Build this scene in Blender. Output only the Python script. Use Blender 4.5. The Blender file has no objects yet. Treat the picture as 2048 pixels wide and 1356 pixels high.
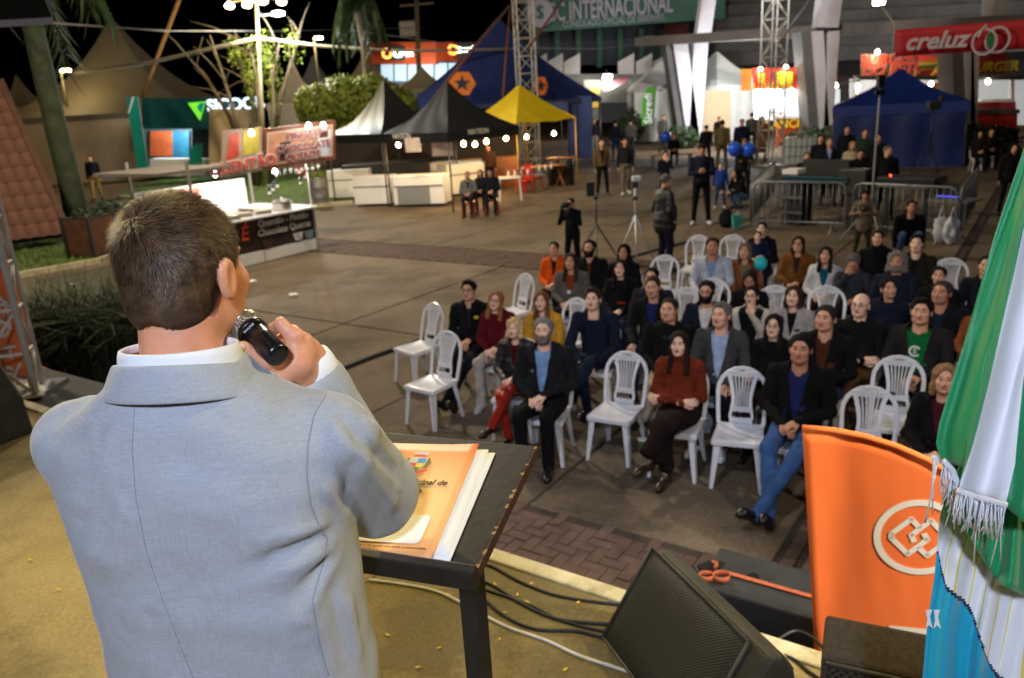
import bpy, bmesh, math, random
import numpy as np
from mathutils import Vector, Matrix
random.seed(7); RNG = np.random.RandomState(11)
scene = bpy.context.scene
COL = scene.collection
PI = math.pi

# ------------------------------------------------------------------ camera
CAM_Z = 3.2; FPX = 1590.0; PITCH = math.radians(16.9); ROLL = math.radians(3.5)
cd = bpy.data.cameras.new('camera'); cam = bpy.data.objects.new('camera', cd); COL.objects.link(cam)
CP_, SP_, CR_, SR_ = math.cos(PITCH), math.sin(PITCH), math.cos(ROLL), math.sin(ROLL)
cam.matrix_world = Matrix(((CR_, SR_, 0, 0), (-SR_*SP_, CR_*SP_, -CP_, 0), (-SR_*CP_, CR_*CP_, SP_, CAM_Z), (0, 0, 0, 1)))
cd.sensor_width = 36; cd.lens = 36*FPX/2048; cd.clip_start = .05; cd.clip_end = 600
cd.dof.use_dof = True; cd.dof.focus_distance = 1.12; cd.dof.aperture_fstop = 7.0
scene.camera = cam

# ------------------------------------------------------------------ night sky, moonlight, exposure
world = bpy.data.worlds.new('World'); scene.world = world; world.use_nodes = True
wn = world.node_tree; bg = wn.nodes['Background']
sky = wn.nodes.new('ShaderNodeTexSky'); sky.sky_type = 'NISHITA'; sky.sun_disc = False
sky.sun_elevation = math.radians(-6); sky.sun_rotation = math.radians(200)
wn.links.new(sky.outputs[0], bg.inputs[0]); bg.inputs[1].default_value = .06
sd = bpy.data.lights.new('moon', 'SUN'); sd.energy = .012; sd.angle = math.radians(.5); sd.color = (.8, .88, 1)
so = bpy.data.objects.new('moon', sd); so.rotation_euler = (math.radians(50), 0, math.radians(-160)); COL.objects.link(so)
scene.view_settings.view_transform = 'Standard'; scene.view_settings.look = 'None'
scene.view_settings.exposure = 0; scene.view_settings.gamma = 1

def lamp(kind, loc, energy, color=(1, 1, 1), size=.1, target=None, spot=None, blend=.5, sx=None):
    d = bpy.data.lights.new('light', kind); d.energy = energy; d.color = color
    if kind in ('POINT', 'SPOT'): d.shadow_soft_size = size
    if kind == 'SPOT': d.spot_size = math.radians(spot); d.spot_blend = blend
    if kind == 'AREA': d.shape = 'DISK'; d.size = size
    o = bpy.data.objects.new('light', d); o.location = loc; COL.objects.link(o)
    if target is not None:
        o.rotation_euler = (Vector(target)-Vector(loc)).to_track_quat('-Z', 'Y').to_euler()
    return o

# the stage rig (above and beside the stage, out of view): warm floods on the speaker and floor, washes on the audience; two added spots
lamp('SPOT', (-3.3, 4.3, 6.2), 560, (1, .78, .30), .12, (-.7, 1.0, 1.8), 85, .6)      # warm flood on the left truss tower
lamp('SPOT', (3.6, 2.4, 6.0), 620, (1, .78, .30), .12, (-.1, 1.2, 1.7), 85, .6)       # warm flood on the right tower
lamp('SPOT', (-.2, -2.2, 5.0), 680, (.70, .79, 1), .25, (0, 1.4, 2.2), 90, .7)       # cool spot added behind the camera, standing in for its flash
lamp('SPOT', (-1.4, 1.2, 6.3), 760, (.84, .88, 1), .25, (2.2, 8.5, .6), 66, .8)       # cool wash towards the audience
lamp('SPOT', (4.4, 1.6, 6.3), 500, (1, .84, .62), .25, (2.0, 8.5, .6), 70, .8)          # warm wash towards the audience
lamp('SPOT', (4.5, .2, 5.0), 2300, (1, .93, .84), .2, (1.55, 2.9, 1.35), 27, .5)          # neutral narrow spot added only to brighten the orange flag
# street lamps of the plaza outside the frame, high on their posts
lamp('POINT', (-12, 13, 9.5), 3000, (1, .84, .60), .3); lamp('POINT', (-3.0, 17.5, 9.), 3300, (1, .85, .63), .3); lamp('POINT', (13, 17, 9.5), 650, (1, .82, .58), .3)
lamp('SPOT', (5, 27, 12), 10000, (1, .95, .92), .3, (18, 54, 4), 80, .7)  # spot added to brighten the stadium stand, not a street lamp

# ------------------------------------------------------------------ pixels of the survey to points of the place
def ray(x, y):
    u = (x-1024)/FPX; v = (y-678)/FPX
    rx, dn = CR_*u-SR_*v, SR_*u+CR_*v
    return np.array([rx, CP_-dn*SP_, -(SP_+dn*CP_)])
def at(x, y, z=0.):            # point of the horizontal plane z
    d = ray(x, y); t = (z-CAM_Z)/d[2]
    return Vector((d[0]*t, d[1]*t, z))
def far(x, y, Y):              # point at depth Y
    d = ray(x, y); t = Y/d[1]
    return Vector((d[0]*t, Y, CAM_Z+d[2]*t))

# ------------------------------------------------------------------ materials
def S(r, g=None, b=None):
    if g is None: r, g, b = r
    f = lambda c: (c/255/12.92) if c/255 <= .04045 else ((c/255+.055)/1.055)**2.4
    return (f(r), f(g), f(b))
MATS = {}
def M(name, rgb=(.5, .5, .5), rough=.6, var=.18, scale=6., bump=0., bscale=None, metal=0., emit=None, estr=0., coat=0., sheen=0., trans=0., spec=.5, detail=4, kind='noise', sss=0.):
    if name in MATS: return MATS[name]
    m = bpy.data.materials.new(name); m.use_nodes = True; MATS[name] = m
    nt = m.node_tree; b = nt.nodes['Principled BSDF']; L = nt.links
    b.inputs['Roughness'].default_value = rough; b.inputs['Metallic'].default_value = metal
    b.inputs['Specular IOR Level'].default_value = spec
    if coat: b.inputs['Coat Weight'].default_value = coat
    if sheen: b.inputs['Sheen Weight'].default_value = sheen
    if trans: b.inputs['Transmission Weight'].default_value = trans
    if sss:
        b.inputs['Subsurface Weight'].default_value = sss; b.inputs['Subsurface Radius'].default_value = (.012, .004, .002); b.inputs['Subsurface Scale'].default_value = 1
    tc = nt.nodes.new('ShaderNodeTexCoord')
    if var:
        n = nt.nodes.new('ShaderNodeTexNoise'); n.inputs['Scale'].default_value = scale; n.inputs['Detail'].default_value = detail
        L.new(tc.outputs['Object'], n.inputs['Vector'])
        mx = nt.nodes.new('ShaderNodeMix'); mx.data_type = 'RGBA'
        lo = [max(0, c*(1-var)) for c in rgb]; hi = [min(1, c*(1+var)) for c in rgb]
        mx.inputs[6].default_value = (*lo, 1); mx.inputs[7].default_value = (*hi, 1)
        cr_ = nt.nodes.new('ShaderNodeMapRange'); cr_.inputs[1].default_value = .3; cr_.inputs[2].default_value = .7
        L.new(n.outputs['Fac'], cr_.inputs[0]); L.new(cr_.outputs[0], mx.inputs[0]); L.new(mx.outputs[2], b.inputs['Base Color'])
    else: b.inputs['Base Color'].default_value = (*rgb, 1)
    if bump:
        if kind == 'weave':
            w = nt.nodes.new('ShaderNodeTexWave'); w.inputs['Scale'].default_value = bscale or 200; w.inputs['Distortion'].default_value = 2
            L.new(tc.outputs['Object'], w.inputs['Vector']); src = w.outputs['Fac']
        else:
            n2 = nt.nodes.new('ShaderNodeTexNoise'); n2.inputs['Scale'].default_value = bscale or scale*6; n2.inputs['Detail'].default_value = 3
            L.new(tc.outputs['Object'], n2.inputs['Vector']); src = n2.outputs['Fac']
        bp = nt.nodes.new('ShaderNodeBump'); bp.inputs['Strength'].default_value = bump; bp.inputs['Distance'].default_value = .01
        L.new(src, bp.inputs['Height']); L.new(bp.outputs[0], b.inputs['Normal'])
    if emit is not None:
        b.inputs['Emission Color'].default_value = (*emit, 1); b.inputs['Emission Strength'].default_value = estr
    return m
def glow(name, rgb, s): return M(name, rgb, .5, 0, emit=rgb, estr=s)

# ------------------------------------------------------------------ mesh builder
def V3(a): return np.array(a, float)
class MB:
    def __init__(s): s.v = []; s.f = []; s.m = []
    def add(s, vs, fs, m=0):
        o = len(s.v); s.v += [tuple(map(float, p)) for p in vs]; s.f += [tuple(i+o for i in q) for q in fs]; s.m += [m]*len(fs); return s
    def box(s, c, d, rz=0., m=0, R=None):
        x, y, z = d[0]/2, d[1]/2, d[2]/2
        p = np.array([(-x, -y, -z), (x, -y, -z), (x, y, -z), (-x, y, -z), (-x, -y, z), (x, -y, z), (x, y, z), (-x, y, z)])
        if R is None: R = np.array(Matrix.Rotation(rz, 3, 'Z'))
        p = p@np.array(R).T+V3(c)
        return s.add(p, [(0, 3, 2, 1), (4, 5, 6, 7), (0, 1, 5, 4), (1, 2, 6, 5), (2, 3, 7, 6), (3, 0, 4, 7)], m)
    def hexa(s, p, m=0):   # eight corners: bottom four, top four
        return s.add(p, [(0, 3, 2, 1), (4, 5, 6, 7), (0, 1, 5, 4), (1, 2, 6, 5), (2, 3, 7, 6), (3, 0, 4, 7)], m)
    def bar(s, a, b, w, h=None, m=0, up=(0, 0, 1)):
        a, b = V3(a), V3(b); d = b-a; L = np.linalg.norm(d); d /= L
        u = np.cross(d, V3(up))
        if np.linalg.norm(u) < 1e-3: u = np.cross(d, (1, 0, 0))
        u /= np.linalg.norm(u); t = np.cross(u, d); h = h or w
        return s.box((a+b)/2, (w, L, h), m=m, R=np.array([u, d, t]).T)
    def tube(s, pts, r, n=8, m=0, closed=False, flat=None):
        P = [V3(p) for p in pts]; k = len(P); rr = r if hasattr(r, '__len__') else [r]*k
        vs = []; prev = None
        for i in range(k):
            a = P[i-1] if (i > 0 or closed) else P[i]; b = P[(i+1) % k] if (i < k-1 or closed) else P[i]
            d = b-a; d = d/(np.linalg.norm(d)+1e-9)
            if prev is None:
                u = np.cross(d, (0, 0, 1.)); 
                if np.linalg.norm(u) < .05: u = np.cross(d, (1., 0, 0))
            else: u = prev-d*np.dot(prev, d)
            u /= np.linalg.norm(u)+1e-9; prev = u; w = np.cross(d, u)
            for j in range(n):
                t = 2*PI*j/n; vs.append(P[i]+(u*math.cos(t)+w*math.sin(t)*(flat or 1))*rr[i])
        fs = []
        for i in range(k if closed else k-1):
            for j in range(n):
                a = i*n+j; b = i*n+(j+1) % n; c = ((i+1) % k)*n+(j+1) % n; d = ((i+1) % k)*n+j; fs.append((a, b, c, d))
        if not closed: fs += [tuple(range(n-1, -1, -1)), tuple((k-1)*n+j for j in range(n))]
        return s.add(vs, fs, m)
    def lathe(s, prof, n=16, c=(0, 0, 0), m=0, cap=True):
        vs = []; fs = []; k = len(prof)
        for r, z in prof:
            for j in range(n): t = 2*PI*j/n; vs.append((c[0]+r*math.cos(t), c[1]+r*math.sin(t), c[2]+z))
        for i in range(k-1):
            for j in range(n): fs.append((i*n+j, i*n+(j+1) % n, (i+1)*n+(j+1) % n, (i+1)*n+j))
        if cap: fs += [tuple(range(n-1, -1, -1)), tuple((k-1)*n+j for j in range(n))]
        return s.add(vs, fs, m)
    def prism(s, poly, ax, a, b, m=0):   # poly of 2D points extruded along axis ax from a to b
        n = len(poly); f = lambda q, w: {0: (w, q[0], q[1]), 1: (q[0], w, q[1]), 2: (q[0], q[1], w)}[ax]
        return s.add([f(q, a) for q in poly]+[f(q, b) for q in poly], [tuple(range(n-1, -1, -1)), tuple(range(n, 2*n))]+[(i, (i+1) % n, n+(i+1) % n, n+i) for i in range(n)], m)
    def quad(s, a, b, c, d, m=0): return s.add([a, b, c, d], [(0, 1, 2, 3)], m)
    def sheet(s, g, m=0):      # grid of points rows x cols
        r, c = len(g), len(g[0])
        return s.add([p for row in g for p in row], [(i*c+j, i*c+j+1, (i+1)*c+j+1, (i+1)*c+j) for i in range(r-1) for j in range(c-1)], m)
    def mesh(s, name):
        me = bpy.data.meshes.new(name); me.from_pydata(s.v, [], s.f)
        if any(s.m): me.polygons.foreach_set('material_index', s.m)
        return me
    def build(s, name, mats, parent=None, smooth=False, bevel=0, seg=2, fix=False, solid=0, loc=None, rz=0, subs=0):
        me = s.mesh(name)
        if fix:
            bm = bmesh.new(); bm.from_mesh(me); bmesh.ops.recalc_face_normals(bm, faces=bm.faces); bm.to_mesh(me); bm.free()
        return O(name, me, mats, parent, smooth, bevel, seg, solid, loc, rz, subs)
def O(name, me, mats, parent=None, smooth=False, bevel=0, seg=2, solid=0, loc=None, rz=0, subs=0):
    o = bpy.data.objects.new(name, me); COL.objects.link(o)
    for x in (mats if isinstance(mats, (list, tuple)) else [mats]): me.materials.append(x)
    if smooth: me.polygons.foreach_set('use_smooth', [True]*len(me.polygons))
    if solid: d = o.modifiers.new('solid', 'SOLIDIFY'); d.thickness = solid; d.offset = 0
    if subs: d = o.modifiers.new('subd', 'SUBSURF'); d.levels = d.render_levels = subs
    if bevel: d = o.modifiers.new('bevel', 'BEVEL'); d.width = bevel; d.segments = seg; d.limit_method = 'ANGLE'
    if parent is not None: o.parent = parent
    if loc is not None: o.location = loc
    if rz: o.rotation_euler[2] = rz
    return o
def tag(o, label, cat, group=None):
    o['label'] = label; o['category'] = cat
    if group: o['group'] = group
    return o
def thing(name, label, cat, loc=(0, 0, 0), rz=0, group=None):
    o = bpy.data.objects.new(name, None); COL.objects.link(o); o.location = loc; o.rotation_euler[2] = rz
    return tag(o, label, cat, group)
def struct(o): o['kind'] = 'structure'; return o
def stuff(o): o['kind'] = 'stuff'; return o
def dup(root, loc=None, rz=None, label=None, group=None):
    def cp_(o, par):
        c = o.copy(); COL.objects.link(c); c.parent = par
        for ch in [x for x in ALLCH.get(o.name, [])] or list(o.children): cp_(ch, c)
        return c
    r = cp_(root, None)
    if loc is not None: r.location = loc
    if rz is not None: r.rotation_euler = (0, 0, rz)
    if label: r['label'] = label
    if group: r['group'] = group
    return r
ALLCH = {}
def link_copy(o, parent, loc=None, rz=None):
    c = o.copy(); COL.objects.link(c); c.parent = parent
    if loc is not None: c.location = loc
    if rz is not None: c.rotation_euler[2] = rz
    return c
def text_mesh(body, size, depth=.002, align='CENTER', shear=0, bold=0., spacing=1.):
    cu = bpy.data.curves.new('lettering', 'FONT'); cu.body = body; cu.size = size; cu.extrude = depth; cu.align_x = align; cu.align_y = 'CENTER'
    cu.shear = shear; cu.offset = bold; cu.space_character = spacing; cu.resolution_u = 3
    o = bpy.data.objects.new('tmp', cu); COL.objects.link(o)
    dg = bpy.context.evaluated_depsgraph_get(); me = bpy.data.meshes.new_from_object(o.evaluated_get(dg))
    bpy.data.objects.remove(o); bpy.data.curves.remove(cu); me.materials.clear(); return me
def place(o, origin, xdir, ydir):    # put a mesh drawn in its XY plane on a plane of the scene
    x = Vector(xdir).normalized(); z = x.cross(Vector(ydir)).normalized(); y = z.cross(x)
    o.matrix_local = Matrix(((x.x, y.x, z.x, origin[0]), (x.y, y.y, z.y, origin[1]), (x.z, y.z, z.z, origin[2]), (0, 0, 0, 1)))
    return o
def lettering(body, size, mat, parent, origin, xdir, ydir, name='lettering', **k):
    o = O(name, text_mesh(body, size, **k), mat, parent); return place(o, origin, xdir, ydir)
def ring_mesh(rx, ry, w, n=40, d=.002, a0=0, a1=2*PI):
    mb = MB(); k = n if a1-a0 > 6.2 else n+1
    for i in range(k):
        t = a0+(a1-a0)*i/n
        for r in (-w/2, w/2):
            for z in (-d, d): mb.v.append(((rx+r)*math.cos(t), (ry+r)*math.sin(t), z))
    for i in range(n):
        a = i*4; b = ((i+1) % k)*4
        mb.f += [(a+1, a+3, b+3, b+1), (a, b, b+2, a+2), (a, a+1, b+1, b), (a+2, b+2, b+3, a+3)]; mb.m += [0]*4
    return mb.mesh('ring')
# ------------------------------------------------------------------ distance fields and their surfaces
F4 = np.float32
def rcone(P, a, b, r1, r2):
    a = np.asarray(a, F4); ba = np.asarray(b, F4)-a; pa = P-a
    h = np.clip((pa@ba)/max(float(ba@ba), 1e-8), 0, 1)
    return np.sqrt(((pa-h[:, None]*ba)**2).sum(1))-(r1+(r2-r1)*h)
def ell(P, c, r, R=None):
    q = P-np.asarray(c, F4)
    if R is not None: q = q@np.asarray(R, F4)
    r = np.stack(np.broadcast_arrays(*r), -1).astype(F4) if any(np.ndim(x) for x in r) else np.asarray(r, F4); k0 = np.sqrt(((q/r)**2).sum(1)); k1 = np.sqrt(((q/r**2)**2).sum(1))+1e-6
    return k0*(k0-1)/k1
def smin(a, b, k):
    h = np.clip(.5+.5*(b-a)/k, 0, 1); return b+(a-b)*h-k*h*(1-h)
def U(ds, k=.02):
    d = ds[0]
    for e in ds[1:]: d = smin(d, e, k)
    return d
CORN = [(i, j, k) for i in (0, 1) for j in (0, 1) for k in (0, 1)]
def nets(f, lo, hi, h):
    lo = np.asarray(lo, F4); n = np.ceil((np.asarray(hi)-lo)/h).astype(int)+1
    g = np.stack(np.meshgrid(*[lo[i]+h*np.arange(n[i], dtype=F4) for i in range(3)], indexing='ij'), -1).reshape(-1, 3)
    v = np.concatenate([f(g[i:i+400000]) for i in range(0, len(g), 400000)]).reshape(n).astype(F4)
    s = v < 0; nx, ny, nz = n
    sl = lambda A, c: A[c[0]:nx-1+c[0], c[1]:ny-1+c[1], c[2]:nz-1+c[2]]
    cnt = sum(sl(s, c).astype(np.int8) for c in CORN); act = (cnt > 0) & (cnt < 8)
    idx = -np.ones(act.shape, int); ai = np.argwhere(act); idx[act] = np.arange(len(ai))
    val = {c: sl(v, c)[act] for c in CORN}; pos = np.zeros((len(ai), 3)); num = np.zeros(len(ai))
    for a in CORN:
        for ax in range(3):
            if a[ax]: continue
            b = list(a); b[ax] = 1; b = tuple(b); va, vb = val[a], val[b]; x = (va < 0) != (vb < 0)
            t = np.where(x, va/np.where(x, va-vb, 1), 0); p = np.tile(np.array(a, float), (len(ai), 1)); p[:, ax] += t
            pos += p*x[:, None]; num += x
    V = lo+(ai+pos/num[:, None])*h; Fs = []
    for ax in range(3):
        o1, o2 = (ax+1) % 3, (ax+2) % 3
        A = [slice(1, -1)]*3; A[ax] = slice(0, -1); B = [slice(1, -1)]*3; B[ax] = slice(1, None)
        e = np.argwhere(s[tuple(A)] != s[tuple(B)]); 
        if not len(e): continue
        off = np.ones(3, int); off[ax] = 0; c0 = e+off; ins = s[tuple(c0.T)]
        q = []
        for d1, d2 in ((-1, -1), (0, -1), (0, 0), (-1, 0)):
            c = c0.copy(); c[:, o1] += d1; c[:, o2] += d2; q.append(idx[tuple(c.T)])
        q = np.stack(q, 1); q[~ins] = q[~ins][:, ::-1]; Fs.append(q)
    F = np.concatenate(Fs) if Fs else np.zeros((0, 4), int)
    return V, F[(F >= 0).all(1)]
def vnorm(V, F):
    n = np.cross(V[F[:, 2]]-V[F[:, 0]], V[F[:, 3]]-V[F[:, 1]]); N = np.zeros_like(V)
    for i in range(4): np.add.at(N, F[:, i], n)
    return N/(np.linalg.norm(N, axis=1, keepdims=True)+1e-9)
def wob(V, amp, freq, seed=0):      # soft pseudo noise
    r = np.random.RandomState(seed); d = np.zeros(len(V))
    for i in range(5):
        k = r.normal(size=3)*freq; d += np.sin(V@k+r.rand()*6.28)
    return d*amp/3
def relax(V, F, it=1, w=.5):
    for _ in range(it):
        A = np.zeros_like(V); n = np.zeros(len(V))
        for i in range(4):
            for j in (1, 3): np.add.at(A, F[:, i], V[F[:, (i+j) % 4]]); np.add.at(n, F[:, i], 1)
        V = V*(1-w)+A/np.maximum(n, 1)[:, None]*w
    return V
def smooth_rim(V, F, it=6):          # even out the open borders of a cut mesh
    E = np.sort(np.concatenate([F[:, [0, 1]], F[:, [1, 2]], F[:, [2, 3]], F[:, [3, 0]]]), 1); k = E[:, 0].astype(np.int64)*len(V)+E[:, 1]; u, ix, ct = np.unique(k, return_index=True, return_counts=True); B = E[ix[ct == 1]]
    V = V.copy()
    for _ in range(it):
        A = np.zeros_like(V); n = np.zeros(len(V)); np.add.at(A, B[:, 0], V[B[:, 1]]); np.add.at(A, B[:, 1], V[B[:, 0]]); np.add.at(n, B[:, 0], 1); np.add.at(n, B[:, 1], 1); m = n > 0; V[m] = .45*V[m]+.55*A[m]/n[m][:, None]
    return V
def npmesh(name, V, F, mi=None, smooth=True):
    me = bpy.data.meshes.new(name); me.vertices.add(len(V)); me.vertices.foreach_set('co', np.asarray(V, F4).ravel())
    me.loops.add(len(F)*4); me.loops.foreach_set('vertex_index', F.ravel().astype(np.int32))
    me.polygons.add(len(F)); me.polygons.foreach_set('loop_start', np.arange(0, len(F)*4, 4, dtype=np.int32))
    if mi is not None: me.polygons.foreach_set('material_index', np.asarray(mi, np.int32))
    if smooth: me.polygons.foreach_set('use_smooth', np.ones(len(F), bool))
    me.update(); me.validate(); return me
def joinm(parts):                   # [(V,F,mi)]
    Vs, Fs, Ms, o = [], [], [], 0
    for V, F, mi in parts:
        Vs.append(V); Fs.append(F+o); Ms.append(np.zeros(len(F), int)+mi); o += len(V)
    return np.concatenate(Vs), np.concatenate(Fs), np.concatenate(Ms)

# ------------------------------------------------------------------ heads, hair, hands (face towards -Y)
def head_sdf(P, w=1., jaw=1., nose=1., fem=False):
    X = P.copy(); X[:, 0] = np.abs(X[:, 0])     # symmetric
    d = U([ell(X, (0, .018, .032), (.076*w, .097, .086)), ell(X, (0, -.03, -.02), (.062*w, .066, .085)), ell(X, (.022*w, -.035, -.072), (.036*w*jaw, .045, .036)),
           ell(X, (0, -.068, -.094), (.022*jaw, .022, .018)), ell(X, (.042*w, -.06, -.022), (.022, .025, .02))], .028)
    d = smin(d, rcone(X, (0, .035, -.06), (0, .045, -.21), .056*w*(.88 if fem else 1), .060*w*(.88 if fem else 1.06)), .03)
    d = smin(d, rcone(X, (.004, -.092, .027), (.04*w, -.082, .028), .010, .008), .014)
    d = -smin(-d, ell(X, (.031*w, -.104, .006), (.020, .020, .013)), .012)
    d = smin(d, ell(X, (.031*w, -.082, .006), (.0125, .0115, .0105)), .003)
    d = smin(d, rcone(X, (0, -.094, .012), (0, -.117*nose**.3, -.026), .007, .011*nose), .012)
    d = smin(d, ell(X, (.012, -.103, -.031), (.009, .011, .008)), .008)
    d = smin(d, ell(X, (0, -.094, -.052), (.025, .010, .0055)), .006); d = smin(d, ell(X, (0, -.093, -.0635), (.022, .011, .006)), .005)
    e = ell(X, (.080*w, .018, -.008), (.010, .022, .034)); e = -smin(-e, ell(X, (.090*w, .014, -.006), (.008, .013, .022)), .006)
    return smin(d, e, .008)
HEADS = {}
def head_tpl(key, w, jaw, nose, fem, h):
    k = (key, h)
    if k not in HEADS:
        V, F = nets(lambda P: head_sdf(P, w, jaw, nose, fem), (-.12, -.15, -.23), (.12, .15, .15), h)
        c = V[F].mean(1); ax = np.abs(c[:, 0]); mi = np.zeros(len(F), int)
        mi[(((ax-.031*w)/.0115)**2+((c[:, 2]-.006)/.0062)**2 < 1) & (c[:, 1] < -.07)] = 1
        mi[((c[:, 0]/.024)**2+((c[:, 2]+.057)/.0105)**2 < 1) & (c[:, 1] < -.085)] = 2
        mi[(ax > .012) & (ax < .050) & (np.abs(c[:, 2]-.028-.004*np.sin(ax*60)) < .0042) & (c[:, 1] < -.06)] = 3
        HEADS[k] = (V, F, mi)
    return HEADS[k]
TPL = dict(m1=(1, 1, 1, False), m2=(1.06, 1.15, 1.12, False), m3=(.97, .95, 1.05, False), f1=(.94, .82, .85, True), f2=(.98, .92, .9, True))
def fade(P):   # hairline: positive behind and above it
    X = P.astype(F4).copy(); X[:, 0] = np.abs(X[:, 0]); e = ell(X, (0, -.110, -.036), (.074, .114, .127))+.003*np.sin(P[:, 0]*110+1)+.002*np.sin(P[:, 0]*260+P[:, 2]*150)
    zm = -.024-.052*np.clip((P[:, 1]-.012)/.03, 0, 1)+.003*np.sin(P[:, 1]*200); return np.minimum(e, (P[:, 2]-zm)*.8)
def hair_sdf(P, kind):
    X = P.copy(); X[:, 0] = np.abs(X[:, 0]); c = lambda g: ell(X, (0, .018, .032), (.077+g, .098+g, .087+g))
    nape = -.075-X[:, 2]
    if kind == 'short': return np.maximum(np.maximum(c(.003+.0085*np.clip(fade(X)/.05, 0, 1)), -fade(X)), nape)
    if kind == 'shaved': return np.maximum(np.maximum(c(.0025+.003*np.clip(fade(X)/.05, 0, 1)), -fade(X)+.004), nape)
    if kind == 'quiff': 
        d = smin(c(.0035+.010*np.clip(fade(X)/.06, 0, 1)), ell(X, (0, -.035, .108), (.055, .05, .024)), .02); return np.maximum(np.maximum(d, -fade(X)), nape)
    if kind == 'bald': return np.maximum(np.maximum(np.maximum(c(.005), -fade(X)), X[:, 2]-.040), -X[:, 1]-.005)
    if kind in ('beard', 'stubble'):
        g = .007 if kind == 'beard' else .0025
        d = head_sdf(P, 1.02, 1.03, .8)-g
        m = np.maximum(np.maximum(X[:, 2]+.038-np.clip((X[:, 0]-.035)*1.6, 0, .05), X[:, 1]-.0), -.135-X[:, 2])
        lip = ell(X, (0, -.105, -.056), (.019, .04, .0085)); return np.maximum(np.maximum(d, m), -lip)
    if kind in ('long', 'bob', 'curly', 'wave'):
        zb = {'long': -.27, 'wave': -.23, 'bob': -.115, 'curly': -.10}[kind]; g = .022 if kind == 'curly' else .017
        d = np.maximum(c(g), -fade(X)+.002)
        side = rcone(X, (.070, .012, .05), (.083 if kind != 'long' else .09, -.012 if kind != 'bob' else .0, zb), .026, .030)
        back = rcone(X, (0, .07, .03), (0, .085, zb), .075, .062)
        d = U([d, side, back], .02); face = ell(X, (0, -.10, -.03), (.064, .115, .125)); return np.maximum(d, -face)
    if kind == 'tied': 
        d = np.maximum(np.maximum(c(.008), -fade(X)+.002), nape); return smin(d, ell(X, (0, .125, .03), (.035, .035, .035)), .015)
    if kind == 'pony':
        d = np.maximum(np.maximum(c(.009), -fade(X)+.002), nape); return smin(d, rcone(X, (0, .11, .03), (0, .125, -.17), .028, .018), .02)
    if kind == 'hood':
        d = U([ell(X, (0, .03, .02), (.115, .125, .125)), rcone(X, (.05, .05, -.1), (.07, .05, -.17), .08, .09)], .04)
        return np.maximum(d, -ell(X, (0, -.12, -.01), (.076, .12, .115)))
    if kind == 'cap':
        d = np.maximum(c(.012), .05-X[:, 2]+.1*X[:, 1]*0); return np.minimum(d, ell(X, (0, -.125, .058), (.068, .062, .010)))
    if kind == 'beanie': return np.maximum(c(.018), .02-X[:, 2]-.25*X[:, 1])
HAIRT = {}
def hair_tpl(kind, h):
    if (kind, h) not in HAIRT:
        V, F = nets(lambda P: hair_sdf(P, kind), (-.19, -.21, -.33), (.19, .22, .19), h); V = relax(V, F, 1, .4)
        N = vnorm(V, F)
        if kind in ('curly',): V = V+N*wob(V, .010, 75, 3)[:, None]
        elif kind not in ('hood', 'cap', 'beanie'):
            a = np.arctan2(V[:, 0], V[:, 1]-.02)
            ed = np.clip(fade(V)/.035, 0.1, 1) if kind in ('short', 'quiff', 'shaved', 'bald', 'tied', 'pony') else 1.; ed = ed*(.35 if kind in ('shaved', 'bald', 'beard', 'stubble') else 1.)
            V = V+N*((wob(V, .0045, 42, 5)+wob(V, .003, 95, 6)+.003*np.sin(a*30+6*np.sin(V[:, 2]*30)))*ed)[:, None]
        HAIRT[(kind, h)] = (V, F)
    return HAIRT[(kind, h)]
def hand_sdf(P, curl):              # wrist at origin, fingers along +X, palm towards -Z, thumb on +Y
    d = U([ell(P, (.045, 0, 0), (.052, .042, .017)), rcone(P, (-.03, 0, 0), (.03, 0, 0), .026, .026), ell(P, (.03, .026, -.006), (.034, .02, .018))], .015)
    ds = []
    for i, (y, L) in enumerate(((.030, .072), (.010, .080), (-.011, .075), (-.030, .058))):
        a = np.array([.085-.004*abs(i-1.3), y, 0.]); ang = 0
        for k, (fr, r) in enumerate(((.45, .0098), (.32, .0088), (.25, .0078))):
            ang += curl*(.55, .75, .5)[k]; b = a+np.array([math.cos(ang), .06*(1.5-i)*.3, -math.sin(ang)])*L*fr
            ds.append(rcone(P, a, b, r, r*.92)); a = b
    d = smin(d, U(ds, .002), .006)
    t0 = (.025, .034, -.004); t1 = (.060, .060, -.012-.01*curl); t2 = (.092, .062-.014*curl, -.02-.018*curl)
    return smin(d, np.minimum(rcone(P, t0, t1, .013, .011), rcone(P, t1, t2, .0105, .009)), .008)
HANDT = {}
def hand_tpl(curl, h):
    if (curl, h) not in HANDT: HANDT[(curl, h)] = nets(lambda P: hand_sdf(P, curl), (-.05, -.07, -.11), (.20, .10, .05), h)
    return HANDT[(curl, h)]
def frame(xd, zd):
    x = V3(xd)/np.linalg.norm(xd); z = V3(zd)-x*np.dot(zd, x); z /= np.linalg.norm(z)+1e-9; return np.array([x, np.cross(z, x), z]).T

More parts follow.
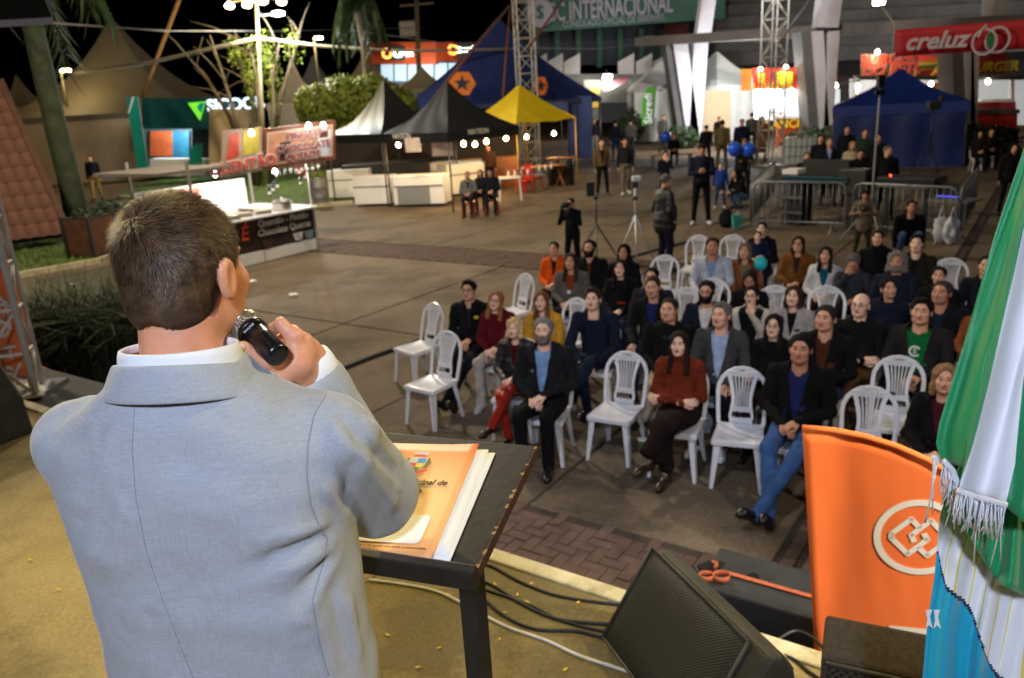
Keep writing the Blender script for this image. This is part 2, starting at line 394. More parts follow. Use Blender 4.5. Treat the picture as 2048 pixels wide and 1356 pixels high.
SKIN = dict(a=S(222, 172, 144), b=S(208, 156, 126), c=S(186, 132, 104), d=S(232, 188, 164))
def skin(k): return M('skin_'+k, SKIN[k], .5, .08, 30, bump=.05, bscale=300, sss=.25)
EYE = M('eye', (.02, .015, .012), .2, 0); LIP = M('lip', S(168, 92, 84), .45, .1, 40)
def cloth(c, name=None, rough=.92, sheen=.0): return M(name or 'cloth_%02x%02x%02x' % tuple(int(min(255, x)) for x in c), S(*[x*.92 for x in c]), rough, .2, 16, bump=.3, bscale=180, sheen=sheen, spec=.12)
def hairm(c): return M('hair_%02x%02x%02x' % c, S(*[x*(.72 if sum(c) < 230 else .95) for x in c]), .75, .6, 60, bump=.6, bscale=120, spec=.15)
SHOE = None
def Rz(a): c, s = math.cos(a), math.sin(a); return np.array([[c, -s, 0], [s, c, 0], [0, 0, 1]])
def Rx(a): c, s = math.cos(a), math.sin(a); return np.array([[1, 0, 0], [0, c, -s], [0, s, c]])
def Ry(a): c, s = math.cos(a), math.sin(a); return np.array([[c, 0, s], [0, 1, 0], [-s, 0, c]])

def person(label, loc, face, pose='sit', s=1., hair='short', hc=(40, 30, 24), sk='b', top=(24, 24, 28), inner=None, pants=(24, 24, 30), shoe=(20, 18, 18), wide=1., fat=1.,
           glasses=False, beard=None, arms='lap', legs='flat', tpl='m1', lod=0, lean=0., hyaw=0., hpit=0., hroll=0., vneck=.085, skirt=False, group=None, leather=False, inner_to=.55, hat=None, coatlen=0., scarf=None):
    rz = math.atan2(face[0], -face[1])
    root = thing('person', label, 'person', loc, rz, group)
    h1 = (.0138, .019, .026)[lod]; hh = (.0062, .0085, .012)[lod]
    fem = tpl[0] == 'f'; sw = (.158 if fem else .178)*wide*s
    J = {}
    if pose == 'sit':
        zp = .44+.105*s; pel = V3((0, .07, zp)); che = V3((0, .115+lean*.32, zp+.30*s)); nk = V3((0, .10+lean*.52, zp+.475*s)); hd = nk+V3((0, -.035+lean*.05, .160*s))
        for i, g in ((0, -1), (1, 1)):
            hip = V3((g*.095*s, .04, zp-.03)); kn = V3((g*.12*s, -.37*s, zp+.0)); an = V3((g*.115*s, -.37*s, .095)); toe = V3((g*.135*s, -.50*s, .04))
            if legs == 'cross':
                if g > 0: kn = V3((.05, -.40*s, zp+.075)); an = V3((-.13, -.47*s, zp-.28)); toe = an+V3((-.05, -.13, -.04))
                else: kn = V3((-.06, -.36*s, zp-.01)); an = V3((-.02, -.33*s, .095)); toe = an+V3((-.02, -.13, -.055))
            if legs == 'ext':      # stretched out, ankles crossed
                kn = V3((g*.11, -.40*s, zp-.02)); an = V3((-g*.04-.06, -.72*s-.05*i, .09+.04*i)); toe = an+V3((-.04-g*.03, -.10, .06))
            if legs == 'wide': kn[0] *= 1.7; an[0] *= 1.5; toe[0] *= 1.7
            if legs == 'tuck': an[1] += .14; toe[1] += .14
            J['leg%d' % i] = (hip, kn, an, toe)
    elif pose == 'crouch':
        zp = .34; pel = V3((0, .12, zp)); che = V3((0, -.02, zp+.30)); nk = V3((0, -.10, zp+.46)); hd = nk+V3((0, -.06, .15))
        for i, g in ((0, -1), (1, 1)): J['leg%d' % i] = (V3((g*.09, .10, zp-.02)), V3((g*.13, -.30, zp+.14)), V3((g*.12, -.02, .10)), V3((g*.13, -.16, .04)))
    else:
        zp = .93*s; pel = V3((0, .02, zp)); che = V3((0, .03+lean*.30, zp+.30*s)); nk = V3((0, .02+lean*.5, zp+.485*s)); hd = nk+V3((0, -.035, .155*s))
        for i, g in ((0, -1), (1, 1)):
            st = .06 if legs != 'walk' else 0; wy = (0 if legs != 'walk' else .17*g)
            J['leg%d' % i] = (V3((g*.09*s, .02, zp-.04)), V3((g*(.10+st*.4)*s, -.01+wy*.45-abs(wy)*.1, .50*s)), V3((g*(.10+st)*s, .03+wy, .09+max(0, wy)*.2)), V3((g*(.13+st)*s, -.11+wy, .04)))
    up = che-pel; up /= np.linalg.norm(up)
    for i, g in ((0, -1), (1, 1)):
        sh = nk+V3((g*sw, .012, -.055*s)); a = arms if isinstance(arms, str) else arms[i]; fw = V3((0, -1, 0)); b = pel
        L = V3
        if a == 'lap': el = sh+L((g*.055, -.07*s, -.26*s)); wr = L((g*.055, -.20*s, b[2]+.105+.03*i)); hdv = (-g*.7, -.6, -.25); hz = (0, -.1, 1)
        elif a == 'knees': el = sh+L((g*.06, -.10*s, -.26*s)); wr = L((g*.12*s, -.29*s, b[2]+.10)); hdv = (0, -1, -.25); hz = (0, 0, 1)
        elif a == 'low': el = sh+L((g*.06, -.12*s, -.27*s)); wr = L((g*.06, -.36*s, b[2]+.03)); hdv = (-g*.5, -.6, -.6); hz = (g*.3, -.3, 1)
        elif a == 'crossed': el = sh+L((g*.05, -.09*s, -.25*s)); wr = L((-g*.09*s, -.20*s-.02*i, sh[2]-.24*s+.02*i)); hdv = (-g, .05, .15); hz = (0, -1, .2)
        elif a == 'phone': el = sh+L((g*.05, -.05*s, -.27*s)); wr = L((g*.06, sh[1]-.26*s, sh[2]-.24*s)); hdv = (-g*.5, -.6, .5); hz = (0, -.6, -.8); hz = (g*.3, -.5, -.6)
        elif a == 'face': el = sh+L((g*.02, -.19*s, -.20*s)); wr = L((g*.035, sh[1]-.20*s, sh[2]+.03)); hdv = (-g*.2, .25, 1); hz = (0, -1, .1)
        elif a == 'brow': el = sh+L((g*.02, -.22*s, -.19*s)); wr = L((g*.05, sh[1]-.22*s, sh[2]+.06)); hdv = (-g*.3, .25, 1); hz = (0, -1, .1)
        elif a == 'cam': el = sh+L((g*.08, -.13*s, -.22*s)); wr = L((g*.085, sh[1]-.24*s, sh[2]+.10)); hdv = (-g*.5, -.2, .7); hz = (g*.6, -.6, 0)
        elif a == 'camlow': el = sh+L((g*.08, -.10*s, -.25*s)); wr = L((g*.085, sh[1]-.27*s, sh[2]-.13)); hdv = (-g*.5, -.3, .4); hz = (g*.6, -.6, 0)
        elif a == 'back': el = sh+L((g*.06, .10, -.24*s)); wr = L((g*.05, .17, b[2]+.04)); hdv = (-g, .1, -.3); hz = (0, 1, .2)
        elif a == 'pocket': el = sh+L((g*.08, .05, -.28*s)); wr = L((g*.18*s, -.05, b[2]+.0)); hdv = (-g*.2, -.3, -1); hz = (g, 0, 0)
        elif a == 'chair': el = sh+L((g*.14, .05, -.20*s)); wr = sh+L((g*.33, .08, -.29)); hdv = (g*.4, -.4, -.6); hz = (0, 0, 1)
        elif a == 'fwd': el = sh+L((g*.04, -.12*s, -.24*s)); wr = sh+L((-g*.03, -.34*s, -.26*s)); hdv = (-g*.2, -1, .1); hz = (0, 0, 1)
        else: el = sh+L((g*.045, .015, -.28*s)); wr = sh+L((g*.055, -.045, -.52*s)); hdv = (0, -.15, -1); hz = (g, 0, 0)   # hanging
        J['arm%d' % i] = (sh, el, wr, hdv, hz)
    # ---- clothing on the upper body
    f = fat
    Rl = Rx(math.atan2(-(nk-pel)[1], (nk-pel)[2])).T
    def top_d(P, g=0., arms_=True):
        d = U([ell(P, che+V3((0, -.005, .015)), (.170*wide*s+g, .118*f*s+g, .235*s+g), Rl), ell(P, (pel+che)/2+V3((0, -.02*f, -.03)), (.158*wide*f*s+g, .125*f*s+g, .22*s+g), Rl),
               ell(P, pel, (.170*wide*s+g, .135*f*s+g, .115*s+g))]+[rcone(P, J['arm0'][0]*.84+J['arm1'][0]*.16, J['arm1'][0]*.84+J['arm0'][0]*.16, .056*s+g, .056*s+g),
               rcone(P, nk+V3((0, .015, -.06)), nk+V3((0, .01, -.025)), .085*s+g, .060*s+g)], .05)
        if coatlen: d = smin(d, rcone(P, pel, pel+V3((0, 0, -coatlen)), .17*wide*s, .18*wide*s), .05)
        if arms_:
            for i in (0, 1):
                sh, el, wr = J['arm%d' % i][:3]; d = smin(d, smin(rcone(P, sh, el, .064*s+g, .054*s+g), rcone(P, el, wr, .052*s+g, .038*s+g), .02), .022)
        return d
    allp = np.array([x for k in ('arm0', 'arm1') for x in J[k][:3]]+[pel-V3((0, 0, coatlen)), nk]); lo = allp.min(0)-.17; hi = allp.max(0)+.15; lo[0] -= .06; hi[0] += .06; hi[1] += .04
    lo[2] = min(lo[2], pel[2]-.14)
    lo2, hi2 = lo.copy(), hi.copy()
    V, F = nets(top_d, lo, hi, h1); c = V[F].mean(1)
    seed = abs(hash(label)) % 9999 if False else sum(map(ord, label)) % 9973
    V = V+vnorm(V, F)*(wob(V, .006, 26, seed)+wob(V, .004, 55, seed+1))[:, None]
    topm = M('leather_%d%d%d' % top, S(*top), .5, .15, 12, bump=.3, bscale=60) if leather else cloth(top)
    if inner is not None:
        z0 = pel[2]+(1-inner_to)*.45*s if inner_to < 1 else -1
        cx = np.abs(c[:, 0]); tz = np.clip((c[:, 2]-z0)/(nk[2]-z0), 0, 1); front = (c[:, 1] < pel[1]*.3+che[1]*.7-.03) | (c[:, 2] > nk[2]-.045)
        cut = front & (cx < vneck*tz**.7) & (c[:, 2] > z0) & (c[:, 1] < nk[1]-.01)
        armd = np.minimum(*[np.minimum(rcone(c.astype(F4), *J['arm%d' % i][:2], .07, .06), rcone(c.astype(F4), *J['arm%d' % i][1:3], .058, .045)) for i in (0, 1)])
        cut &= armd > -.004
        F2 = F[~cut]
    else: F2 = F
    # open the neck
    cc = V[F2].mean(1); F2 = F2[~((cc[:, 2] > nk[2]+.012*s) & (np.abs(cc[:, 0]) < .06) & (np.abs(cc[:, 1]-nk[1]) < .07))]
    o = O('jacket' if inner is not None else 'sweater', npmesh('top', smooth_rim(V, F2), F2), topm, root)
    if inner is not None:
        o.modifiers.new('t', 'SOLIDIFY').thickness = .006
        V2, F3 = nets(lambda P: np.maximum(np.maximum(top_d(P, -.010, False), pel[2]-.02-P[:, 2]), P[:, 2]-nk[2]+.012-.12*np.maximum(P[:, 1]-nk[1], -.05)), lo2, hi2, h1); V2 = V2+vnorm(V2, F3)*wob(V2, .004, 40, seed+2)[:, None]
        O('shirt', npmesh('shirt', V2, F3), cloth(inner), root)
    # ---- legs
    if skirt:
        k0, k1 = J['leg0'], J['leg1']
        def leg_d(P): return U([ell(P, pel-V3((0, 0, .03)), (.18*s, .15*s, .12*s)), rcone(P, k0[0], k0[1], .098*s, .085*s), rcone(P, k1[0], k1[1], .098*s, .085*s), rcone(P, (k0[0]+k1[0])/2, (k0[1]+k1[1])/2, .09*s, .085*s),
                                rcone(P, k0[1], k0[2]+V3((0, 0, .1)), .08*s, .075*s), rcone(P, k1[1], k1[2]+V3((0, 0, .1)), .08*s, .075*s), rcone(P, (k0[1]+k1[1])/2, (k0[2]+k1[2])/2+V3((0, 0, .12)), .085*s, .08*s)], .05)
    else:
        def leg_d(P):
            d = ell(P, pel-V3((0, 0, .03)), (.172*wide*s, .145*f*s, .11*s))
            for i in (0, 1):
                hip, kn, an, toe = J['leg%d' % i]; d = smin(d, smin(rcone(P, hip, kn, .090*s*f**.5, .066*s), rcone(P, kn, an, .064*s, .050*s), .02), .025)
            return d
    al = np.array([x for k in ('leg0', 'leg1') for x in J[k][:3]]+[pel]); V, F = nets(leg_d, al.min(0)-.16, al.max(0)+.16, h1)
    V = V+vnorm(V, F)*(wob(V, .005, 28, seed+4)+wob(V, .003, 70, seed+5))[:, None]
    pm = M('leather_%d%d%d' % pants, S(*pants), .32, .15, 12, bump=.3, bscale=50) if (leather and (skirt or pants[0] > pants[2]*2)) else cloth(pants)
    O('skirt' if skirt else 'trousers', npmesh('trousers', V, F), pm, root)
    for i in (0, 1):
        hip, kn, an, toe = J['leg%d' % i]; dv = toe-an; dv2 = dv/np.linalg.norm(dv); heel = an-dv2*.03+V3((0, 0, -.05)) if pose != 'sit' or legs == 'flat' else an+V3((0, .03, -.045))
        V, F = nets(lambda P: np.maximum(U([rcone(P, heel+V3((0, 0, .01)), toe, .042*s, .036*s), rcone(P, an+V3((0, .01, .0)), heel, .044*s, .042*s), rcone(P, toe, toe+V3((dv2[0]*.045, dv2[1]*.045, 0)), .04*s, .028*s)], .03), min(toe[2], heel[2])-.037-P[:, 2]), np.minimum(np.minimum(an, toe), heel)-.12, np.maximum(an, toe)+.10, max(h1*.7, .011))
        V[:, 2] = np.maximum(V[:, 2], .004)
        O('shoe', npmesh('shoe', V, F), M('shoe_%d%d%d' % shoe, S(*shoe), .4, .1, 15), root)
    # ---- body
    w, jw, ns, fm = TPL[tpl]; HV, HF, Hm = head_tpl(tpl, w, jw, ns, fm, hh); sc = .94*s if not fem else .92*s
    HR = Rz(hyaw)@Rx(hpit-(.16 if pose == 'sit' else .05))@Ry(hroll); tf = lambda V: (V*sc)@HR.T+hd
    parts = [(tf(HV), HF, Hm)]
    for i, g in ((0, -1), (1, 1)):
        sh, el, wr, hdv, hz = J['arm%d' % i]; hV, hF = hand_tpl(.55 if arms != 'fist' else 1.2, (.0055, .008, .011)[lod]); hV = hV.copy(); fl = hF
        if g > 0: pass
        else: hV[:, 1] *= -1; fl = hF[:, ::-1]
        if (a := (arms if isinstance(arms, str) else arms[i])) == 'pocket' and lod > 0: continue
        parts.append(((hV*sc)@frame(hdv, hz).T+wr, fl, 0))
    def core(P):
        d = U([rcone(P, pel, che, .08, .085), rcone(P, che, nk, .08, .045)]+[rcone(P, J['arm%d' % i][0]*.8+nk*.2, J['arm%d' % i][0], .03, .035) for i in (0, 1)], .03)
        for i in (0, 1):
            sh, el, wr = J['arm%d' % i][:3]; hip, kn, an, toe = J['leg%d' % i]
            d = U([d, rcone(P, sh, el, .036, .03), rcone(P, el, wr, .03, .022), rcone(P, hip, kn, .05, .04), rcone(P, kn, an, .04, .028)], .02)
        return d
    pts = np.concatenate([allp, al]); V, F = nets(core, pts.min(0)-.1, pts.max(0)+.1, h1*1.7); parts.append((V, F, 0))
    V, F, mi = joinm(parts); hm = hairm(hc)
    O('body', npmesh('body', V, F, mi), [skin(sk), EYE, LIP, hm], root)
    if hair:
        V, F = hair_tpl(hair, hh*1.15); V = V*np.array([w*1.01, 1, 1]); O('hood' if hair == 'hood' else 'hair', npmesh('hair', tf(V), F), cloth(top) if hair == 'hood' else hm, root)
    if hat:
        V, F = hair_tpl(hat[0], hh*1.15); O('hat', npmesh('hat', tf(V), F), cloth(hat[1]), root)
    if beard and (beard == 'beard' or 'moustache' in label):
        V, F = hair_tpl(beard, hh*1.1); O('beard', npmesh('beard', tf(V), F), hairm(tuple(beard_c(hc, beard))), root)
    if glasses:
        mb = MB()
        for g in (-1, 1):
            mb.tube([tf(np.array([[g*.033+.021*math.cos(t), -.108+.004*abs(math.cos(t)), .004+.016*math.sin(t)]]))[0] for t in np.linspace(0, 2*PI, 13)[:-1]], .0024, 5, closed=True)
            mb.tube([tf(np.array([[g*.054, -.105, .008]]))[0], tf(np.array([[g*.078, .0, .010]]))[0]], .0022, 5)
        mb.tube([tf(np.array([[-.012, -.110, .008]]))[0], tf(np.array([[.012, -.110, .008]]))[0]], .0024, 5)
        mb.build('glasses', M('glasses_frame', (.02, .02, .025), .3, 0), root, True)
    if scarf:
        V, F = nets(lambda P: U([rcone(P, nk+V3((.0, .01, -.02)), nk+V3((0, -.01, .035)), .088*s, .078*s)], .02), nk-.14, nk+.14, h1)
        O('scarf', npmesh('scarf', V, F), cloth(scarf), root)
    root['_j'] = 0; del root['_j']
    PJ[root.name] = (J, hd, nk, pel, rz, V3(loc))
    return root
PJ = {}
def beard_c(hc, kind): return hc if kind == 'beard' else tuple(int(x*.8+30) for x in hc)
def wpos(root, p):                   # a local point of a person in the world
    J, hd, nk, pel, rz, loc = PJ[root.name]; return loc+Rz(rz)@V3(p)
# ------------------------------------------------------------------ ground, plaza, stage
E1 = np.array([.822, -.57, 0]); E2 = np.array([.57, .822, 0]); EA = math.atan2(-.57, .822); FACE = (-.57, -.822)
STZ = 1.30
def ab(a, b, z=0.): return Vector((E1[0]*a+E2[0]*b, E1[1]*a+E2[1]*b, z))
def concrete(name, c1, c2, c3, sc=1.2, rough=.75, stain=.5):
    m = bpy.data.materials.new(name); m.use_nodes = True; nt = m.node_tree; L = nt.links; b = nt.nodes['Principled BSDF']; b.inputs['Specular IOR Level'].default_value = .25
    tc = nt.nodes.new('ShaderNodeTexCoord'); geo = nt.nodes.new('ShaderNodeNewGeometry')
    def noise(s, d=6, r=.6):
        n = nt.nodes.new('ShaderNodeTexNoise'); n.inputs['Scale'].default_value = s; n.inputs['Detail'].default_value = d; n.inputs['Roughness'].default_value = r
        L.new(geo.outputs['Position'], n.inputs['Vector']); return n.outputs['Fac']
    def ramp(src, a, b_, p0, p1):
        r = nt.nodes.new('ShaderNodeValToRGB'); r.color_ramp.elements[0].position = p0; r.color_ramp.elements[1].position = p1
        r.color_ramp.elements[0].color = (*a, 1); r.color_ramp.elements[1].color = (*b_, 1); L.new(src, r.inputs[0]); return r.outputs[0]
    base = ramp(noise(sc), c1, c2, .35, .65)
    mx = nt.nodes.new('ShaderNodeMix'); mx.data_type = 'RGBA'; L.new(base, mx.inputs[6]); mx.inputs[7].default_value = (*c3, 1)
    st = ramp(noise(sc*.37, 8, .7), (0, 0, 0), (stain,)*3, .50, .62); L.new(st, mx.inputs[0])
    mx2 = nt.nodes.new('ShaderNodeMix'); mx2.data_type = 'RGBA'; mx2.blend_type = 'MULTIPLY'; mx2.inputs[0].default_value = 1
    L.new(mx.outputs[2], mx2.inputs[6]); L.new(ramp(noise(sc*40, 3), (.75,)*3, (1.15,)*3, .3, .7), mx2.inputs[7]); L.new(mx2.outputs[2], b.inputs['Base Color'])
    rr = nt.nodes.new('ShaderNodeMapRange'); rr.inputs[3].default_value = rough-.18; rr.inputs[4].default_value = rough+.12; L.new(noise(sc*2.1), rr.inputs[0]); L.new(rr.outputs[0], b.inputs['Roughness'])
    bp = nt.nodes.new('ShaderNodeBump'); bp.inputs['Strength'].default_value = .25; bp.inputs['Distance'].default_value = .01; L.new(noise(sc*30, 5), bp.inputs['Height']); L.new(bp.outputs[0], b.inputs['Normal'])
    MATS[name] = m; return m
C_SLAB = concrete('plaza_concrete', S(116, 102, 84), S(95, 82, 67), S(60, 52, 44), .7, .82, .8)
C_STAGE = concrete('stage_concrete', S(172, 154, 104), S(146, 128, 84), S(92, 82, 54), 1.5, .75, .75)
C_GROUND = concrete('ground_dirt', S(122, 98, 72), S(98, 79, 58), S(72, 58, 46), .3, .85)
C_KERB = concrete('kerb_paint', S(205, 196, 165), S(180, 168, 130), S(104, 96, 64), 5., .7, .7)
C_BRICK = concrete('paver_brick', S(92, 72, 63), S(76, 60, 53), S(54, 45, 41), 7., .8)
JOINT = M('joint_soil', S(46, 38, 32), .95, .3, 9)
g = MB(); g.quad((-160, -60, -.03), (160, -60, -.03), (160, 240, -.03), (-160, 240, -.03)); struct(g.build('ground', C_GROUND))
plz = MB(); plz.quad(*[ab(a, b, -.018) for a, b in ((-34, 2.3), (20, 2.3), (20, 36), (-34, 36))]); plaza = struct(plz.build('plaza', JOINT))
sl = {}
def slab(a0, a1, b0, b1):
    w, d = round(a1-a0-.025, 3), round(b1-b0-.025, 3)
    if (w, d) not in sl: sl[(w, d)] = MB().box((0, 0, -.04), (w, d, .08)).mesh('slab'); first = True
    else: first = False
    o = bpy.data.objects.new('concrete_slab', sl[(w, d)]); COL.objects.link(o); o.parent = plaza; o.location = ab((a0+a1)/2, (b0+b1)/2, random.uniform(-.004, .004)); o.rotation_euler[2] = EA
    if first:
        o.data.materials.append(C_SLAB); 
    md = o.modifiers.new('b', 'BEVEL'); md.width = .008; md.segments = 1
A_J = [-32.9, -29.9, -26.9, -23.9, -20.9, -17.9, -14.9, -11.9, -8.9, -5.9, -3.3, -1.335]
A_R = [-1.155, 1.85, 4.85, 7.85, 10.85, 13.85, 16.85]
B_J = [4.83, 8.3, 12.65]; B_F = [14.1, 17.6, 21.1, 24.6, 28.1, 31.6]
for As in (A_J, A_R):
    for a0, a1 in zip(As[:-1], As[1:]):
        for Bs in (B_J, B_F):
            for b0, b1 in zip(Bs[:-1], Bs[1:]): slab(a0, a1, b0, b1)
def brick_mesh(w, d):
    mb = MB(); e = .006; z = .05
    lo = [(-w/2, -d/2), (w/2, -d/2), (w/2, d/2), (-w/2, d/2)]; hi = [(x*(1-2*e/w), y*(1-2*e/d)) for x, y in lo]
    mb.v = [(x, y, -z) for x, y in lo]+[(x, y, -.005) for x, y in lo]+[(x, y, 0) for x, y in hi]
    mb.f = [(i, (i+1) % 4, 4+(i+1) % 4, 4+i) for i in range(4)]+[(4+i, 4+(i+1) % 4, 8+(i+1) % 4, 8+i) for i in range(4)]+[(8, 9, 10, 11)]; mb.m = [0]*9
    me = mb.mesh('paver'); me.materials.append(C_BRICK); return me
BR = brick_mesh(.192, .092); nb = 0; rest = MB()
def brick(a, b, rot):
    global nb
    p = ab(a, b, random.uniform(-.006, .003))
    if nb < 290:
        o = bpy.data.objects.new('brick', BR); COL.objects.link(o); o.parent = plaza; o.location = p; o.rotation_euler = (random.gauss(0, .008), random.gauss(0, .008), EA+rot+random.gauss(0, .012)); nb += 1
    else:
        c, s_ = math.cos(EA+rot), math.sin(EA+rot)
        vs = [(p.x+c*v.co.x-s_*v.co.y, p.y+s_*v.co.x+c*v.co.y, p.z+v.co.z) for v in BR.vertices]; rest.add(vs, [tuple(q.vertices) for q in BR.polygons])
cells = []
for i in range(-80, 160):              # herringbone strip along the stage
    for j in range(-6, 22):
        # two bricks of the herringbone unit
        x, y = (i*.1+j*.1), (j*.1-i*.1); cells.append((x, y))
seen = set()
def herring(a0, a1, b0, b1):
    out = []; na, nbb = int((a1-a0)/.1)+4, int((b1-b0)/.1)+4
    for i in range(-2, na):
        for j in range(-2, nbb):
            k = (i-j) % 4
            if k == 0: out.append((a0+i*.1+.1, b0+j*.1+.05, 0))       # lies along the edge, covers i,i+1
            elif k == 2: out.append((a0+i*.1+.05, b0+j*.1+.0, PI/2))   # stands across, covers j-1,j
    return [(a, b, r) for a, b, r in out if a0-.02 < a < a1+.02 and b0+.03 < b < b1-.03]
hb = herring(-6.2, 2.6, 2.55, 4.80)
hb.sort(key=lambda t: 0 if (-3.6 < t[0] < -1.2 and t[1] > 3.8) else 1+abs(t[0]+2.4))
for a, b, r in hb: brick(a, b, r)
for k in range(60): brick(-1.245, 4.95+k*.2, PI/2)
for a, b, r in herring(-24, 6, 12.7, 14.05): brick(a, b, r)
stuff(rest.build('brick_paving', C_BRICK, plaza))

st = MB(); 
def stslab(mb, a0, a1, b0, b1): mb.hexa([ab(a0, b0, STZ-.12), ab(a1, b0, STZ-.12), ab(a1, b1, STZ-.12), ab(a0, b1, STZ-.12), ab(a0, b0, STZ), ab(a1, b0, STZ), ab(a1, b1, STZ), ab(a0, b1, STZ)])
body_ = MB(); body_.hexa([ab(-9, -5, -.02), ab(5, -5, -.02), ab(5, 2.30, -.02), ab(-9, 2.30, -.02), ab(-9, -5, STZ-.125), ab(5, -5, STZ-.125), ab(5, 2.30, STZ-.125), ab(-9, 2.30, STZ-.125)])
stage = struct(body_.build('stage', C_GROUND))
for a0, a1 in ((-9, -5.9), (-5.893, -2.2), (-2.193, 1.4), (1.407, 5)):
    for b0, b1 in ((-5, -.2), (-.193, 2.37)):
        s_ = MB(); stslab(s_, a0, a1, b0, b1); s_.build('stage_slab', C_STAGE, stage)
k = MB(); k.hexa([ab(-9, 2.372, STZ-.2), ab(5, 2.372, STZ-.2), ab(5, 2.455, STZ-.2), ab(-9, 2.455, STZ-.2), ab(-9, 2.372, STZ+.012), ab(5, 2.372, STZ+.012), ab(5, 2.455, STZ+.012), ab(-9, 2.455, STZ+.012)])
k.build('edge_kerb', C_KERB, stage, bevel=.008)
# left platform deck beyond the stage corner
BLK = M('black_paint', (.018, .018, .02), .5, .3, 14, bump=.15, bscale=60)
dk = MB(); dk.hexa([ab(-7.6, 2.46, 0), ab(-5.95, 2.46, 0), ab(-5.95, 3.1, 0), ab(-7.6, 3.1, 0), ab(-7.6, 2.46, 1.2), ab(-5.95, 2.46, 1.2), ab(-5.95, 3.1, 1.2), ab(-7.6, 3.1, 1.2)])
tag(dk.build('stage_deck', BLK, bevel=.01), 'low black wooden deck under the white truss tower at the stage corner', 'platform')

# fallen leaves
lf = MB(); lf.v = [(-.011, 0, .003), (-.003, .005, .002), (.008, .004, .004), (.013, 0, .003), (.008, -.004, .005), (-.003, -.005, .003)]; lf.f = [(0, 1, 2, 3, 4, 5)]; lf.m = [0]
LM = lf.mesh('leaf'); LM.materials.append(M('leaf_yellow', S(225, 190, 40), .6, .2, 90))
for i, (x, y) in enumerate([(835, 1335), (972, 1330), (1055, 1205), (1157, 1205), (970, 1247), (878, 1296), (1035, 1190), (895, 1190), (1000, 1278), (775, 1270), (1062, 1168), (690, 1290), (118, 1180), (215, 1262), (60, 1120), (1130, 1340), (990, 1170), (1010, 1225)]):
    o = bpy.data.objects.new('fallen_leaf', LM); COL.objects.link(o); o.location = at(x, y, STZ+.003); o.rotation_euler[2] = i*1.3; o.scale = (.7+.5*random.random(),)*3
    tag(o, 'small yellow fallen leaf on the stage floor ' + ('between the lectern and the big monitor' if x > 940 else 'between the speaker and the lectern post' if x > 600 else 'left of the speaker'), 'leaf', 'yellow leaves on the stage floor')

# ------------------------------------------------------------------ lectern, papers, folder
PR, PN = V3((.036, 1.515, 2.505)), V3(at(952, 1138, 2.425)); PL = PN-PR; PLn = PL/np.linalg.norm(PL)     # right edge, far to near
PW = V3((-.917, .40, 0)); PW /= np.linalg.norm(PW); UPn = np.cross(PLn, PW); UPn = UPn if UPn[2] > 0 else -UPn
PWn = np.cross(PLn, UPn); PWn = PWn if PWn[0] < 0 else -PWn
LW, LL = .60, np.linalg.norm(PL)
lect = thing('lectern', 'black wooden lectern with worn brown edges and a sloped top beside the speaker', 'lectern', (float(PN[0]+PWn[0]*.3), float(PN[1]+PWn[1]*.3+.15), STZ))
LB = V3(lect.location)
def bp_(w, l, h): return PR+PWn*w+PLn*l+UPn*h-LB         # board coordinates: width from the right edge, length from the far edge, height
WOODB = M('lectern_black', (.012, .011, .012), .5, .35, 25, bump=.05, bscale=60)
bd = MB(); bd.hexa([bp_(0, 0, -.022), bp_(LW, 0, -.022), bp_(LW, LL, -.022), bp_(0, LL, -.022), bp_(0, 0, 0), bp_(LW, 0, 0), bp_(LW, LL, 0), bp_(0, LL, 0)])
bd.build('top_board', WOODB, lect, bevel=.003, fix=True)
def worn():
    m = M('worn_edge', S(62, 38, 24), .7, .5, 18, bump=.3, bscale=80); return m
we = MB(); we.hexa([bp_(-.004, 0, -.021), bp_(.0005, 0, -.021), bp_(.0005, LL, -.021), bp_(-.004, LL, -.021), bp_(-.004, 0, .0012), bp_(.0015, 0, .0012), bp_(.0015, LL, .0012), bp_(-.004, LL, .0012)])
we.build('worn_edge', worn(), lect, fix=True)
rs = np.random.RandomState(4); chip = MB()
for i in range(11):
    l = rs.uniform(.0, LL); w = rs.uniform(.004, .014); c0 = [bp_(-.0045, l, .0015), bp_(rs.uniform(.001, .004), l+w*.3, .0015), bp_(rs.uniform(.001, .003), l+w, .0015), bp_(-.0045, l+w, .0015)]; chip.quad(*c0)
chip.build('chipped_paint', M('bare_wood', S(150, 112, 70), .8, .3, 60), lect)
lip = MB(); lip.hexa([bp_(-.004, LL, -.034), bp_(LW, LL, -.034), bp_(LW, LL+.022, -.034), bp_(-.004, LL+.022, -.034), bp_(-.004, LL, .012), bp_(LW, LL, .012), bp_(LW, LL+.022, .012), bp_(-.004, LL+.022, .012)])
lip.build('front_lip', WOODB, lect, bevel=.004, fix=True)
for w in (.075, LW-.075):
    p = bp_(w, LL*.62, -.02); q = MB(); q.box((p[0], p[1], p[2]/2), (.040, .040, p[2]), m=0, rz=EA); q.build('post', WOODB, lect, bevel=.004)
p = bp_(LW/2, LL*.62, 0); q = MB(); q.box((p[0], p[1], .02), (LW, .40, .04), rz=math.atan2(PWn[1], PWn[0])); q.build('base', WOODB, lect, bevel=.006)
q = MB(); q.box((p[0], p[1], .35), (LW-.1, .02, .5), rz=math.atan2(PWn[1], PWn[0])); q.build('front_panel', WOODB, lect)
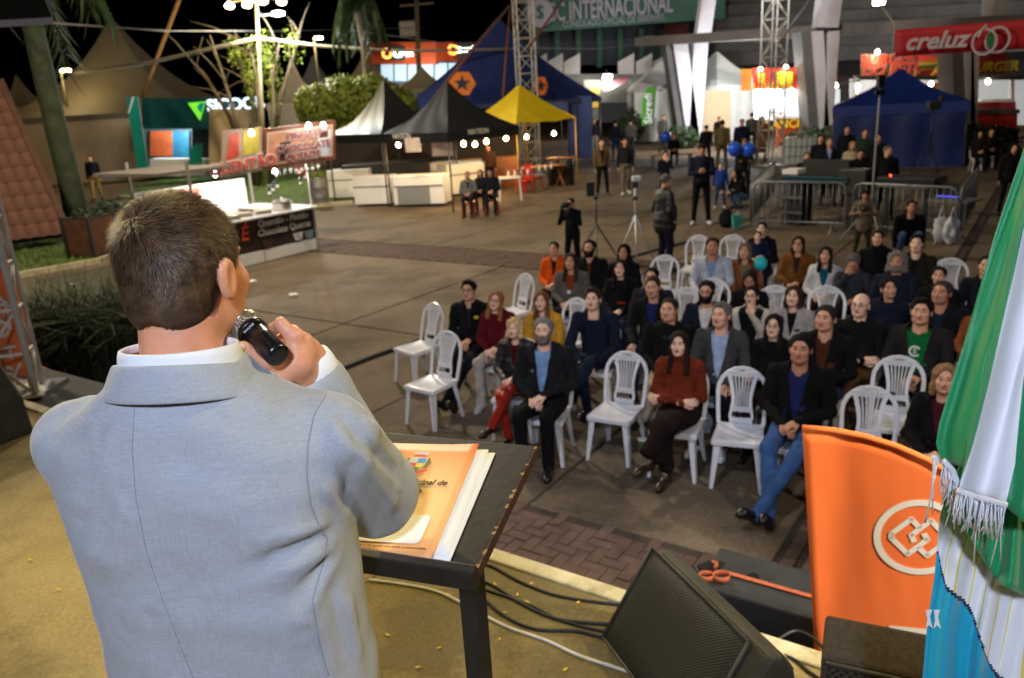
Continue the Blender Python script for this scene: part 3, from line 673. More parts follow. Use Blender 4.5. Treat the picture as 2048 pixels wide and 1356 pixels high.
# papers and folder lie on the board: axes from their own corners
PAPER = M('paper', S(246, 244, 238), .7, .03, 8)
def onboard(x, y):               # point of the board plane seen at a survey pixel
    d = ray(x, y); o = V3((0, 0, CAM_Z)); t = np.dot(PR-o, UPn)/np.dot(d, UPn); return o+d*t
fA, fB = onboard(960, 897), onboard(865, 1125); fy = (fA-fB)/np.linalg.norm(fA-fB); fx = np.cross(fy, UPn); FH = np.linalg.norm(fA-fB)
FW = .235
def sheet_obj(name, rt, w, h, z, mat, rot=0, curl=.0, parent=None, label=None, cat=None, tag_=True):
    c, s_ = math.cos(rot), math.sin(rot); x = fx*c+fy*s_; y = fy*c-fx*s_; mb = MB(); n = 10; rows = []
    for j in range(n+1):
        row = []
        for i in range(n+1):
            u, v = i/n, j/n; hz = z+curl*(max(0, u-.55)**2*3+max(0, v-.7)**2*4)*(1 if curl else 0)
            row.append(rt-x*w*(1-u)-y*h*(1-v)+UPn*hz)
        rows.append(row)
    mb.sheet(rows); o = mb.build(name, mat, parent, True, solid=.0006)
    if tag_: tag(o, label, cat)
    return o
sheet_obj('paper_sheet', onboard(991, 907), .215, .31, .0015, PAPER, -.02, 0, None, 'white paper sheet at the bottom of the pile on the lectern', 'paper')
sheet_obj('paper_sheet', onboard(978, 903), .215, .30, .003, PAPER, .015, .002, None, 'white paper sheet second from the top, just under the orange folder', 'paper')
FOLD = bpy.data.materials.new('folder_print'); FOLD.use_nodes = True
nt = FOLD.node_tree; pb = nt.nodes['Principled BSDF']; pb.inputs['Roughness'].default_value = .45
tc = nt.nodes.new('ShaderNodeTexCoord'); gr = nt.nodes.new('ShaderNodeTexGradient'); gr.gradient_type = 'SPHERICAL'
mp = nt.nodes.new('ShaderNodeMapping'); mp.inputs['Location'].default_value = (-.5*1.3, -.42*1.3, -.5); mp.inputs['Scale'].default_value = (1.3, 1.3, 1); nt.links.new(tc.outputs['Generated'], mp.inputs[0]); nt.links.new(mp.outputs[0], gr.inputs[0])
rmp = nt.nodes.new('ShaderNodeValToRGB'); rmp.color_ramp.elements[0].color = (*S(238, 128, 66), 1); rmp.color_ramp.elements[1].color = (*S(255, 214, 146), 1); rmp.color_ramp.elements[1].position = .8
nt.links.new(gr.outputs[0], rmp.inputs[0]); nt.links.new(rmp.outputs[0], pb.inputs['Base Color'])
fold = thing('document_folder', 'orange printed cardboard folder with a coat of arms lying on the papers on the lectern', 'folder', tuple(fB))
fo = fold.location
def fp(u, v, h=.006): return Vector(fA-fx*FW*(1-u)-fy*FH*(1-v)+UPn*(h+.010*max(0, u-.6)**2*3+.008*max(0, v-.75)**2*6))-fo
mb = MB(); mb.sheet([[fp(i/12, j/12, .005) for i in range(13)] for j in range(13)]); mb.build('cover', FOLD, fold, True, solid=.0008)
win = MB(); pts = []
for cx_, cy_, a0 in ((.80, .30, 0), (.15, .30, 90), (.15, .14, 180), (.80, .14, 270)):
    for t in np.linspace(a0, a0+90, 5): pts.append(fp(cx_+.05*math.cos(math.radians(t)), cy_+.035*math.sin(math.radians(t)), .0072))
win.add(pts, [tuple(range(len(pts)))]); win.build('label_panel', PAPER, fold)
INK = M('ink_black', (.012, .01, .01), .6, 0)
fxv, fyv = Vector(fx), Vector(fy)
for body, sz, u, v, al in (('C\u00e2mara Municipal de', .021, .86, .615, 'RIGHT'), ('Vereadores de', .021, .66, .545, 'RIGHT'), ('SEBERI', .027, .52, .47, 'RIGHT')):
    lettering(body, sz, INK, fold, fp(u, v, .0085), fxv, fyv, depth=.0002, align=al, shear=.25, bold=.0004)
lettering('Transpar\u00eancia e a\u00e7\u00e3o. Compromisso e obriga\u00e7\u00e3o em servir \u00e0 comunidade.', .0082, INK, fold, fp(.93, .065, .0078), fxv, fyv, depth=.0001, align='RIGHT', shear=.2)
def flat(parent, name, poly, mat, u, v, h=.009, sc=.03):
    m_ = MB(); m_.add([fp(u, v, h)+fxv*(x*sc)+fyv*(y*sc) for x, y in poly], [tuple(range(len(poly)))]); return m_.build(name, mat, parent)
cu, cv = .50, .80; ink = lambda n, c: M('ink_'+n, S(*c), .55, 0)
crest = flat(fold, 'crest', [(-.62, .60), (.62, .60), (.62, -.10), (.45, -.5), (0, -.82), (-.45, -.5), (-.62, -.10)], ink('grey', (230, 225, 210)), cu, cv)
for poly, c, n in (([(-.55, .53), (0, .53), (0, 0), (-.55, 0)], (205, 205, 200), 'pale'), ([(0, .53), (.55, .53), (.55, 0), (0, 0)], (40, 140, 215), 'blue'), ([(-.55, -.02), (0, -.02), (0, -.45), (-.45, -.45)], (225, 80, 50), 'red'), ([(0, -.02), (.55, -.02), (.42, -.45), (0, -.45)], (240, 215, 40), 'yellow'), ([(-.4, -.47), (.4, -.47), (0, -.76)], (40, 140, 50), 'green'),
                   ([(-.45, .68), (.45, .68), (.4, .84), (-.4, .84)], (200, 50, 50), 'red'), ([(-.5, .86), (-.3, .90), (0, .92), (.3, .90), (.5, .86), (.52, 1.2), (.3, 1.08), (.2, 1.25), (0, 1.1), (-.2, 1.25), (-.3, 1.08), (-.52, 1.2)], (220, 215, 205), 'pale'),
                   ([(-.95, -.55), (-.7, -.75), (0, -1.05), (.7, -.75), (.95, -.55), (1.0, -.8), (.6, -1.0), (0, -1.28), (-.6, -1.0), (-1.0, -.8)], (190, 35, 40), 'red'), ([(-.70, .55), (-.78, .55), (-.98, .1), (-.85, -.5), (-.70, -.5)], (60, 110, 40), 'leafgreen'), ([(.70, .55), (.78, .55), (.98, .1), (.85, -.5), (.70, -.5)], (120, 110, 40), 'olive')):
    flat(fold, 'crest_mark', poly, ink(n, c), cu, cv, .0095+.0002*random.random())
for i, (x, y) in enumerate(((.15, .4), (.4, .4), (.28, .27), (.15, .12), (.42, .12))): flat(fold, 'crest_mark', [(x-.04, y), (x, y-.04), (x+.04, y), (x, y+.04)], PAPER, cu, cv, .0100)

# ------------------------------------------------------------------ cables on the stage
RUB = M('cable_black', (.012, .012, .013), .5, .2, 30); RUBW = M('cable_white', S(215, 212, 205), .5, .1, 30)
def cable(pts, r, mat, label, z=STZ, name='cable'):
    P_ = [V3(at(x, y, z+r)) for x, y in pts]; out = []
    for i in range(len(P_)-1):       # Catmull-Rom
        p0, p1, p2, p3 = P_[max(i-1, 0)], P_[i], P_[i+1], P_[min(i+2, len(P_)-1)]
        for t in np.linspace(0, 1, 8, endpoint=False): out.append(.5*((2*p1)+(-p0+p2)*t+(2*p0-5*p1+4*p2-p3)*t*t+(-p0+3*p1-3*p2+p3)*t**3))
    out.append(P_[-1]); mb = MB(); mb.tube(out, r, 8); return tag(mb.build(name, mat, None, True), label, 'cable')
cable([(738, 1160), (800, 1168), (870, 1182), (935, 1212), (1010, 1252), (1090, 1280), (1160, 1312), (1260, 1345), (1330, 1380)], .0062, RUBW, 'white cable running across the stage floor past the lectern post')
cable([(930, 1118), (985, 1133), (1040, 1163), (1110, 1190), (1200, 1205), (1300, 1215)], .0065, RUB, 'black cable nearest the stage edge between lectern and monitor')
cable([(930, 1150), (985, 1170), (1040, 1205), (1110, 1237), (1200, 1247), (1280, 1252)], .0065, RUB, 'second black cable from the stage edge behind the lectern')
cable([(930, 1166), (980, 1182), (1060, 1210), (1120, 1240), (1205, 1262), (1280, 1268)], .006, RUB, 'third black cable from the stage edge merging with its neighbour')
cable([(930, 1180), (965, 1196), (1010, 1232), (1070, 1258), (1150, 1262), (1210, 1275), (1290, 1285)], .0065, RUB, 'black cable lowest of the four beside the white cable')
cable([(1555, 1280), (1590, 1262), (1625, 1275), (1650, 1300)], .006, RUB, 'looped thin black cable behind the big stage monitor')
cable([(1545, 1300), (1590, 1320), (1620, 1345), (1660, 1370)], .006, RUB, 'black cable end curling between the two stage monitors')

# ------------------------------------------------------------------ stage monitors
def grille_mat(name, base, hole, pitch, hexa=False, rough=.45):
    m = bpy.data.materials.new(name); m.use_nodes = True; nt = m.node_tree; L = nt.links; b = nt.nodes['Principled BSDF']; b.inputs['Roughness'].default_value = rough; b.inputs['Metallic'].default_value = .3
    tc = nt.nodes.new('ShaderNodeTexCoord'); mp = nt.nodes.new('ShaderNodeMapping'); mp.inputs['Rotation'].default_value = (0, 0, .785); L.new(tc.outputs['Object'], mp.inputs[0])
    v = nt.nodes.new('ShaderNodeTexVoronoi'); v.voronoi_dimensions = '2D'; v.inputs['Scale'].default_value = 1/pitch; v.inputs['Randomness'].default_value = 0; L.new(mp.outputs[0], v.inputs['Vector'])
    r = nt.nodes.new('ShaderNodeValToRGB'); r.color_ramp.elements[0].position = .30; r.color_ramp.elements[1].position = .42; r.color_ramp.elements[0].color = (*hole, 1); r.color_ramp.elements[1].color = (*base, 1)
    L.new(v.outputs['Distance'], r.inputs[0]); L.new(r.outputs[0], b.inputs['Base Color'])
    bp = nt.nodes.new('ShaderNodeBump'); bp.inputs['Distance'].default_value = .004; bp.inputs['Strength'].default_value = .8; L.new(v.outputs['Distance'], bp.inputs['Height']); L.new(bp.outputs[0], b.inputs['Normal']); return m
GRM = grille_mat('perforated_grille', (.045, .046, .042), (.004, .004, .004), .0085)
GRH = grille_mat('coarse_grille', (.06, .058, .05), (.006, .006, .006), .016)
CAB = M('speaker_cabinet', S(58, 56, 48), .55, .25, 18, bump=.3, bscale=140)
T1, T2, B1 = V3((.475, 2.43, 1.665)), V3((.675, 1.845, 1.665)), V3((.245, 2.42, 1.325))
ax = (T2-T1)/np.linalg.norm(T2-T1); LEN = np.linalg.norm(T2-T1)
B2 = B1+ax*LEN; pv = np.cross((0, 0, 1), ax); pv = pv if pv[0] > 0 else -pv       # away from the grille
mon = thing('stage_monitor', 'large black wedge stage monitor with perforated grille at the stage edge', 'speaker', (float(T1[0]), float(T1[1]), STZ))
mo = V3(mon.location)
K1, K2 = T1+pv*.075-V3((0, 0, .02)), T2+pv*.075-V3((0, 0, .02)); zb = STZ+.012
fl = lambda p: V3((p[0], p[1], zb))
cab = MB(); prof1 = [B1, T1, T1+pv*.035, K1+V3((0, 0, -.04)), fl(K1+pv*.05), fl(B1+pv*.03)]; n6 = len(prof1)
cab.add([p-mo for p in prof1]+[p+ax*LEN-mo for p in prof1], [tuple(range(n6)), tuple(range(2*n6-1, n6-1, -1))]+[(i, i+n6, (i+1) % n6+n6, (i+1) % n6) for i in range(n6)])
cab.build('cabinet', CAB, mon, bevel=.02, seg=3, fix=True)
gm = T1-B1; gl = np.linalg.norm(gm); gyv = gm/gl; gn = np.cross(gyv, ax); gn = gn if gn[2] > 0 else -gn
gmb = MB(); rows = []
for j in range(17):
    v = j/16; row = []
    for i in range(25):
        u = i/24; bul = .018*(1-(2*u-1)**8)*(1-(2*v-1)**6); row.append((.03+u*(LEN-.06), .02+v*(gl-.04), bul))
    rows.append(row)
gmb.sheet(rows); go = gmb.build('grille', GRM, mon, True, fix=True); xd = -ax if np.dot(np.cross(ax, gyv), gn) < 0 else ax
org = B1-mo+gn*.006 if xd is ax else B2-mo+gn*.006
place(go, org, xd, gyv)
fr = MB()
for (a, b) in (((.03, .02), (LEN-.03, .02)), ((LEN-.03, .02), (LEN-.03, gl-.02)), ((LEN-.03, gl-.02), (.03, gl-.02)), ((.03, gl-.02), (.03, .02))): fr.tube([(a[0], a[1], .003), (b[0], b[1], .003)], .006, 6)
place(fr.build('grille_frame', CAB, mon, True), org, xd, gyv)
ec = (T2*.5+B2*.3+K2*.2)-mo; hn = MB()
for r_, d_ in ((.032, .004), (.022, .009), (.012, .014)): hn.lathe([(r_, 0), (r_, d_)], 20)
ho = hn.build('pole_socket', M('socket_plastic', (.02, .02, .02), .3, 0), mon); place(ho, ec+ax*.001+V3((0, 0, -.03)), pv, np.cross(ax, pv))
# second monitor, lower right
w2 = V3((.905, -.425, 0)); d2 = V3((.425, .905, 0)); o2 = V3((.785, 1.80, STZ)); m2 = thing('stage_monitor', 'black box monitor with coarse grille in front of the orange flag at the lower right', 'speaker', tuple(o2))
q = MB(); q.hexa([V3((0, 0, .012)), w2*.46+V3((0, 0, .012)), w2*.46+d2*.30+V3((0, 0, .012)), d2*.30+V3((0, 0, .012)), d2*.02+V3((0, 0, .38)), w2*.46+d2*.02+V3((0, 0, .38)), w2*.46+d2*.15+V3((0, 0, .435)), d2*.15+V3((0, 0, .435))])
q.build('cabinet', M('speaker_carpet', S(66, 56, 46), .9, .3, 60, bump=.5, bscale=260), m2, bevel=.012, fix=True)
q = MB(); q.sheet([[(u*.42, v*.32, .0) for u in np.linspace(0, 1, 5)] for v in np.linspace(0, 1, 5)]); go = q.build('grille', GRH, m2, fix=True); place(go, w2*.02+V3((0, 0, .04))-d2*.004, w2, V3((0, 0, 1))*.37+d2*.02)
q = MB(); q.tube([w2*.012+d2*.012+V3((0, 0, .372)), w2*.448+d2*.012+V3((0, 0, .372))], .007, 6); q.build('trim', CAB, m2, True)
# subwoofer cases on the plaza and the orange strap
SUB = M('flight_case', S(40, 42, 46), .6, .35, 8, bump=.25, bscale=90)
def case(a0, a1, b0, b1, h, label):
    t = thing('subwoofer_case', label, 'speaker case', tuple(ab((a0+a1)/2, (b0+b1)/2)), EA, 'black cases before the stage'); q = MB(); q.box((0, 0, h/2), (a1-a0, b1-b0, h)); q.build('case_body', SUB, t, bevel=.015)
    for sx in (-1, 1):
        q = MB(); q.box((sx*((a1-a0)/2-.05), 0, h+.004), (.06, .10, .008)); q.build('corner_plate', M('dark_metal', (.05, .05, .055), .4, .2, 20, metal=.8), t)
        q = MB(); q.lathe([(.030, 0), (.030, .004), (.022, .004), (.022, .002)], 20, (sx*(a1-a0)*.22, 0, h+.002)); q.build('castor_cup', M('dark_metal'), t)
    return t
case(-1.34, -.44, 3.47, 3.87, .70, 'black subwoofer case on the paving, far one with the orange strap'); case(-.43, .47, 3.47, 3.87, .70, 'black subwoofer case beside the strapped one behind the orange flag')
case(-1.22, -.32, 3.06, 3.455, .52, 'lower black subwoofer case between the strapped case and the stage'); case(-.31, .6, 3.06, 3.455, .52, 'lower black subwoofer case right under the orange flag')
STR = M('strap_orange', S(172, 90, 54), .85, .25, 40, bump=.3, bscale=300)
strap = thing('ratchet_strap', 'orange ratchet strap with curled webbing lying across the black case', 'strap', tuple(at(1440, 1150, .71)))
so_ = V3(strap.location); q = MB(); pa, pb_ = V3(at(1447, 1143, .712))-so_, V3(at(1660, 1203, .712))-so_; q.bar(pa, pb_, .028, .003); q.build('webbing', STR, strap)
for i, (x, y, r_) in enumerate(((1412, 1158, .038), (1443, 1158, .045), (1428, 1135, .02))):
    c = V3(at(x, y, .715))-so_; lp = [c+V3((r_*math.cos(t), r_*.8*math.sin(t), 0)) for t in np.linspace(0, 5.6, 22)]; q = MB()
    for p0, p1 in zip(lp[:-1], lp[1:]): q.quad(p0, p1, p1+V3((0, 0, .032)), p0+V3((0, 0, .032)))
    q.build('curled_webbing', STR, strap, True, solid=.003)
c = V3(at(1405, 1140, .73))-so_; q = MB(); q.box(c, (.12, .035, .03), rz=.4); q.box(c+V3((.02, .01, .02)), (.09, .045, .012), rz=.5); q.tube([c+V3((-.03, -.03, .01)), c+V3((-.03, .04, .01))], .009, 8); q.build('ratchet_buckle', M('dark_metal'), strap, bevel=.003)
# ------------------------------------------------------------------ the speaker, seen from behind
SB = V3((-.47, 1.105, STZ+.012)); YAW = math.radians(-7)
spk = thing('person', 'man in a light grey suit jacket speaking into a microphone, seen from behind', 'person', (SB[0], SB[1], SB[2]))
def Wp(x, y, t): return V3((0, 0, CAM_Z))+ray(x, y)*t-SB         # survey pixel at a distance, in the man's frame
TR = Rz(YAW)
SEC = np.array([(.55, .225, .152, .01), (.80, .224, .153, .008), (.98, .216, .147, .004), (1.12, .210, .141, .0), (1.26, .212, .138, -.006), (1.38, .220, .134, -.010), (1.440, .200, .122, -.012), (1.492, .150, .104, -.016), (1.53, .106, .090, -.018), (1.555, .086, .080, -.018), (1.60, .078, .076, -.018)])
SHL, SHR = TR@V3((-.198, .0, 1.426)), TR@V3((.186, .012, 1.412))
ELR, WRR = Wp(750, 985, 1.405), Wp(632, 765, 1.29)
ELL, WRL = TR@V3((-.235, .13, 1.19)), TR@V3((-.10, .32, 1.14))
FOLDS = [  # survey lines of the pulls in the cloth: x0, y0, x1, y1, width, height
    (500, 1095, 640, 1060, .014, .008), (520, 1130, 655, 1075, .012, -.006), (560, 1150, 662, 1090, .013, .008), (600, 1190, 668, 1105, .012, -.006), (610, 1230, 672, 1120, .014, .006), (470, 1060, 630, 1040, .016, .004), (250, 980, 420, 1000, .03, .004), (300, 1230, 600, 1260, .03, .005), (110, 880, 230, 770, .022, .005), (150, 900, 260, 800, .018, -.004), (200, 870, 420, 880, .035, .004), (300, 770, 460, 820, .03, -.004), (670, 870, 790, 1010, .013, .007), (690, 850, 800, 950, .010, -.006), (705, 900, 700, 1000, .012, -.006), (650, 820, 690, 900, .012, .006), (660, 800, 760, 870, .012, .007), (690, 800, 740, 840, .010, -.005), (150, 1130, 260, 1050, .022, .004), (130, 1060, 240, 1000, .02, -.003), (250, 1260, 330, 1160, .02, .004), (505, 1075, 655, 1048, 0.006, 0.004), (530, 1112, 650, 1066, 0.006, -0.004), (585, 1165, 668, 1095, 0.006, 0.004), (690, 880, 800, 985, 0.006, 0.0045), (665, 905, 735, 1040, 0.008, -0.004), (640, 960, 700, 1045, 0.008, 0.004), (480, 800, 600, 830, 0.02, 0.003), (95, 830, 180, 790, 0.012, 0.004), (120, 850, 215, 775, 0.008, -0.003), (330, 900, 430, 940, 0.02, -0.003), (200, 1130, 330, 1110, 0.02, 0.003), (420, 1200, 560, 1150, 0.018, 0.003), (690, 1180, 720, 1330, 0.012, 0.005), (660, 1160, 690, 1330, 0.012, -0.004), (730, 860, 790, 930, 0.008, 0.004), (700, 830, 760, 880, 0.006, -0.004)]
def jack_d(P):
    q = P@TR.astype(F4); z = q[:, 2]
    a = np.interp(z, SEC[:, 0], SEC[:, 1]); b = np.interp(z, SEC[:, 0], SEC[:, 2]); yc = np.interp(z, SEC[:, 0], SEC[:, 3])
    x, y = q[:, 0], q[:, 1]-yc; e = 2.35
    d = ((np.abs(x/a)**e+np.abs(y/b)**e)**(1/e)-1)*np.minimum(a, b); d = np.maximum(d, np.maximum(z-1.558, .60-z))
    d = smin(d, rcone(P, SHL*.88+SHR*.12, SHR*.88+SHL*.12, .056, .058), .05)
    la = smin(rcone(P, SHL, ELL, .064, .064), rcone(P, ELL, WRL, .066, .055), .02)
    ra = smin(rcone(P, SHR, ELR, .074, .078), rcone(P, ELR, WRR, .070, .050), .022)
    return smin(smin(d, la, .03), ra, .028)
from mathutils.bvhtree import BVHTree
V, F = nets(jack_d, (-.42, -.22, .58), (.36, .50, 1.65), .0068); V = relax(V, F, 1, .4)
N = vnorm(V, F); dsp = wob(V, .0025, 22, 91)+wob(V, .0012, 60, 92)
Vf = V.astype(F4)
bv0 = BVHTree.FromPolygons([Vector(p) for p in V], [tuple(map(int, f)) for f in F]); ORG0 = Vector(V3((0, 0, CAM_Z))-SB)
for x0, y0, x1, y1, w, A in FOLDS:
    hs = [bv0.ray_cast(ORG0, Vector(ray(x0+(x1-x0)*t, y0+(y1-y0)*t)).normalized())[0] for t in np.linspace(0, 1, 9)]; hs = [V3(h_) for h_ in hs if h_ is not None]
    if len(hs) < 2: continue
    dd = np.minimum.reduce([rcone(Vf, a, b, 0, 0) for a, b in zip(hs[:-1], hs[1:])]); ends = np.minimum(1, np.minimum(np.linalg.norm(V-hs[0], axis=1), np.linalg.norm(V-hs[-1], axis=1))/.03+.25)
    dsp += 1.15*A*ends*np.exp(-np.clip(dd/w, 0, 6)**2)
V = V+N*dsp[:, None]; Vj, Nj = V, N
ctr = V[F].mean(1)@TR; keep = ~((ctr[:, 2] > 1.54) & (np.hypot(ctr[:, 0], ctr[:, 1]+.018) < .075))
keep &= ~(np.linalg.norm(V[F].mean(1)-WRR-.045*(WRR-ELR)/np.linalg.norm(WRR-ELR), axis=1) < .042)
SUIT = bpy.data.materials.new('suit_wool'); SUIT.use_nodes = True; nt = SUIT.node_tree; pb = nt.nodes['Principled BSDF']; pb.inputs['Roughness'].default_value = .85; pb.inputs['Sheen Weight'].default_value = .25; pb.inputs['Sheen Roughness'].default_value = .4
tc = nt.nodes.new('ShaderNodeTexCoord')
def wv(sc, scale):
    mp = nt.nodes.new('ShaderNodeMapping'); mp.inputs['Scale'].default_value = sc; nt.links.new(tc.outputs['Object'], mp.inputs[0]); n = nt.nodes.new('ShaderNodeTexNoise'); n.inputs['Scale'].default_value = scale; n.inputs['Detail'].default_value = 2; nt.links.new(mp.outputs[0], n.inputs['Vector']); return n.outputs['Fac']
n1, n2 = wv((6, 6, .5), 90), wv((.6, .6, 6), 90); ad = nt.nodes.new('ShaderNodeMath'); ad.operation = 'ADD'; nt.links.new(n1, ad.inputs[0]); nt.links.new(n2, ad.inputs[1])
rp = nt.nodes.new('ShaderNodeValToRGB'); rp.color_ramp.elements[0].position = .35; rp.color_ramp.elements[1].position = .65; rp.color_ramp.elements[0].color = (*S(158, 162, 169), 1); rp.color_ramp.elements[1].color = (*S(175, 180, 187), 1)
hf = nt.nodes.new('ShaderNodeMath'); hf.operation = 'MULTIPLY'; hf.inputs[1].default_value = .5; nt.links.new(ad.outputs[0], hf.inputs[0]); nt.links.new(hf.outputs[0], rp.inputs[0]); nt.links.new(rp.outputs[0], pb.inputs['Base Color'])
bp = nt.nodes.new('ShaderNodeBump'); bp.inputs['Strength'].default_value = .15; bp.inputs['Distance'].default_value = .002; nt.links.new(hf.outputs[0], bp.inputs['Height']); nt.links.new(bp.outputs[0], pb.inputs['Normal'])
jacket = O('suit_jacket', npmesh('jacket', V, F[keep]), SUIT, spk); jacket.modifiers.new('t', 'SOLIDIFY').thickness = .004
# march a survey ray onto the cloth
from mathutils.bvhtree import BVHTree
bvh = BVHTree.FromPolygons([Vector(p) for p in V], [tuple(map(int, f)) for f in F])
def hit(x, y, lift=.0):
    d = Vector(ray(x, y)).normalized(); loc, nor, i, dist = bvh.ray_cast(Vector(V3((0, 0, CAM_Z))-SB), d)
    return None if loc is None else V3(loc)-V3(d)*lift
SEAM = M('suit_seam', S(146, 150, 158), .9, 0)
def seam(pts, r=.0011, nm='seam'):
    out = []
    for (x0, y0), (x1, y1) in zip(pts[:-1], pts[1:]):
        for t in np.linspace(0, 1, 8, endpoint=False):
            h_ = hit(x0+(x1-x0)*t, y0+(y1-y0)*t, .0006)
            if h_ is not None: out.append(h_)
    if len(out) > 2: q = MB(); q.tube(out, r, 5); q.build(nm, SEAM, jacket, True)
seam([(272, 745), (268, 830), (264, 900), (272, 1000), (292, 1100), (325, 1200), (360, 1290), (392, 1370)], .0005)
seam([(652, 790), (628, 830), (616, 890), (614, 950), (622, 1010), (640, 1055)], .0008)
seam([(640, 1060), (655, 1075), (648, 1120), (625, 1200), (640, 1290), (660, 1360)], .0006)
def flap(pts, lift=.006):
    P_ = [hit(x, y, lift) for x, y in pts]
    if any(p is None for p in P_): return
    q = MB(); q.add(P_, [tuple(range(len(P_)))]); q.build('pocket_flap', SUIT, jacket, solid=.004, fix=True)
flap([(704, 1172), (722, 1166), (733, 1178), (738, 1196), (730, 1209), (716, 1198)]); flap([(722, 1268), (746, 1256), (760, 1290), (764, 1310), (752, 1318), (735, 1300)])
# collar of the jacket and of the shirt: bands folded round the neck
def band(name, rows, mat, parent, a0, a1, cy=-.018):
    mb = MB(); g_ = []
    for (rx, ry, z, dz) in rows:
        g_.append([TR@V3((rx*math.sin(t), cy-ry*math.cos(t), z-dz*(1-math.cos(t))*.5)) for t in np.linspace(a0, a1, 41)])
    mb.sheet(g_); return mb.build(name, mat, parent, True, solid=.004, fix=True, subs=1)
band('collar', [(.118, .104, 1.528, .045), (.108, .099, 1.543, .045), (.094, .090, 1.570, .05), (.090, .087, 1.577, .05), (.085, .082, 1.575, .05), (.083, .080, 1.545, .045)], SUIT, jacket, -2.35, 2.35)
SHIRT = M('shirt_white', S(238, 240, 244), .8, .03, 30, bump=.1, bscale=400)
band('shirt_collar', [(.085, .081, 1.552, .03), (.082, .079, 1.584, .022), (.077, .075, 1.592, .02), (.075, .073, 1.575, .02)], SHIRT, spk, -2.7, 2.7, -.018)
cd_ = (WRR-ELR)/np.linalg.norm(WRR-ELR); q = MB(); cu0 = WRR+cd_*.028; q.tube([cu0-cd_*.05, cu0-cd_*.0, cu0+cd_*.018, cu0+cd_*.020], [.050, .046, .042, .034], 22); q.build('shirt_cuff', SHIRT, spk, True)
# trousers and shoes
def leg_d(P): return U([ell(P, (0, .0, .88), (.19, .14, .16))]+[smin(rcone(P, (g*.09, 0, .86), (g*.11, .02, .48), .10, .075), rcone(P, (g*.11, .02, .48), (g*.12, .0, .078), .073, .062), .02) for g in (-1, 1)], .03)
V2, F2 = nets(leg_d, (-.32, -.2, -.02), (.32, .25, 1.1), .014); O('trousers', npmesh('trousers', V2, F2), M('trousers_grey', S(120, 122, 126), .85, .1, 40), spk)
for g in (-1, 1):
    V2, F2 = nets(lambda P: np.maximum(U([rcone(P, (g*.12, -.05, .038), (g*.14, .16, .028), .05, .04)], .02), -.010-P[:, 2]), (g*.13-.12, -.2, -.06), (g*.13+.12, .3, .15), .01); O('shoe', npmesh('shoe', V2, F2), M('shoe_brown', S(52, 34, 24), .35, .2, 15), spk)
# body: head, neck, right hand round the microphone, slim core below the cloth
HC = V3((-.470, 1.150, 2.982))-SB; HROT = Rz(math.radians(-13))@Rz(PI)@Rx(math.radians(4)); HS = .93
V1, F1 = nets(lambda P: head_sdf(P, 1.03, 1.08, 1.1), (-.12, -.15, -.23), (.12, .15, .15), .005); hV = (V1*HS)@HROT.T+HC
PX = Wp
hp = dict(w=PX(634, 768, 1.285), p=PX(592, 722, 1.225), i=PX(588, 674, 1.215), m=PX(609, 683, 1.232), r=PX(623, 694, 1.248), k=PX(632, 708, 1.26), i1=PX(561, 648, 1.212), i2=PX(540, 662, 1.235), m1=PX(586, 662, 1.262), m2=PX(555, 682, 1.262), r1=PX(602, 676, 1.275), r2=PX(566, 697, 1.27), k1=PX(614, 692, 1.28), k2=PX(580, 708, 1.272), t0=PX(566, 742, 1.215), t1=PX(532, 724, 1.185), t2=PX(486, 694, 1.165))
def hand_d(P):
    h = hp; R_ = lambda a, b, r, s_: rcone(P, h[a], h[b], r, s_)
    palm = U([R_('w', 'p', .027, .026), R_('p', 'i', .023, .0135), R_('p', 'm', .023, .0130), R_('p', 'r', .022, .0125), R_('p', 'k', .021, .0115), R_('p', 't0', .022, .021), R_('w', 't0', .024, .02), R_('w', 'k', .024, .013)], .012)
    fg = np.minimum.reduce([smin(R_('i', 'i1', .0118, .0112), R_('i1', 'i2', .0105, .009), .003), smin(R_('m', 'm1', .0112, .0108), R_('m1', 'm2', .0100, .009), .003), smin(R_('r', 'r1', .0108, .0100), R_('r1', 'r2', .0095, .0085), .003), smin(R_('k', 'k1', .0098, .0090), R_('k1', 'k2', .0085, .0075), .003)])
    th = smin(R_('t0', 't1', .0165, .0125), R_('t1', 't2', .0122, .0100), .006)
    d = smin(smin(palm, fg, .007), th, .010); return smin(d, rcone(P, h['w'], WRR-cd_*.06, .027, .030), .015)
hpts = np.array(list(hp.values())); Vh, Fh = nets(hand_d, hpts.min(0)-.05, hpts.max(0)+.05, .0038)
Vh = Vh+vnorm(Vh, Fh)*wob(Vh, .0006, 160, 7)[:, None]
def core(P): return U([rcone(P, (0, 0, .9), (0, 0, 1.35), .11, .10), rcone(P, (0, 0, 1.35), (0, .01, 1.5), .08, .05), rcone(P, SHL, SHR, .04, .04), rcone(P, SHR, ELR, .04, .035), rcone(P, ELR, WRR, .035, .026), rcone(P, SHL, ELL, .04, .035), rcone(P, ELL, WRL, .035, .026), rcone(P, (-.1, 0, .9), (-.12, 0, .1), .07, .035), rcone(P, (.1, 0, .9), (.12, 0, .1), .07, .035)], .03)
Vc, Fc = nets(core, (-.4, -.2, .02), (.35, .5, 1.6), .02)
hL, fL = hand_tpl(.55, .006); hL = hL.copy(); hL[:, 1] *= -1; hLw = hL@frame((.5, .9, -.1), (0, 0, 1)).T+WRL
V2, F2, mi = joinm([(hV, F1, 0), (Vh, Fh, 0), (Vc, Fc, 0), (hLw, fL[:, ::-1], 0)])
SKS = M('skin_speaker', S(226, 160, 126), .45, .12, 26, bump=.12, bscale=260, sss=.3)
O('body', npmesh('body', V2, F2, mi), SKS, spk)
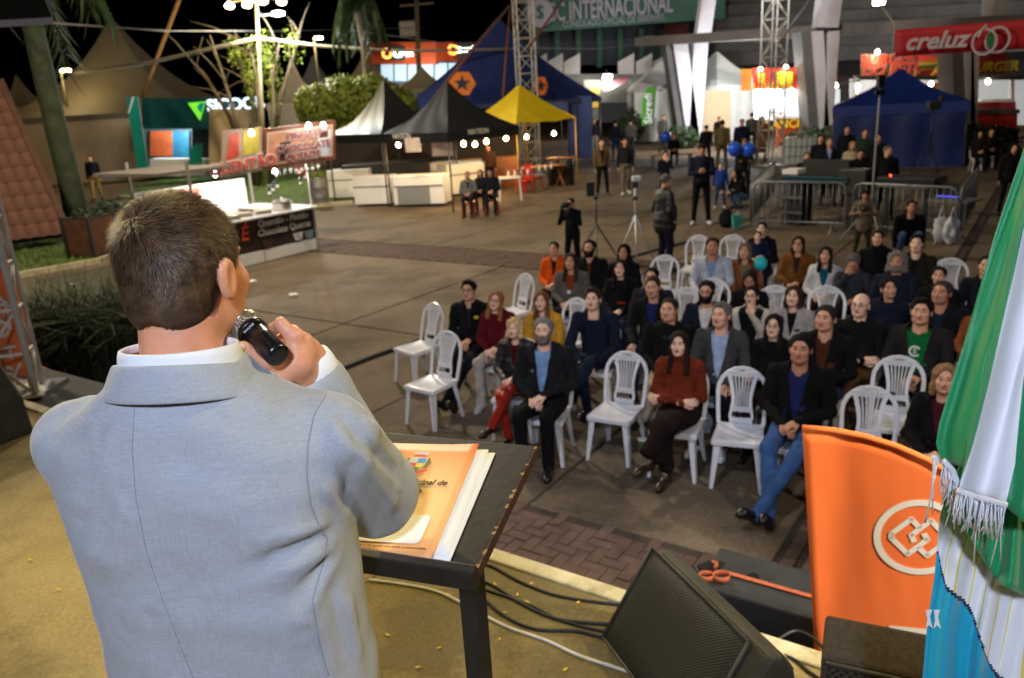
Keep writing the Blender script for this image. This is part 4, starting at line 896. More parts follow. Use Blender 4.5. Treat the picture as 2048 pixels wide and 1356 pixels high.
# nail of the thumb
tn = hp['t2']; q = MB(); q.lathe([(.0001, .0012), (.005, .001), (.0062, .0)], 14); no = q.build('thumb_nail', M('nail', S(226, 176, 160), .3, 0), spk, True)
vdir = -ray(486, 694); vdir /= np.linalg.norm(vdir); place(no, tn+vdir*.0092+(hp['t2']-hp['t1'])*.05, np.cross(vdir, (0, 0, 1)), np.cross(vdir, np.cross(vdir, (0, 0, 1))))
# hair: a dark cap and some twelve thousand strands growing from the crown
def cap_d(P):
    X = P.copy(); X[:, 0] = np.abs(X[:, 0]); c = ell(X, (0, .018, .032), (.0800, .0990, .0888))
    nape = -.072-X[:, 2]+.012*np.cos(X[:, 0]*60); ear = ell(X, (.088, .020, -.018), (.022, .030, .040))
    low = ell(X, (0, .052, -.035), (.0645, .060, .060)); c = smin(c, low, .03)
    return np.maximum(np.maximum(np.maximum(c, -(.80*X[:, 1]+.60*X[:, 2]+.022)), nape), -ear)
V3c, F3c = nets(cap_d, (-.13, -.15, -.15), (.13, .17, .16), .005); V3c = relax(V3c, F3c, 1, .5)
HAIRS = M('hair_speaker', S(86, 64, 43), .5, .55, 60, spec=.35); hairo = O('hair', npmesh('hair', (V3c*HS)@HROT.T+HC, F3c), M('hair_root', S(74, 54, 38), .7, .4, 60), spk)
tri = V3c[F3c]; cen = tri.mean(1); nrm = np.cross(tri[:, 2]-tri[:, 0], tri[:, 3]-tri[:, 1]); ar = np.linalg.norm(nrm, axis=1); nrm /= ar[:, None]+1e-12
ok = (nrm@np.array([0, 0, 1.]) > -.75) & (cap_d((cen+nrm*.004).astype(F4)) > .001)
out = ((cen-np.array([0, .02, .02]))*nrm).sum(1) > .02; ar = ar*ok*out
rs = np.random.RandomState(5); NS = 24000; pick = rs.choice(len(cen), NS, p=ar/ar.sum()); uv = rs.rand(NS, 2)
P0 = (tri[pick, 0]*(1-uv[:, :1])+tri[pick, 1]*uv[:, :1])*(1-uv[:, 1:])+(tri[pick, 3]*(1-uv[:, :1])+tri[pick, 2]*uv[:, :1])*uv[:, 1:]; Nn = nrm[pick]
crown = np.array([.012, .082, .088]); dv = P0-crown; dv /= np.linalg.norm(dv, axis=1, keepdims=True)+1e-6
sw_ = np.cross(Nn, dv); near = np.exp(-(np.linalg.norm(P0-crown, axis=1)/.04)**2)[:, None]; dv = dv+sw_*near*.9
low = np.clip((.03-P0[:, 2])/.10, 0, 1)[:, None]; dv = dv*(1-low)+np.array([0, .05, -1.])*low
clump = np.stack([wob(P0, 1, 70, i) for i in (21, 22, 23)], 1); dv = dv+clump*.34+rs.normal(size=(NS, 3))*.26
tan = dv-Nn*(dv*Nn).sum(1, keepdims=True); tan /= np.linalg.norm(tan, axis=1, keepdims=True)+1e-6
topf = np.clip((P0[:, 2]+.075)/.15, 0, 1); Ln = (.006+.017*topf**1.3)*(.7+.6*rs.rand(NS)); lift = (.26+.22*topf+.3*rs.rand(NS)*topf)*(1-.3*low[:, 0])
side = np.cross(Nn, tan); side /= np.linalg.norm(side, axis=1, keepdims=True)+1e-9; wd = (.00036+.00022*rs.rand(NS))
pts = []; p = P0-Nn*.001; d_ = tan*np.cos(lift)[:, None]+Nn*np.sin(lift)[:, None]
for k, wf in enumerate((1, .95, .75, .1)):
    pts += [p-side*(wd*wf)[:, None], p+side*(wd*wf)[:, None]]
    p = p+d_*(Ln/3)[:, None]; d_ = d_+tan*.28-Nn*.12+np.array([0, 0, -.05])+rs.normal(size=(NS, 3))*.07; d_ /= np.linalg.norm(d_, axis=1, keepdims=True)
Vs = np.stack(pts, 1).reshape(-1, 3); base = np.arange(NS)[:, None]*8; Fs = np.concatenate([base+np.array([[2*k, 2*k+1, 2*k+3, 2*k+2]]) for k in range(3)])
so2 = O('hair_strands', npmesh('strands', (Vs*HS)@HROT.T+HC, Fs, smooth=True), HAIRS, hairo); stuff(so2)
# ------------------------------------------------------------------ the microphone in his hand
mA, mB_ = Wp(492, 651, 1.215)+SB, Wp(548, 703, 1.165)+SB; md_ = (mB_-mA)/np.linalg.norm(mB_-mA)
mic = thing('microphone', 'black handheld microphone with silver mesh head held at the speaker\'s mouth', 'microphone', tuple(mA))
zx = Vector(md_); xx = zx.orthogonal().normalized(); R3 = Matrix((xx, zx.cross(xx), zx)).transposed().to_4x4()
def micpart(name, prof, mat, n=28): q = MB(); q.lathe(prof, n); o = q.build(name, mat, mic, True); o.matrix_local = R3; return o
gmm = grille_mat('mic_mesh', S(176, 166, 140), (.05, .045, .035), .0028, rough=.35)
micpart('mesh_head', [(.002, -.027), (.012, -.0245), (.0195, -.017), (.0248, -.006), (.0255, .004), (.0245, .013), (.0225, .018)], grille_mat('mic_mesh2', S(190, 182, 160), (.06, .055, .04), .0030, rough=.3))
micpart('head_band', [(.0252, .0), (.0266, .001), (.0266, .006), (.0252, .007)], M('mic_silver', S(180, 172, 150), .3, 0, metal=.9))
micpart('collar', [(.0225, .0175), (.0235, .019), (.0235, .026), (.0215, .028)], M('mic_black', (.008, .008, .009), .25, 0))
micpart('handle', [(.0205, .028), (.0200, .06), (.0190, .075), (.0182, .092), (.0172, .099), (.012, .101)], M('mic_black'))
bl = V3((0, 0, CAM_Z))-(mA+md_*.034); bl -= md_*np.dot(bl, md_); bl /= np.linalg.norm(bl); tx = np.cross(md_, bl)
lettering('SHURE', .0065, M('ink_white', (.7, .7, .7), .5, 0), mic, md_*.034+bl*.0206, -tx if tx[0] < 0 else tx, np.cross(bl, -tx if tx[0] < 0 else tx), depth=.0002)
# ------------------------------------------------------------------ feather flags and satin flags
ORG = M('flag_orange', S(250, 116, 36), .75, .06, 3, bump=.1, bscale=200, sheen=.2); CRM = M('flag_cream', S(236, 228, 205), .75, .05, 5)
POLE = M('pole_grey', (.25, .25, .26), .4, .1, 10, metal=.6)
def knot(parent, c, xd, yd, sc, mat=CRM):
    """the ring and the two linked diamonds of the emblem"""
    place(O('emblem_ring', ring_mesh(1.0*sc, 1.0*sc, .17*sc, 56, .0004), mat, parent), c, xd, yd)
    hw = .068*sc
    def poly(pts, nm='emblem_link'):
        mb = MB()
        for p, q in zip(pts[:-1], pts[1:]):
            p, q = V3((*p, 0)), V3((*q, 0)); d = (q-p)/np.linalg.norm(q-p); n = np.array([-d[1], d[0], 0]); p = p-d*hw/sc*.6; q = q+d*hw/sc*.6; w = n*hw/sc
            mb.add([(p-w)*sc, (q-w)*sc, (q+w)*sc, (p+w)*sc], [(0, 1, 2, 3)])
        place(mb.build(nm, mat, parent), c, xd, yd)
    poly([(-.02, .30), (-.23, .52), (-.66, .06), (-.66, -.06), (-.23, -.50), (.19, -.04), (.12, .10)])
    poly([(.02, -.30), (.23, -.50), (.66, -.04), (.66, .06), (.23, .52), (-.19, .06), (-.12, -.10)])
def feather(label, base, xd, W, top, H0, H1, logo_c, logo_r, letters, lsz, lstart, flip=1, taper=0.):
    """banner held by a pole that bends over its top; base on the ground, xd runs from the free edge to the pole"""
    x = V3(xd)/np.linalg.norm(xd); n = np.cross(x, (0, 0, 1)); t = thing('feather_flag', label, 'flag', tuple(base), 0, 'orange feather flags')
    tz = lambda u: H0-(H0-H1)*(max(0, u)**2.2)         # curved top edge: tip height at u=0, lower towards the pole
    fold_ = lambda u, v: (.014*math.sin(u*9+v*3)+.008*math.sin(u*17-v*7))*max(0, 1-u/.30)**.8+.0015*math.sin(u*40+v*21)*math.sin(v*13)
    mb = MB(); mb.sheet([[x*(u*W+(1-u)*.16*taper*(1-v))+n*fold_(u, v)+V3((0, 0, .12+(tz(u)-.12)*v)) for u in np.linspace(.03*0, 1, 22)] for v in np.linspace(0, 1, 30)]); mb.build('cloth', ORG, t, True, solid=.002)
    pts = [x*(W*1.02)+V3((0, 0, z)) for z in (0, H1*.5, H1*.9)]+[x*(W*u)+n*fold_(u, 1)+V3((0, 0, tz(u)+.008)) for u in (1.0, .9, .75, .6, .45, .3, .15, 0)]
    mb = MB(); mb.tube(pts, .013, 8); mb.build('hem_tube', ORG, t, True)
    mb = MB(); mb.box((x*W)[:3]+V3((0, 0, .015)), (.4, .4, .03)); mb.build('base_plate', POLE, t)
    c = x*(W*logo_c[0])+n*(.0042*flip)+V3((0, 0, logo_c[1])); knot(t, c, x*flip if flip < 0 else x, (0, 0, 1), logo_r)
    for i, ch in enumerate(letters): lettering(ch, lsz, CRM, t, x*(W*(logo_c[0]+.03))+n*(.0042*flip)+V3((0, 0, lstart-i*lsz*.82)), V3((0, 0, 1)), -x*flip if False else -x, bold=lsz*.02, depth=.0004)
    return t
fb = V3((1.15, 2.95, 0)); feather('orange feather flag with a cream linked-diamond emblem behind the stage monitors', fb, (.965, -.26, 0), .78, None, 1.845, 1.50, (.60, 1.395), .158, 'LOSERC', .26, .98, flip=1, taper=1.)
# left one, beside the truss
fl_ = at(62, 781, 1.2); fd = V3((.86, -.51, 0)); fb2 = V3((fl_.x, fl_.y, 1.2))-fd*.62
t2 = feather('orange feather flag partly cut off at the left edge beside the white truss', fb2+V3((0, 0, 0)), fd, .62, None, 1.02, .98, (.62, .62), .19, 'LO', .26, .30, flip=1)

# satin flags on the right: grids between surveyed edges, hung in folds
def lerp_poly(poly, n):
    m3 = max(len(p) for p in poly); P_ = np.array([tuple(p)+(0,)*(m3-len(p)) for p in poly], float); d = np.r_[0, np.cumsum(np.linalg.norm(np.diff(P_[:, :2], axis=0), axis=1))]; t = np.linspace(0, d[-1], n); return np.stack([np.interp(t, d, P_[:, k]) for k in range(P_.shape[1])], 1)
def drape(name, cols, nrow, sub, mats, colmat, parent, dist, fold, lift=0., thick=.0018):
    """cols: polylines (x, y[, extra depth]) from top to hem; surface interpolated between them with folds in depth"""
    C_ = [lerp_poly([tuple(p)+(0,)*(3-len(p)) for p in c], nrow) for c in cols]; mb = MB(); grid = []; n = len(C_); uu = []
    for i in range(n-1):
        for k in range(sub): uu.append(i+k/sub)
    uu.append(n-1)
    for j in range(nrow):
        row = []
        for u in uu:
            i = min(int(u), n-2); f_ = u-i; p = C_[i][j]*(1-f_)+C_[i+1][j]*f_
            dd = dist+(p[2] if len(p) > 2 else 0)+fold(u, j/(nrow-1)); row.append(V3((0, 0, CAM_Z))+ray(p[0], p[1])*dd)
        grid.append(row)
    o0 = V3(parent.location) if parent else V3((0, 0, 0)); k = len(uu)
    for j in range(nrow):
        for p in grid[j]: mb.v.append(tuple(p-o0))
    for j in range(nrow-1):
        for i in range(k-1): mb.f.append((j*k+i, j*k+i+1, (j+1)*k+i+1, (j+1)*k+i)); mb.m.append(colmat[min(int(uu[i]), len(colmat)-1)] if not callable(colmat) else colmat(uu[i], j/(nrow-1)))
    ob = mb.build(name, mats, parent, True, solid=thick); return ob, grid
SATG = M('satin_green', S(16, 136, 80), .5, .12, 9, sheen=.3, spec=.45, bump=.06, bscale=40); SATW = M('satin_white', S(228, 228, 232), .5, .04, 9, sheen=.2, spec=.45, bump=.06, bscale=40)
SATC = M('satin_cyan', S(20, 158, 190), .4, .08, 6, sheen=.3); SATY = M('satin_yellow', S(222, 204, 92), .4, .1, 20); SATN = M('satin_navy', S(24, 34, 74), .45, .1, 20)
SILV = M('fringe_silver', S(222, 222, 228), .6, .15, 60)
def stand(label, px, z0, dist, zt):
    b = V3((0, 0, CAM_Z))+ray(*px)*dist; t = thing('hanging_flag', label, 'flag', (b[0], b[1], STZ)); q = MB(); q.tube([(0, 0, .0), (0, 0, zt)], .014, 10); q.build('flag_pole', M('pole_wood', S(120, 82, 48), .4, .2, 12), t, True)
    q = MB(); q.lathe([(.14, 0), (.14, .02), (.06, .05), (.02, .07)], 20); q.build('pole_base', POLE, t, True); return t
fA_ = stand('green and white striped satin flag with silver fringe hanging at the right edge', (2170, 700), 0, 1.48, 2.35)
def foldA(u, v): return .026*math.sin(u*2.2+.6+v*.5)*(0.3+v*.7)+.008*math.sin(u*4.6+v*1.7+math.sin(v*4))*v+.003*math.sin(u*7+v*9)*math.sin(v*7)
colsA = [[(2120, 60, .04), (2052, 285), (1990, 470), (1930, 680), (1878, 850), (1872, 893), (1886, 925)], [(2124, 60, .04), (2064, 300), (2012, 520), (1965, 720), (1935, 880), (1930, 935)], [(2128, 60, .04), (2075, 320), (2024, 560), (1978, 760), (1945, 890), (1914, 985)],
         [(2136, 60, .03), (2100, 340), (2060, 600), (2010, 820), (1975, 950), (1962, 998)], [(2142, 60, .03), (2124, 340), (2085, 600), (2046, 760), (2030, 930), (2010, 1012)], [(2160, 60), (2150, 340), (2125, 600), (2095, 800), (2070, 950), (2055, 1050)], [(2200, 60), (2200, 500), (2190, 800), (2170, 1060)]]
cA, gA = drape('cloth', colsA, 46, 8, [SATG, SATW], [0, 0, 1, 1, 0, 0], fA_, 1.36, foldA)
def fringe(px_line, ln, dist, parent, name='fringe', n=40):
    mb = MB(); o0 = V3(parent.location); P_ = lerp_poly(px_line, n); rs = np.random.RandomState(n)
    for x, y in P_:
        L_ = ln*(.8+.35*rs.rand())*(1.7 if rs.rand() < .06 else 1); a = V3((0, 0, CAM_Z))+ray(x, y)*(dist+rs.normal()*.004)-o0
        mb.tube([a, a+V3((rs.normal()*.003, 0, -L_*.5)), a+V3((rs.normal()*.006, 0, -L_))], .0013, 4)
    b0 = [V3((0, 0, CAM_Z))+ray(x, y-4)*dist-o0 for x, y in P_]; mb.tube(b0, .006, 6); return mb.build(name, SILV, parent, True)
fringe([(1886, 925), (1905, 945), (1916, 975)], .055, 1.345, fA_, n=26); fringe([(1914, 985), (1962, 1000), (2012, 1014)], .065, 1.33, fA_, n=46); fringe([(1868, 915), (1874, 930)], .11, 1.35, fA_, n=4)
# second fold of the same cloth lower down
colsB = [[(1935, 900), (1905, 960), (1886, 1000), (1892, 1030)], [(1960, 900), (1950, 980), (1940, 1050), (1935, 1068)], [(1990, 900), (1985, 1000), (1975, 1100), (1968, 1120)], [(2030, 900), (2020, 1020), (2005, 1140), (1998, 1168)], [(2060, 900), (2055, 1040), (2050, 1170), (2048, 1192)], [(2110, 900), (2110, 1200)]]
drape('lower_fold', colsB, 20, 6, [SATG], [0]*6, fA_, 1.43, lambda u, v: .02*math.sin(u*3.2)*v+.008*math.sin(u*7))
fC_ = stand('white and cyan satin flag with yellow lines below the green one at the lower right', (2190, 900), 0, 1.62, 1.9)
colsC = [[(1930, 940), (1895, 985), (1880, 1030), (1870, 1150), (1855, 1250), (1842, 1400)], [(1955, 940), (1935, 1040), (1905, 1120), (1885, 1240), (1880, 1400)], [(1985, 940), (1970, 1060), (1950, 1170), (1930, 1270), (1925, 1400)], [(2020, 940), (2005, 1100), (1985, 1220), (1968, 1310), (1960, 1400)], [(2060, 940), (2050, 1080), (2030, 1200), (2005, 1330), (1995, 1400)], [(2110, 940), (2100, 1150), (2090, 1400)]]
def bC(u): return .36+.135*u
def cmC(u, v): 
    e = bC(u)+.03*math.sin(u*2.4)
    if v > e+.018: return 1
    if v > e: return 3
    return 2 if (u*1.55+.2) % 1.0 < .1 else 0
drape('cloth', colsC, 90, 14, [SATW, SATC, SATY, SATN], cmC, fC_, 1.50, lambda u, v: .012*math.sin(u*3.6+.4+.6*v)*(.4+.6*v)+.003*math.sin(u*8+v*2))
for i, (x, y) in enumerate(((1858, 1238), (1874, 1238))):        # white marks at the hem of the cyan field
    o0 = V3(fC_.location); d = 1.455; P_ = [V3((0, 0, CAM_Z))+ray(x+a, y+b)*d-o0 for a, b in ((-6, -18), (6, -18), (2, -6), (4, 6), (8, 20), (0, 12), (-6, 18), (-3, 2))]; mb = MB(); mb.add(P_, [tuple(range(8))]); mb.build('white_mark', SATW, fC_, solid=.001)

# ------------------------------------------------------------------ truss towers
ALU = M('truss_aluminium', S(206, 204, 200), .5, .10, 6)
def truss(label, base, w, H, r, rb, rz=0., step=None, hide=None):
    t = thing('truss_tower', label, 'truss', tuple(base), rz, 'truss towers'); step = step or w
    cs = [(-w/2, -w/2), (w/2, -w/2), (w/2, w/2), (-w/2, w/2)]
    for x, y in cs: q = MB(); q.tube([(x, y, 0), (x, y, H)], r, 10); q.build('chord', ALU, t, True)
    br = MB(); n = int(H/step)
    for i in range(n):
        z0, z1 = i*step, (i+1)*step
        for k in range(4):
            a, b = cs[k], cs[(k+1) % 4]; (a, b) = (a, b) if (i+k) % 2 else (b, a); br.tube([(*a, z0), (*b, z1)], rb, 6); br.tube([(*a, z1), (*b, z1)], rb, 6)
    stuff(br.build('bracing', ALU, t, True)); q = MB(); q.box((0, 0, .008), (w*1.4, w*1.4, .016)); q.build('base_plate', ALU, t); return t
tb = at(82, 795, 1.22); truss('white aluminium truss tower at the left edge beside the orange flag', (tb.x-.24, tb.y+.14, 1.22), .27, 4.6, .026, .012, .35, .34)
# ------------------------------------------------------------------ white plastic chairs
PLA = M('chair_plastic', S(226, 226, 230), .28, .03, 5, spec=.5, coat=.15)
CH = {}
def chair_meshes():
    # faces -Y; seat .43 high
    q = MB(); rows = []; w0, w1 = .205, .185
    for j in range(9):
        v = j/8; y = -.21+.40*v; w = w0*(1-v)+w1*v; z = .435-.018*math.sin(PI*v)+(.0 if j else -.018); rows.append([(w*u, y, z-.012*(1-abs(u)**2)-(.014 if abs(u) > .99 else 0)) for u in (-1, -.93, -.6, -.2, .2, .6, .93, 1)])
    q.sheet(rows); CH['seat'] = (q.mesh('seat'), .012)
    q = MB()                           # skirt under the seat rim
    for s_ in (-1, 1): q.bar((s_*.198, -.20, .405), (s_*.182, .18, .405), .014, .045)
    q.bar((-.198, -.205, .405), (.198, -.205, .405), .014, .04); q.bar((-.18, .185, .405), (.18, .185, .405), .014, .04); CH['seat_rim'] = (q.mesh('rim'), 0)
    back = lambda z: .185+.13*((z-.42)/.47)     # lean of the back
    q = MB(); pts = []
    for t in np.linspace(0, 1, 25):     # arch
        if t < .3: z = .42+.28*(t/.3); x = -.183-.014*math.sin(t/.3*1.5)
        elif t > .7: z = .42+.28*((1-t)/.3); x = .183+.014*math.sin((1-t)/.3*1.5)
        else: a = PI*(1-(t-.3)/.4); x = .197*math.cos(a); z = .70+.185*math.sin(a)
        pts.append((x, back(z), z))
    for i in range(len(pts)-1):
        a, b = V3(pts[i]), V3(pts[i+1]); d = (b-a)/np.linalg.norm(b-a); q.bar(a-d*.004, b+d*.004, .034, .018, up=(0, 1, .28))
    CH['back_arch'] = (q.mesh('arch'), 0)
    q = MB()
    wz = lambda z: .085+.055*abs((z-.62)/.22)**1.6 if z > .5 else .105    # waisted panel
    zz = np.linspace(.47, .845, 14)
    for s_ in (-1, 1):
        for z0, z1 in zip(zz[:-1], zz[1:]):
            a, b = (s_*wz(z0)*.86, back(z0), z0), (s_*wz(z1)*.86, back(z1), z1); q.bar(a, b, .022, .012, up=(0, 1, .28))
    for i in range(7):
        f_ = (i-3)/3.4
        q.tube([(f_*wz(z)*.80, back(z)-.002, z) for z in zz[2:]], .0062, 5)
    q.bar((-.09, back(.545), .545), (.09, back(.545), .545), .05, .012, up=(0, 1, .28)); q.bar((-.095, back(.455), .452), (.095, back(.455), .452), .055, .012, up=(0, 1, .28)); q.bar((-.115, back(.835), .835), (.115, back(.835), .835), .05, .012, up=(0, 1, .28))
    CH['back_panel'] = (q.mesh('panel'), 0)
    for i, (x0, y0, x1, y1) in enumerate(((-.185, -.19, -.215, -.235), (.185, -.19, .215, -.235), (-.172, .175, -.20, .25), (.172, .175, .20, .25))):
        q = MB(); s_ = 1 if x0 > 0 else -1; f_ = 1 if y0 < 0 else -1; w = .062
        for (dx, dy) in ((0, 1), (1, 0)):     # L-shaped leg
            a, b = V3((x0, y0, .425)), V3((x1, y1, 0)); t_, u_ = w, w*.72; th = .012
            def cor(p, ww): return [p, p+V3((-s_*ww*dx, f_*ww*dy, 0)), p+V3((-s_*ww*dx+(-s_*th)*dy, f_*ww*dy+f_*th*dx, 0)), p+V3((-s_*th*dy, f_*th*dx, 0))]
            q.hexa([p for p in cor(b, u_*.75)]+[p for p in cor(a, t_)])
        CH['leg%d' % i] = (q.mesh('leg'), 0)
    for me, _ in CH.values():
        me.materials.append(PLA); bm = bmesh.new(); bm.from_mesh(me); bmesh.ops.recalc_face_normals(bm, faces=bm.faces); bm.to_mesh(me); bm.free(); me.polygons.foreach_set('use_smooth', [False]*len(me.polygons))
chair_meshes()
def chair(loc, face, label, group='white plastic chairs', mat=None, s=1.):
    rz = math.atan2(face[0], -face[1]); t = thing('plastic_chair', label, 'chair', (loc[0], loc[1], 0), rz, group); t.scale = (s, s, s)
    for k, (me, th) in CH.items():
        nm = 'leg' if k.startswith('leg') else k; o = bpy.data.objects.new(nm, me if mat is None else CHR[k]); COL.objects.link(o); o.parent = t
        if th: d = o.modifiers.new('t', 'SOLIDIFY'); d.thickness = th
        if k in ('back_arch', 'seat_rim') or nm == 'leg': d = o.modifiers.new('b', 'BEVEL'); d.width = .004; d.segments = 2; d.limit_method = 'ANGLE'
    return t
CHR = {}
for k_, (me, th) in CH.items(): m_ = me.copy(); m_.materials.clear(); m_.materials.append(M('chair_red', S(196, 34, 26), .35, .05, 5)); CHR[k_] = m_
FV = V3((*FACE, 0))
def seat_from_top(x, y, f=FACE):          # chair whose back top is seen at a pixel
    p = at(x, y, .885); f = V3((*f, 0))/np.linalg.norm(f); return V3(p)+f*.30
def face_to(p, q=(-.3, 1.2)): d = V3((q[0]-p[0], q[1]-p[1], 0)); return (d/np.linalg.norm(d))[:2]
EMPTY = [(868, 608, (-.75, -.66), 'white plastic chair, empty, left end of the second row'), (895, 665, (-.62, -.78), 'white plastic chair, empty, left end of the front row'), (1052, 549, (-.8, -.6), 'empty white plastic chair behind the woman in yellow'),
         (1155, 598, (-.7, -.7), 'white plastic chair, empty, between the woman in yellow and the man in navy'), (1255, 706, (-.5, -.86), 'empty white plastic chair left of the woman in the leather skirt'), (1486, 737, (-.35, -.93), 'empty white plastic chair left of the man in blue jeans in the front row'),
         (1330, 512, (-.3, -.95), 'empty white plastic chair alone behind the third row, in front of the leather jacket man'), (1398, 472, (-.4, -.9), 'empty white plastic chair at the back behind the man in the white blazer'), (1466, 471, (-.35, -.93), 'empty white plastic chair at the back left of the mother with the child'),
         (1903, 518, (-.4, -.9), 'empty white plastic chair at the far right of the back row'), (1655, 574, (-.35, -.93), 'empty white plastic chair between the bob-haired woman and the bald man'), (1428, 559, (-.4, -.9), 'empty white plastic chair right behind the bearded man with glasses'), (1375, 577, (-.4, -.9), 'empty white plastic chair left of the bearded man with glasses'),
         (1800, 715, (-.45, -.9), 'empty white plastic chair in front of the man in the green shirt'), (1742, 776, (-.4, -.92), 'empty white plastic chair just behind the orange flag'), (1552, 573, (-.4, -.9), 'empty white plastic chair right of the woman hiding her face')]
for x, y, f, lab in EMPTY:
    p = seat_from_top(x, y, f); chair(p, f, lab)

